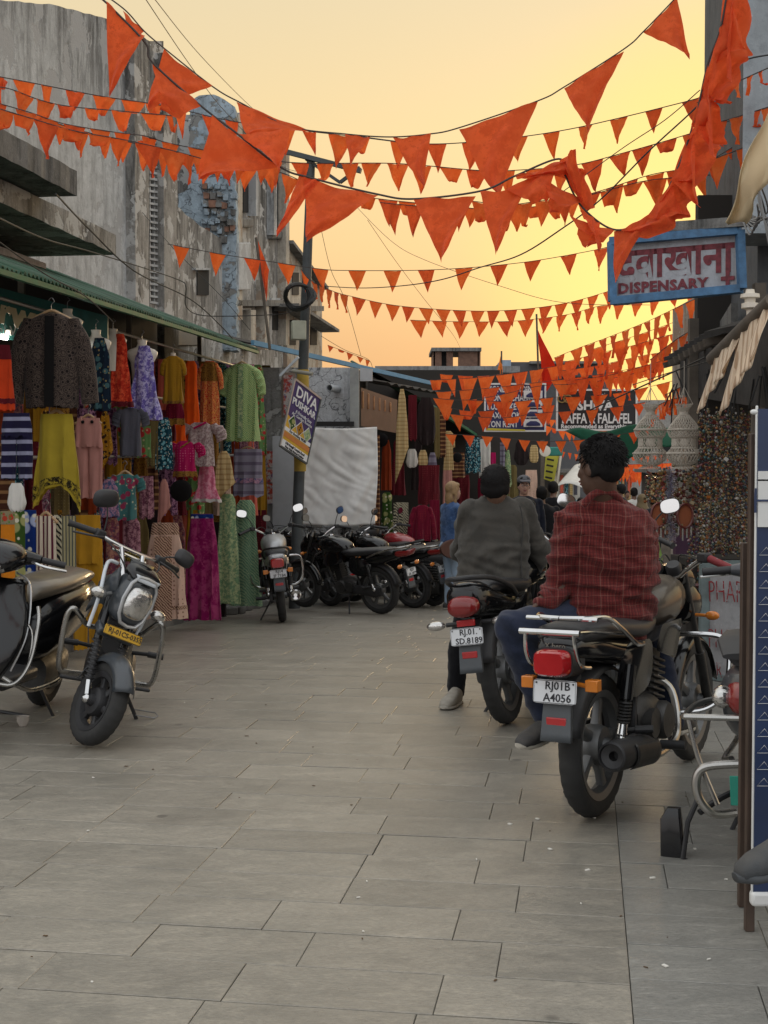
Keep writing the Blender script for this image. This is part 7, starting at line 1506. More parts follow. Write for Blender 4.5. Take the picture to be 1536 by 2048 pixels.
small = [
 (dict(path=[(-20,150,10),(60,165,10),(200,192,10.3),(330,212,10.5),(480,245,10.5),(700,272,10.5),(860,288,10.5),(1020,276,10.5),(1130,260,10.3),(1235,237,10.2),(1365,205,10),(1410,192,10)], w=46, l=58, step=52, mess=.6, x1=700, seed=11), 'highest small pennant string at left, many pennants curled over'),
 (dict(path=[(700,270,11),(860,288,11),(1020,276,11),(1130,260,11),(1235,237,10.6),(1365,205,10.4),(1420,190,10.2)], w=42, l=52, step=78, mess=.08, seed=12), 'highest small pennant string at right, behind the big pennants'),
 (dict(path=[(-20,172,9.6),(20,178,9.6),(80,200,9.8),(140,213,10),(240,222,10),(350,232,10)], w=46, l=56, step=56, mess=.65, seed=13), 'short second row of curled pennants at upper left'),
 (dict(path=[(-20,202,9.4),(60,225,9.6),(130,248,9.8),(240,266,10),(290,272,10),(345,288,10.2),(480,312,10.4),(600,326,10.6),(790,327,11),(960,341,11),(1040,340,11),(1150,330,10.8),(1250,305,10.6),(1365,272,10.4),(1480,235,10.2)], w=42, l=52, step=54, mess=.35, seed=14), 'third small pennant string spanning the whole street'),
 (dict(path=[(60,228,10.2),(150,258,10.4),(240,280,10.6),(340,302,10.8),(430,322,11),(560,345,11.2),(640,378,11.4),(760,398,11.6),(900,412,11.6),(1000,420,11.6),(1100,408,11.4),(1200,382,11.2),(1300,350,11),(1400,330,10.8),(1480,285,10.6)], w=40, l=48, step=42, mess=.3, seed=15), 'fourth small pennant string, dense and ragged'),
 (dict(path=[(-20,212,9.2),(60,236,9.4),(150,262,9.6),(240,278,9.8),(340,300,10),(420,322,10.2)], w=54, l=60, step=50, mess=.6, seed=61), 'bigger crumpled pennants at the far upper left'),
 (dict(path=[(420,318,10.9),(500,322,10.9),(560,330,11)], w=34, l=46, step=22, mess=.3, seed=16), 'bunched pennants under the left big pennants'),
 (dict(path=[(760,405,11.2),(850,412,11.2),(930,402,11.2),(1010,410,11.2),(1080,402,11),(1170,392,11),(1290,362,10.9),(1420,350,10.8)], w=44, l=58, step=44, mess=.3, seed=17), 'ragged pennants hanging between the two big pennants in the centre'),
 (dict(path=[(335,488,14),(440,508,14),(520,520,14),(640,538,14),(700,541,14),(810,541,14),(900,538,14),(1000,530,14),(1080,520,14),(1175,503,13.8),(1225,492,13.6)], w=35, l=43, step=71, mess=0., seed=18, jit=.08, start=.06), 'neat row of widely spaced pennants across the middle of the sky'),
 (dict(path=[(602,538,17),(620,560,17),(660,580,17.5),(700,592,18),(800,612,18),(950,622,18),(1060,617,18),(1150,602,18),(1240,575,17.6)], w=28, l=34, step=34, mess=.05, seed=19, jit=.1), 'lower arc of closely spaced small pennants from the pole'),
 (dict(path=[(820,640,20),(900,643,20),(1010,643,20),(1080,637,20),(1140,628,19.6),(1200,612,19),(1290,600,18.4),(1420,566,17.6)], w=33, l=34, step=43, mess=.05, seed=20, jit=.12), 'second low arc of small pennants below the first'),
 (dict(path=[(1108,716,19),(1160,695,18.6),(1215,675,18),(1290,645,17),(1360,612,16),(1425,582,15.4)], w=34, l=44, step=44, mess=.05, seed=21), 'pennant string climbing to the right above the bead shop'),
 (dict(path=[(1130,724,20),(1200,706,19.6),(1270,690,19),(1330,672,18.4),(1440,650,17.6)], w=36, l=50, step=40, mess=.15, seed=22), 'second climbing pennant string left of the bead shop'),
 (dict(path=[(1120,742,21),(1200,730,20.6),(1280,712,20),(1340,700,19.4),(1400,668,18)], w=34, l=44, step=36, mess=.15, seed=23), 'third climbing pennant string left of the bead shop'),
 (dict(path=[(860,760,22),(930,757,22),(1000,750,22),(1080,738,22),(1150,724,21.6)], w=33, l=46, step=34, mess=.2, seed=24), 'dense pennants above the travel sign'),
 (dict(path=[(872,784,21),(960,778,21),(1050,768,21),(1130,758,21),(1230,744,20.4),(1330,722,19.6)], w=34, l=42, step=44, mess=.1, seed=25), 'dense pennants at the top edge of the two street signs'),
 (dict(path=[(932,800,20),(1030,803,20),(1100,795,20),(1180,792,20),(1260,782,19.6),(1345,762,19)], w=34, l=32, step=50, mess=.05, seed=26), 'pennants crossing the upper part of the food sign'),
 (dict(path=[(900,828,19.4),(1000,836,19.4),(1080,826,19.4),(1200,818,19.2),(1300,803,19)], w=28, l=32, step=52, mess=.05, seed=27), 'pennants crossing the middle of the travel sign'),
 (dict(path=[(880,812,23),(940,822,23),(1000,820,23),(1040,815,23),(1110,810,23)], w=30, l=40, step=42, mess=.25, seed=28), 'pennants left of and behind the travel sign'),
 (dict(path=[(880,748,24),(960,752,24),(1060,742,24),(1140,738,24),(1230,726,23)], w=30, l=44, step=36, mess=.3, seed=51), 'ragged faded pennants high above the two street signs'),
 (dict(path=[(866,796,20),(930,800,20),(1000,790,20),(1080,772,20),(1180,765,20),(1290,742,19.5)], w=38, l=52, step=62, mess=.3, seed=52), 'larger sparse pennants across the two street signs'),
 (dict(path=[(1150,760,20),(1230,748,19.6),(1330,720,19)], w=34, l=44, step=34, mess=.2, seed=53), 'pennants over the arrow sign'),
 (dict(path=[(1180,700,19.5),(1270,672,19),(1360,640,18.4),(1430,612,18)], w=36, l=48, step=52, mess=.2, seed=54), 'sparse high climbing pennant string before the yellow glow'),
 (dict(path=[(890,868,18.4),(980,873,18.4),(1080,882,18.4),(1180,878,18.4),(1285,860,18.2),(1300,850,18)], w=24, l=24, step=37, mess=0., seed=29, jit=.1), 'neat row of tiny pennants just under the street signs'),
 (dict(path=[(1090,850,30),(1130,862,30),(1170,858,30),(1220,862,30)], w=16, l=22, step=14, mess=.1, seed=30), 'far cluster of tiny pennants below the food sign'),
 (dict(path=[(1085,838,33),(1140,842,33),(1180,848,33),(1240,838,33)], w=14, l=20, step=13, mess=.1, seed=31), 'very far cluster of tiny pennants below the food sign'),
 (dict(path=[(1160,926,42),(1240,929,42),(1345,926,42)], w=14, l=22, step=8, mess=0, seed=32), 'upper far orange garland at the end of the street'),
 (dict(path=[(1160,938,44),(1240,942,44),(1345,940,44)], w=14, l=22, step=8, mess=0, seed=33), 'middle far orange garland at the end of the street'),
 (dict(path=[(1155,950,46),(1240,954,46),(1345,950,46)], w=13, l=20, step=9, mess=.2, seed=71), 'lowest far orange garland at the end of the street'),
 (dict(path=[(1110,900,46),(1180,912,46),(1260,914,46),(1345,908,46)], w=9, l=14, step=14, mess=.2, seed=34), 'faint far pennants high at the end of the street'),
 (dict(path=[(1330,790,12),(1370,770,11.4),(1430,745,11)], w=26, l=34, step=28, mess=.2, seed=35), 'pennants beside the macrame lanterns'),
 (dict(path=[(1300,820,14),(1340,800,13),(1400,790,12)], w=24, l=30, step=22, mess=.2, seed=36), 'orange pennants showing behind the macrame lanterns'),
 (dict(path=[(1395,205,9),(1450,175,8.6),(1550,130,8)], w=36, l=40, step=50, mess=.4, seed=37), 'stray pennants against the right building, upper'),
 (dict(path=[(1420,250,9),(1470,235,8.8),(1550,210,8.4)], w=44, l=52, step=52, mess=.4, seed=38), 'stray pennants against the right building, middle'),
 (dict(path=[(1420,320,9),(1450,310,9),(1500,290,8.8)], w=50, l=70, step=60, mess=0, seed=39), 'pennant pair beside the cream tarp strip'),
 (dict(path=[(1395,590,12),(1430,600,11.6),(1460,640,11.2)], w=30, l=46, step=34, mess=.1, seed=40), 'pennants hanging below the dispensary sign'),
 (dict(path=[(1300,720,13),(1370,668,12.4),(1450,640,12)], w=34, l=40, step=30, mess=.2, seed=42), 'pennants lying along the bead shop roof edge'),
 (dict(path=[(655,690,24),(740,722,24)], w=14, l=14, step=20, mess=.3, seed=41), 'tiny pennants above the blue roof edge'),
]
for d, l in small: bunting(label=l, **d)
# ================= STREET SIGNS
m_blackb = M('black_board', (.012,.012,.014), .4); m_bluep = M('navy_board', (.025,.03,.11), .45); m_wh = M('sign_white', (.72,.72,.70), .5, var=.05)
def board(label, name, x0, y0, x1, y1, Y, mat, edge, th=.03, ew=.03, tilt=0):
    t = thing(name, label, 'sign', AT((x0+x1)/2, y1, Y)); a = AT(x0,y0,Y); c_ = AT(x1,y1,Y); cx, cz = (a.x+c_.x)/2, (a.z+c_.z)/2; w, h = c_.x-a.x, a.z-c_.z
    MB().box((cx,Y,cz), (w,th,h)).build('board', mat, t, world=True, smooth=False)
    for q in (((cx,Y-.01,a.z),(w+ew,th+.02,ew)),((cx,Y-.01,c_.z),(w+ew,th+.02,ew)),((a.x,Y-.01,cz),(ew,th+.016,h)),((c_.x,Y-.01,cz),(ew,th+.016,h))): MB().box(*q).build('frame', edge, t, world=True, smooth=False)
    return t, lambda px, py: frameM(AT(px, py, Y)+V((0,-th/2-.001,0)), (1,0,0), (0,0,1))
t, F_ = board('black food stall sign with white lettering hung across the street', 'food_sign', 1114, 780, 1272, 860, 22, m_blackb, m_wh)
sz = FPX/22
text('SHIVA', 22/sz*1.2, m_wh, t, F_(1190,812), bold=.008, world=True); text('LAFFA & FALAFEL', 22/sz*1.25, m_wh, t, F_(1193,838), bold=.006, world=True, sx=.66); text('Recommended as Everything', 9/sz*1.3, m_wh, t, F_(1190,853), world=True, bold=.003); text('Jai', 9/sz*1.3, m_wh, t, F_(1205,790), world=True)
b = MB()
for sx in (-1, 1): c0 = AT(1130+sx*6,800,21.95); b.tube([c0+V((.07*math.cos(a*PI/6), 0, .06*math.sin(a*PI/6)+.02)) for a in range(12)], .010, 5, closed=True)
b.build('heart_ornament', M('brass', (.45,.33,.12), .4, .5), t, world=True)
t, F_ = board('dark arrow sign on the wall above the food sign', 'arrow_sign', 1118, 752, 1206, 782, 23, m_blackb, m_pole)
b = MB(); b.prism([AT(x,y,22.93) for x,y in ((1186,764),(1195,764),(1195,760),(1204,768),(1195,776),(1195,772),(1186,772))], (0,-.01,0)); b.build('arrow', m_wh, t, world=True, smooth=False)
text('2S', .18, m_wh, t, frameM(AT(1165,768,22.95), (1,0,0), (0,0,1)), world=True)
t, F_ = board('navy travel agency sign listing money sending, bus tickets and taxi booking', 'travel_sign', 970, 768, 1090, 862, 24, m_bluep, m_wh)
sz = FPX/24
for i, l in enumerate(('MONEY SENDING','MONEY CHANGE','BUS TICKET','TAXI BOOKING','TON RENT')):
    text(l, 15/sz*1.15, m_wh, t, F_(974,779+i*17.5), bold=.004, world=True, align='LEFT', sx=.72)
b = MB(); b.prism([AT(x,y,23.97) for x,y in ((972,856),(1050,859),(1050,862),(972,861))], (0,-.01,0)); b.build('yellow_stripe', M('sign_yellow2', (.6,.5,.05), .5), t, world=True, smooth=False)
for i in range(4):
    b = MB(); b.box(AT(1066,789+i*19,23.96), (.34,.012,.14)); p_ = b.build('picture_panel', m_wh, t, world=True, smooth=False)
    b = MB(); c0 = AT(1066,790+i*19,23.945); b.loft([(c0+V((-.12,0,-.02)),(0,.004,0),(0,0,.02),3),(c0+V((-.05,0,.0)),(0,.004,0),(0,0,.045),3),(c0+V((.06,0,0)),(0,.004,0),(0,0,.045),3),(c0+V((.13,0,-.02)),(0,.004,0),(0,0,.02),3)], 10); b.build('car_picture', m_bluep, p_)
# green tarp behind
b = MB(); b.sheet(lambda u, v: AT(1130,862,21).lerp(AT(1350,850,19), u).lerp(AT(1252,925,19.5).lerp(AT(1345,884,18.5), u), v)+V((0,.1*math.sin(u*5),.04*math.sin(u*12))), 20, 12); o = b.build('green_tarp', cloth(srgb(14,92,66), transl=.25, name='green_tarp'), solid=.01); tag(o, 'dark green tarpaulin awning stretched under the food sign', 'tarpaulin')
b = MB(); b.sheet(lambda u, v: AT(1150,930,34).lerp(AT(1240,938,34), u).lerp(AT(1110,975,30).lerp(AT(1200,970,30), u), v)+V((0,0,.08*math.sin(u*6))), 14, 8); o = b.build('pale_awning', K['white'], solid=.01); tag(o, 'pale sagging awning over the far stalls', 'awning')
# far stalls on the right side, seen between the two men's heads
for i, (x0, x1, Y, mt, lb) in enumerate(((1118,1160,36,'white','far stall with pale goods left of the red shirt man'),(1236,1262,46,'cream','far stall beside the crowd, cream front'),(1300,1345,30,'dark','dark far stall behind the tinsel garland'))):
    t = thing('market_stall', lb, 'market stall', V((AT((x0+x1)/2,1000,Y).x, Y, gz(Y)))); b = MB(); frontbox(b, x0, 945, x1, 1000, Y, 1.); b.build('goods_wall', K[mt], t, world=True, smooth=False)
    b = MB(); frontbox(b, x0-4, 938, x1+4, 945, Y-.5, 1.6); b.build('roof', m_slabc, t, world=True, smooth=False)
    b = MB(); frontbox(b, x0, 1005, x1, 1045, Y-.1, .8, gz(Y)); b.build('counter', m_beam, t, world=True, smooth=False)
    for k in range(4): b = MB(); frontbox(b, x0+3+k*(x1-x0)/4.5, 950+3*(k%2), x0+3+(k+.6)*(x1-x0)/4.5, 990+4*(k%3), Y-.2, .1); b.build('hanging_cloth', K[['coral','teal','cream','greyt'][(k+i)%4]], t, world=True, smooth=False)
# ================= RIGHT SIDE
m_dgrey = plaster('right_dark_wall', (.15,.155,.16), (.05,.05,.05), .5, seed=51, bump=.2); m_lgrey = plaster('right_column', (.40,.44,.47), (.2,.2,.2), .3, seed=55, bump=.15)
rb = thing('right_building', 'tall grey building at right with pale column and dark recess', 'building', V((2.8,9,0)))
b = MB(); b.prism([V((AT(1488,0,8.6).x,8.6,2.95)), V((AT(1490,0,8.6).x+1.6,8.6,2.95)), V((4.2,9.1,2.95)), V((AT(1488,0,8.6).x+.15,9.1,2.95))], (0,0,6)); b.build('column', m_lgrey, rb, world=True, smooth=False)
b = MB(); xa = AT(1410,0,13).x; b.prism([V((2.55,9.1,2.2)), V((4.5,9.1,2.2)), V((4.5,13,2.2)), V((xa,13,2.2))], (0,0,7)); b.build('wall', m_dgrey, rb, world=True, smooth=False)
b = MB(); b.prism([V((2.45,9.4,2.2)), V((2.5,9.4,2.2)), V((xa+.02,12.8,2.2)), V((xa-.02,12.8,2.2))], (0,0,.4)); b.build('ledge', m_slabc, rb, world=True, smooth=False)
wb = thing('small_white_building', 'small white building with red painted bands beyond the dispensary sign', 'building', V((4,17,gz(17))))
b = MB(); frontbox(b, 1398, 590, 1470, 900, 16.5, 1.5, -.4); b.build('wall', m_pale, wb, world=True, smooth=False)
for y in (612,634): b = MB(); frontbox(b, 1400, y, 1440, y+7, 16.4, .1); b.build('red_band', M('red_band', (.30,.03,.03), .8), wb, world=True, smooth=False)
t, F_ = board('small blue and white board under the dispensary sign', 'small_sign', 1453, 622, 1472, 662, 11, m_wh, m_bluee, ew=.02); text('9', .12, m_ink, t, F_(1462,640), world=True)
# dispensary sign
ds = thing('dispensary_sign', 'weathered white dispensary sign with blue frame and red lettering', 'sign', AT(1350,600,8.5))
c0, c1, c2, c3 = AT(1222,484,8.7), AT(1478,462,8.3), AT(1482,578,8.3), AT(1224,603,8.7)
b = MB(); b.prism([c0,c1,c2,c3], (0,.05,0)); b.build('board', plaster('sign_paint', (.48,.50,.54), (.16,.14,.13), .45, seed=61, bump=.15), ds, world=True, smooth=False)
fl_ = M('blue_frame', (.06,.16,.30), .7, var=.4, nscale=12, dust=.3)
for a, c_ in ((c0,c1),(c3,c2)): MB().bar(a+V((0,-.01,0)), c_+V((0,-.01,0)), .09, .05).build('frame', fl_, ds, world=True, smooth=False)
for a, c_ in ((c0,c3),(c1,c2)): MB().bar(a+V((0,-.014,0)), c_+V((0,-.014,0)), .085, .045).build('frame', fl_, ds, world=True, smooth=False)
m_redl = plaster('red_paint_flaking', (.22,.04,.045), (.08,.05,.05), .5, patch=(.36,.34,.36), pscale=22, seed=4, bump=.1)
xd = (c1-c0).normalized(); ce = (c0+c1+c2+c3)/4
def SMp(px, py): p = AT(px, py, 8.5); k = (p-ce).dot(xd); return frameM(V((p.x, 8.5-.4*(p.x-ce.x)/(c1.x-c0.x)-.003, p.z)), xd, (0,0,1))
text('दवाखाना', .27, M('faded_red', (.17,.035,.045), .8, var=.5, nscale=30), ds, SMp(1348,524), world=True, bold=.008, sx=.86, ext=.0008); text('DISPENSARY', .090, MATS['faded_red'], ds, SMp(1326,571), world=True, bold=.004, sx=1.08, spacing=1.1)
q = SMp(1442,564); b = MB(q); b.box((0,0,.002),(.085,.025,.004)); b.box((0,0,.0035),(.025,.085,.004)); b.build('cross', MATS['faded_red'], ds, world=True, smooth=False)
bm2 = MB(); bm2.bar(AT(1285,458,8.6), AT(1510,442,8.2), .05, .06); o = bm2.build('sign_beam', m_slabc, smooth=False); tag(o, 'rusty horizontal iron beam holding the dispensary sign', 'beam')
# cream tarp strip hanging from the building
b = MB(); b.sheet(lambda u, v: AT(1552,165,7.0).lerp(AT(1552,330,7.0), u).lerp(AT(1449,445,7.8).lerp(AT(1492,446,7.8), u), v)+V((.02*math.sin(v*9),.05*math.sin(u*7),0)), 10, 16); o = b.build('tarp_strip', cloth(srgb(245,226,188), srgb(238,216,176), 'stripes', 3, name='cream_tarp'), solid=.008); tag(o, 'long cream tarp strip hanging diagonally at the upper right', 'tarpaulin')
# shop frame, dark roof
bs = thing('bead_shop', 'dark bead and trinket shop with ragged dark roof at the right', 'shop', V((2.9,10,0)))
m_thatch = M('dark_roofing', (.035,.032,.03), .95, var=.5, nscale=12, bump=.8, bscale=20)
r3 = random.Random(3)
for k in range(9):
    u = k/9; a = AT(1328+10*k,722-6*k,11.8-.35*k); b = MB(); b.prism([a, a+V((.25,-.42,.03)), a+V((2.4,-.3,.75)), a+V((2.3,.25,.7))], (0,0,.035)); b.build('roof_sheet', m_thatch, bs, world=True, smooth=False)
    b = MB(); b.bar(a+V((.0,0,-.04)), a+V((.9,.05,.2)), .05,.05); b.build('rafter', m_beam, bs, world=True, smooth=False)
b = MB(); b.prism([AT(1360,712,11.4), AT(1560,600,7.4), AT(1560,820,7.4), AT(1360,790,11.4)], (.1,.12,0)); b.build('fascia', m_thatch, bs, world=True, smooth=False)
for k in range(26):
    p = AT(1335+r3.uniform(0,190), 0, 0.001) if False else None
    u = r3.random(); a = AT(1340+190*u, 745-30*u+r3.uniform(0,40), 11.3-3.6*u); b = MB(); b.tube([a, a+V((r3.uniform(-.08,.08),r3.uniform(-.1,.1),-r3.uniform(.1,.35)))], .006, 5); b.build('loose_cord', m_blk, bs, world=True)
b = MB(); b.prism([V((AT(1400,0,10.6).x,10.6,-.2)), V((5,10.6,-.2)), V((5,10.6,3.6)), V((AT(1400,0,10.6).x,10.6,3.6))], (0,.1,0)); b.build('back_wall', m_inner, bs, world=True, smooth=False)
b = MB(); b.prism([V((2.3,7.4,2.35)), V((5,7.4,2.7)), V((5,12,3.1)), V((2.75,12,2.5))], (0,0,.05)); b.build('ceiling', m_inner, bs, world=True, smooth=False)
for px, Y in ((1392,10.4),(1524,8.4)): b = MB(); p = AT(px,0,Y).x; b.bar((p,Y,0),(p,Y,2.6),.07); b.build('post', m_beam, bs, world=True, smooth=False)
# table/shelf below the beads
b = MB(); b.box((AT(1450,0,9.3).x+.45,9.5,.40), (1.4,.5,.8)); b.build('counter', m_inner, bs, world=True, smooth=False)
# striped awning roll and cloth
aw = thing('rolled_awning', 'rolled awning bar with striped cream cloth hanging from it', 'awning', AT(1470,680,7.6))
A0, A1 = AT(1424,718,7.9), AT(1545,598,6.9); MB().tube([A0, A1], .038, 12).build('roller_bar', m_beam, aw, world=True)
mst = cloth(srgb(245,228,204), srgb(205,178,150), 'stripes', 7, name='awning_stripe', transl=.35)
for (u0, u1, dx, dz) in ((.01,.50,-.09,-.33),(.46,.99,-.10,-.46)):
    b = MB(); b.sheet(lambda u, v: A0.lerp(A1, u0+(u1-u0)*u)+V((dx*v+ .012*math.sin(u*20+v*3), .02*math.sin(u*28)-.02*v, dz*v*(1-.35*u)*(1+.02*math.sin(u*9)))), 40, 16); o = b.build('awning_cloth', mst, aw, world=True, solid=.004, ang=80)
    Fm = frameM(A0, A1-A0, V((dx,0,dz))); Fm = Fm @ Matrix.Rotation(PI/2,4,'X'); o.data.transform(Fm.inverted()); o.matrix_basis = Fm
o = MB(Matrix.Translation(AT(1500,605,7.2))).lathe([(.0,.07),(.022,.07),(.026,.05),(.05,.045),(.052,.025),(.03,.02),(.028,0),(.045,-.005),(.045,-.03),(.02,-.04),(.018,-.07),(0,-.07)], 18).build('insulator', m_man); tag(o, 'white porcelain insulator under the dispensary sign', 'insulator')
for i in range(7):
    wire([(1485+i*3,440,8.2),(1500+i*6,470-i*8,7.8),(1520+r3.uniform(-10,10),445-i*12,7.4),(1552,430+i*22,7)], 'tangled grey cable %s at the end of the sign beam' % ('uppermost','second','third','fourth','fifth','sixth','lowest')[i], .010, mat=M('grey_cable', (.14,.14,.14), .6))
# macrame lanterns
m_mac = M('macrame_cord', (.50,.45,.38), .9, var=.15, bump=.5, bscale=120)
def lantern(px, Y, label, top_y=808):
    p = AT(px, top_y, Y); k = FPX/Y; t = thing('macrame_lantern', label, 'lantern', p); t['group'] = 'white macrame lanterns by the bead shop'
    H = 128/k; prof = [(.50,0),(.30,.08),(.20,.13),(.28,.17),(.62,.28),(.86,.38),(.92,.41),(.80,.50),(.66,.52),(.66,.68),(.80,.72),(.96,.76),(.90,.86),(.60,.93),(.40,.95),(.34,.97),(.44,.985),(.62,1.)]
    Rr = 35/k; n = 26
    def rad(v):
        for (r0, z0), (r1, z1) in zip(prof, prof[1:]):
            if v <= z1: return Rr*(r0+(r1-r0)*(v-z0)/(z1-z0))
        return Rr*prof[-1][0]
    for s_ in (-1, 1):                       # knotted diagonal cords
        b = MB()
        for i in range(n):
            pts = [];
            for j in range(27):
                v = j/26; a = 2*PI*i/n+s_*v*2.4+.05*s_*math.sin(v*40); r_ = rad(v)*(1+.01*s_); pts.append((r_*math.cos(a), r_*math.sin(a), -H*v))
            b.tube(pts, .0024, 4, cap=False)
        q = b.build('cord_netting', m_mac, t); q['kind'] = 'stuff'
    for v, w in ((.16,.004),(.40,.007),(.51,.006),(.69,.006),(.77,.007),(.94,.005),(1.,.004)):
        b = MB(); r_ = rad(v); b.tube([(r_*math.cos(a*PI/16), r_*math.sin(a*PI/16), -H*v) for a in range(32)], w, 6, closed=True); b.build('ring', m_mac, t)
    for (v0, v1) in ((.53,.67),):
        b = MB()
        for i in range(6):
            a0 = 2*PI*i/6; b.sheet(lambda u, v: V((rad(.6)*.985*math.cos(a0+u*.72), rad(.6)*.985*math.sin(a0+u*.72), -H*(v0+(v1-v0)*v))), 8, 3)
        b.build('woven_panel', m_mac, t, solid=.003)
    MB().tube([(0,0,.30),(0,0,.12),(.0,0,.02)], .003, 5).build('hanging_cord', m_mac, t)
    for k_ in range(3): a = 2*PI*k_/3; MB().tube([(0,0,.12),(rad(0)*math.cos(a),rad(0)*math.sin(a),0)], .0025, 5).build('hanging_cord', m_mac, t)
lantern(1301, 9.7, 'left of two white macrame lanterns, partly over the street signs'); lantern(1368, 9.3, 'right of two white macrame lanterns, nearer the beads')
# bead curtains
bead_m = [M('bead_%d' % i, tuple(v*.5 for v in srgb(*q)), .4, .1 if i != 3 else .6, coat=.3) for i, q in enumerate(((130,50,40),(170,130,60),(70,80,100),(180,160,120),(75,90,60),(200,195,185),(130,75,95),(190,110,40),(75,120,120)))]
def beads(x0, x1, y0, y1, Y, n, per, label, wts, smin=.003, smax=.0095, slope=0.):
    rr = random.Random(int(x0)); t = thing('bead_strings', label, 'bead strings', AT((x0+x1)/2, y0, Y)); bs_ = [MB() for _ in bead_m]; sb = MB()
    for i in range(n):
        px = x0+(x1-x0)*(i+rr.uniform(.2,.8))/n; Yi = Y+rr.uniform(-.22,.22)-slope*(px-x0); a = AT(px, y0+rr.uniform(0,25), Yi); e = AT(px+rr.uniform(-3,3), y1-rr.uniform(0,(y1-y0)*.12), Yi); sb.tube([a, e], .0012, 3, cap=False)
        z = a.z
        while z > e.z:
            q = (a.z-z)/(a.z-e.z); p = a.lerp(e, q); sz_ = rr.uniform(smin, smax)*(1.5 if rr.random() < .08 else 1); k = rr.choices(range(len(bead_m)), wts)[0]
            if rr.random() < .22: bs_[k].box(p+V((rr.uniform(-.012,.012),0,0)), (sz_*1.8, sz_*1.2, sz_*2.2), (rr.uniform(0,3),rr.uniform(0,3),rr.uniform(0,3)))
            else: bs_[k].ell(p+V((rr.uniform(-.006,.006),0,0)), sz_, 6, 4)
            z -= sz_*rr.uniform(1.3, per)
    q = sb.build('thread', m_string, t, world=True); q['kind'] = 'stuff'
    for k, b_ in enumerate(bs_):
        if b_.v: q = b_.build('beads', bead_m[k], t, world=True, ang=60); q['kind'] = 'stuff'
beads(1398, 1508, 815, 1118, 9.0, 38, 3.6, 'dense curtain of hanging bead strings filling the shop front', (4,3,3,5,2,3,1,2,1))
beads(1400, 1505, 985, 1112, 8.8, 22, 3.2, 'lower curtain of glinting small bells and beads', (2,2,2,7,1,4,1,2,1), .003, .008)
beads(1318, 1400, 925, 1075, 9.6, 24, 3.4, 'cluster of bead and shell hangings below the lanterns', (5,3,1,5,4,3,1,3,0), .005, .015)
beads(1376, 1402, 1070, 1182, 9.2, 7, 3.4, 'thin long bead strings beside the pharmacy board', (3,2,2,4,2,3,1,1,2), .005, .011)
beads(1290, 1325, 940, 1010, 10.4, 12, 4., 'loose bead strings left of the tinsel garland', (5,2,1,3,4,1,0,4,0), .005, .013)
def tinsel(px, y0, y1, Y, label):
    a = AT(px, y0, Y); e = AT(px, y1, Y); b = MB(); rr = random.Random(px)
    for i in range(900):
        q = rr.random(); p = a.lerp(e, q)+V((.02*math.sin(q*9),0,0)); th = rr.uniform(0, 2*PI); r_ = rr.uniform(.02,.05); d = V((math.cos(th)*r_, math.sin(th)*r_, rr.uniform(-.02,.02))); s_ = V((-math.sin(th),math.cos(th),.3))*.0025
        b.add([p-s_, p+s_, p+d+s_, p+d-s_], [(0,1,2,3)])
    o = b.build('tinsel_garland', M('tinsel', (.62,.60,.72), .3, .5), smooth=False); tag(o, label, 'garland', kind=None)
tinsel(1338, 935, 1085, 9.5, 'white and violet tinsel garland hanging by the bead shop')
for px, py, lb in ((1318,1030,'left'),(1370,1032,'right')):
    t = thing('woven_hoop', '%s one of two red woven hoops hung beside the tinsel' % lb, 'hoop', AT(px,py,9.4)); p = AT(px,py,9.4)
    b = MB(); b.tube([p+V((.055*math.cos(a*PI/12),0,.085*math.sin(a*PI/12))) for a in range(24)], .009, 6, closed=True); b.build('rim', bead_m[0], t, world=True)
    b = MB(Matrix.Translation(p)); b.loft([((0,.012,0),(.054,0,0),(0,0,.084),2),((0,.016,0),(.054,0,0),(0,0,.084),2)], 24); b.build('disc', M('terracotta', (.28,.08,.03), .8), t, world=True)
    for k in range(7): b = MB(); q = p+V((-.045+.015*k,0,-.075)); b.tube([q, q+V((0,0,-.06-.02*(k%3)))], .006, 5); b.build('tassel', bead_m[0 if k%2 else 5], t, world=True)
b = MB(Matrix.Translation(AT(1313,1105,9.3))); b.loft([((0,0,.10),(.015,0,0),(0,.015,0),2),((0,0,.05),(.022,0,0),(0,.02,0),2),((0,0,-.02),(.04,0,0),(0,.04,0),2.2),((0,0,-.08),(.045,0,0),(0,.04,0),2.2),((0,0,-.11),(.02,0,0),(0,.02,0),2)], 16); o = b.build('plastic_bag', cloth(srgb(170,200,120), transl=.5, name='green_bag')); tag(o, 'pale green translucent plastic bag hanging by the red hoop', 'bag')
for i, (px, py) in enumerate(((1351,1078),(1345,1098),(1338,1115))): pass
b = MB(); frontbox(b, 1352, 1045, 1396, 1188, 10.2, .1); o = b.build('purple_door', M('purple_panel', (.06,.018,.05), .6), smooth=False); tag(o, 'dark purple door panel behind the bead strings', 'door')
b = MB(); frontbox(b, 1338, 1182, 1408, 1232, 9.6, .4, .02); crt = b.build('carton', M('carton_print', (.20,.24,.17), .7, var=.3), smooth=False); tag(crt, 'printed cardboard carton on the ground by the pharmacy board', 'carton')
text('Fortune', .055, M('carton_red', (.35,.05,.04), .6), crt, frameM(AT(1390,1196,9.58), (1,0,0), (0,0,1)), ext=.001)
b = MB(); frontbox(b, 1340, 1214, 1407, 1222, 9.59, .01); b.build('printed_band', M('carton_yellow', (.45,.36,.05), .6), crt, smooth=False)
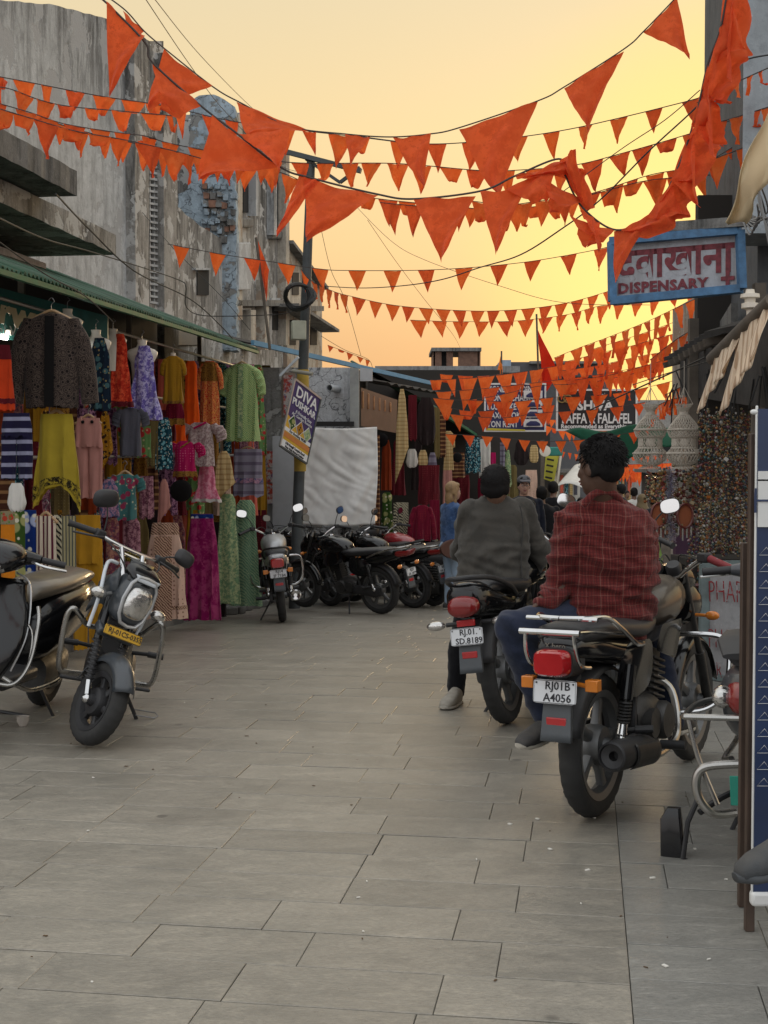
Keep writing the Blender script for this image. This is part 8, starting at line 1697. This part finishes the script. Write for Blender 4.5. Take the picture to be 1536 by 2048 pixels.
# pharmacy board
pb = thing('pharmacy_board', 'white board with flaking red PHARMACY lettering in a grey green frame', 'sign', V((AT(1450,0,8.9).x,8.9,0)))
q0, q1 = AT(1408,1128,9.0), AT(1512,1128,8.7); zb_ = AT(1408,1350,9.0).z
b = MB(); b.prism([q0, q1, V((q1.x,q1.y,zb_)), V((q0.x,q0.y,zb_))], (0,.04,0)); b.build('board', plaster('board_white', (.52,.52,.53), (.22,.18,.17), .4, seed=71, bump=.1), pb, world=True, smooth=False)
mfg = M('green_grey_frame', (.20,.25,.25), .7, var=.3)
for a, c_, w_ in ((q0, V((q0.x,q0.y,0.0)), .06),(q0, q1, .05),(V((q0.x,q0.y,zb_)), V((q1.x,q1.y,zb_)), .04)): MB().bar(a+V((0,-.012,0)), c_+V((0,-.012,0)), w_, w_).build('frame', mfg, pb, world=True, smooth=False)
mrl = plaster('red_brushed', (.36,.035,.04), (.40,.2,.2), .4, patch=(.50,.45,.46), pscale=18, seed=9, bump=.05)
for l, y, sz_ in (('PHARMA',1185,.215),('PHAR',1278,.19),('DR. M',1352-12,.16)):
    text(l, sz_, mrl, pb, frameM(AT(1416,y,8.94), (q1-q0), (0,0,1)), world=True, align='LEFT', sx=.52, bold=-.004)
b = MB(); frontbox(b, 1488, 1143, 1500, 1156, 8.70, .01); b.build('dark_sticker', m_flap, pb, world=True, smooth=False)
# blue board on legs, right foreground
bb = thing('blue_board', 'tall dark blue sign board on brown wooden legs at the right edge', 'sign', V((1.3,4.05,0)))
m_bb = M('navy_paint', (.012,.028,.085), .42, var=.25, nscale=4, coat=.25, dust=.15, dustcol=(.12,.14,.18)); m_legw = M('brown_leg', (.07,.045,.032), .6, var=.3, nscale=5)
c0 = AT(1514,818,4.05); cz = AT(1500,1796,4.0).z
b = MB(); b.box((c0.x+.35,4.05,(c0.z+cz)/2), (.70,.03,c0.z-cz)); b.build('board', m_bb, bb, world=True, smooth=False)
b = MB(); b.box((c0.x-.002,4.045,(c0.z+cz)/2), (.007,.012,c0.z-cz+.02)); b.build('edge_strip', m_wh, bb, world=True, bevel=.003)
b = MB(); b.box((c0.x+.35,4.03,AT(0,1006,4.05).z), (.70,.006,.145)); b.build('white_band', m_wh, bb, world=True, smooth=False)
b = MB(); b.box((c0.x+.35,4.03,AT(0,952,4.05).z), (.70,.006,.03)); b.build('white_band', m_wh, bb, world=True, smooth=False)
text('H', .115, m_bb, bb, frameM(V((AT(1538,0,4.03).x,4.025,AT(0,1004,4.03).z)), (1,0,0), (0,0,1)), world=True, bold=-.002)
for k in range(15):
    z = AT(0,1105+k*33,4.03).z; x = AT(1536,0,4.03).x; b = MB(); b.tube([(x-.010,4.031,z-.008),(x+.012,4.031,z+.016),(x+.03,4.031,z-.008)], .0011, 4, closed=True); b.build('triangle_mark', m_wh, bb, world=True)
b = MB(); b.box((c0.x+.35,4.045,cz-.015), (.715,.04,.045)); b.build('white_hem', m_wh, bb, world=True, bevel=.01)
for px, Y, y1 in ((1512,4.09,1.55),(1494,4.32,1.2)):
    x = AT(px,0,Y).x; b = MB(); b.box((x+(.006 if Y < 4.2 else .012),Y,y1/2), (.028,.028,y1)); b.build('leg', m_legw, bb, world=True, bevel=.003)
for px, Y in ((1510+220,4.07),(1487+200,4.32)): x = AT(px,0,Y).x; b = MB(); b.box((x,Y,.80), (.028,.028,1.60)); b.build('leg', m_legw, bb, world=True, bevel=.003)
b = MB(Matrix.Translation(AT(1508,824,4.0))); b.ell((0,0,0), (.012,.008,.008), 12, 8); b.build('knotted_cloth', m_wh, bb, world=True)
# orange cloth on the motorcycle behind
p = AT(1338,1195,7.4); b = MB(); b.sheet(lambda u, v: p+V((.09*(u-.5)+.02*math.sin(v*6), .02*math.sin(u*8), -.22*v*(1-.3*u))), 8, 10); o = b.build('orange_rag', m_or, solid=.006); tag(o, 'orange cloth tied on the handlebar of the motorcycle by the bead shop', 'cloth')

# small goods of the shops: folded piles, jars and boxes seen dimly behind the riders
gm = ['maroon','cream','royal','khaki','og','teal','wine','lav']
for i in range(10):
    Y = 23+i*.9; p = AT(905+i*11, 1075, Y); b = MB()
    for k in range(5): b.box((p.x, Y, gz(Y)+.45+.05*k), (.32+.02*(k%2), .3, .044), (0,0,.05*(k%3)))
    o = b.build('folded_cloth_pile', K[gm[i%8]], bevel=.015, seg=1); tag(o, 'pile of folded %s shawls low in the shawl stall' % {'maroon':'maroon','cream':'cream','royal':'royal blue','khaki':'khaki','og':'orange','teal':'teal','wine':'wine red','lav':'lavender'}[gm[i%8]] + (', far end' if i > 7 else ''), 'cloth pile'); o['kind'] = 'stuff' if 0 else ''
    del o['kind']
# cigarette ends, leaves and torn paper along the joints of the paving
rg = random.Random(77); b = MB()
for i in range(22):
    Y = rg.uniform(3.6, 12); x = rg.uniform(-.27,.27)*Y; th = rg.uniform(0,3.1); L_ = rg.uniform(.006,.014); b.tube([(x,Y,gz(Y)+.004),(x+L_*math.cos(th),Y+L_*math.sin(th),gz(Y)+.004)], .0025, 5)
tag(b.build('litter', m_paper), 'pale cigarette ends scattered over the paving', 'litter', kind='stuff')
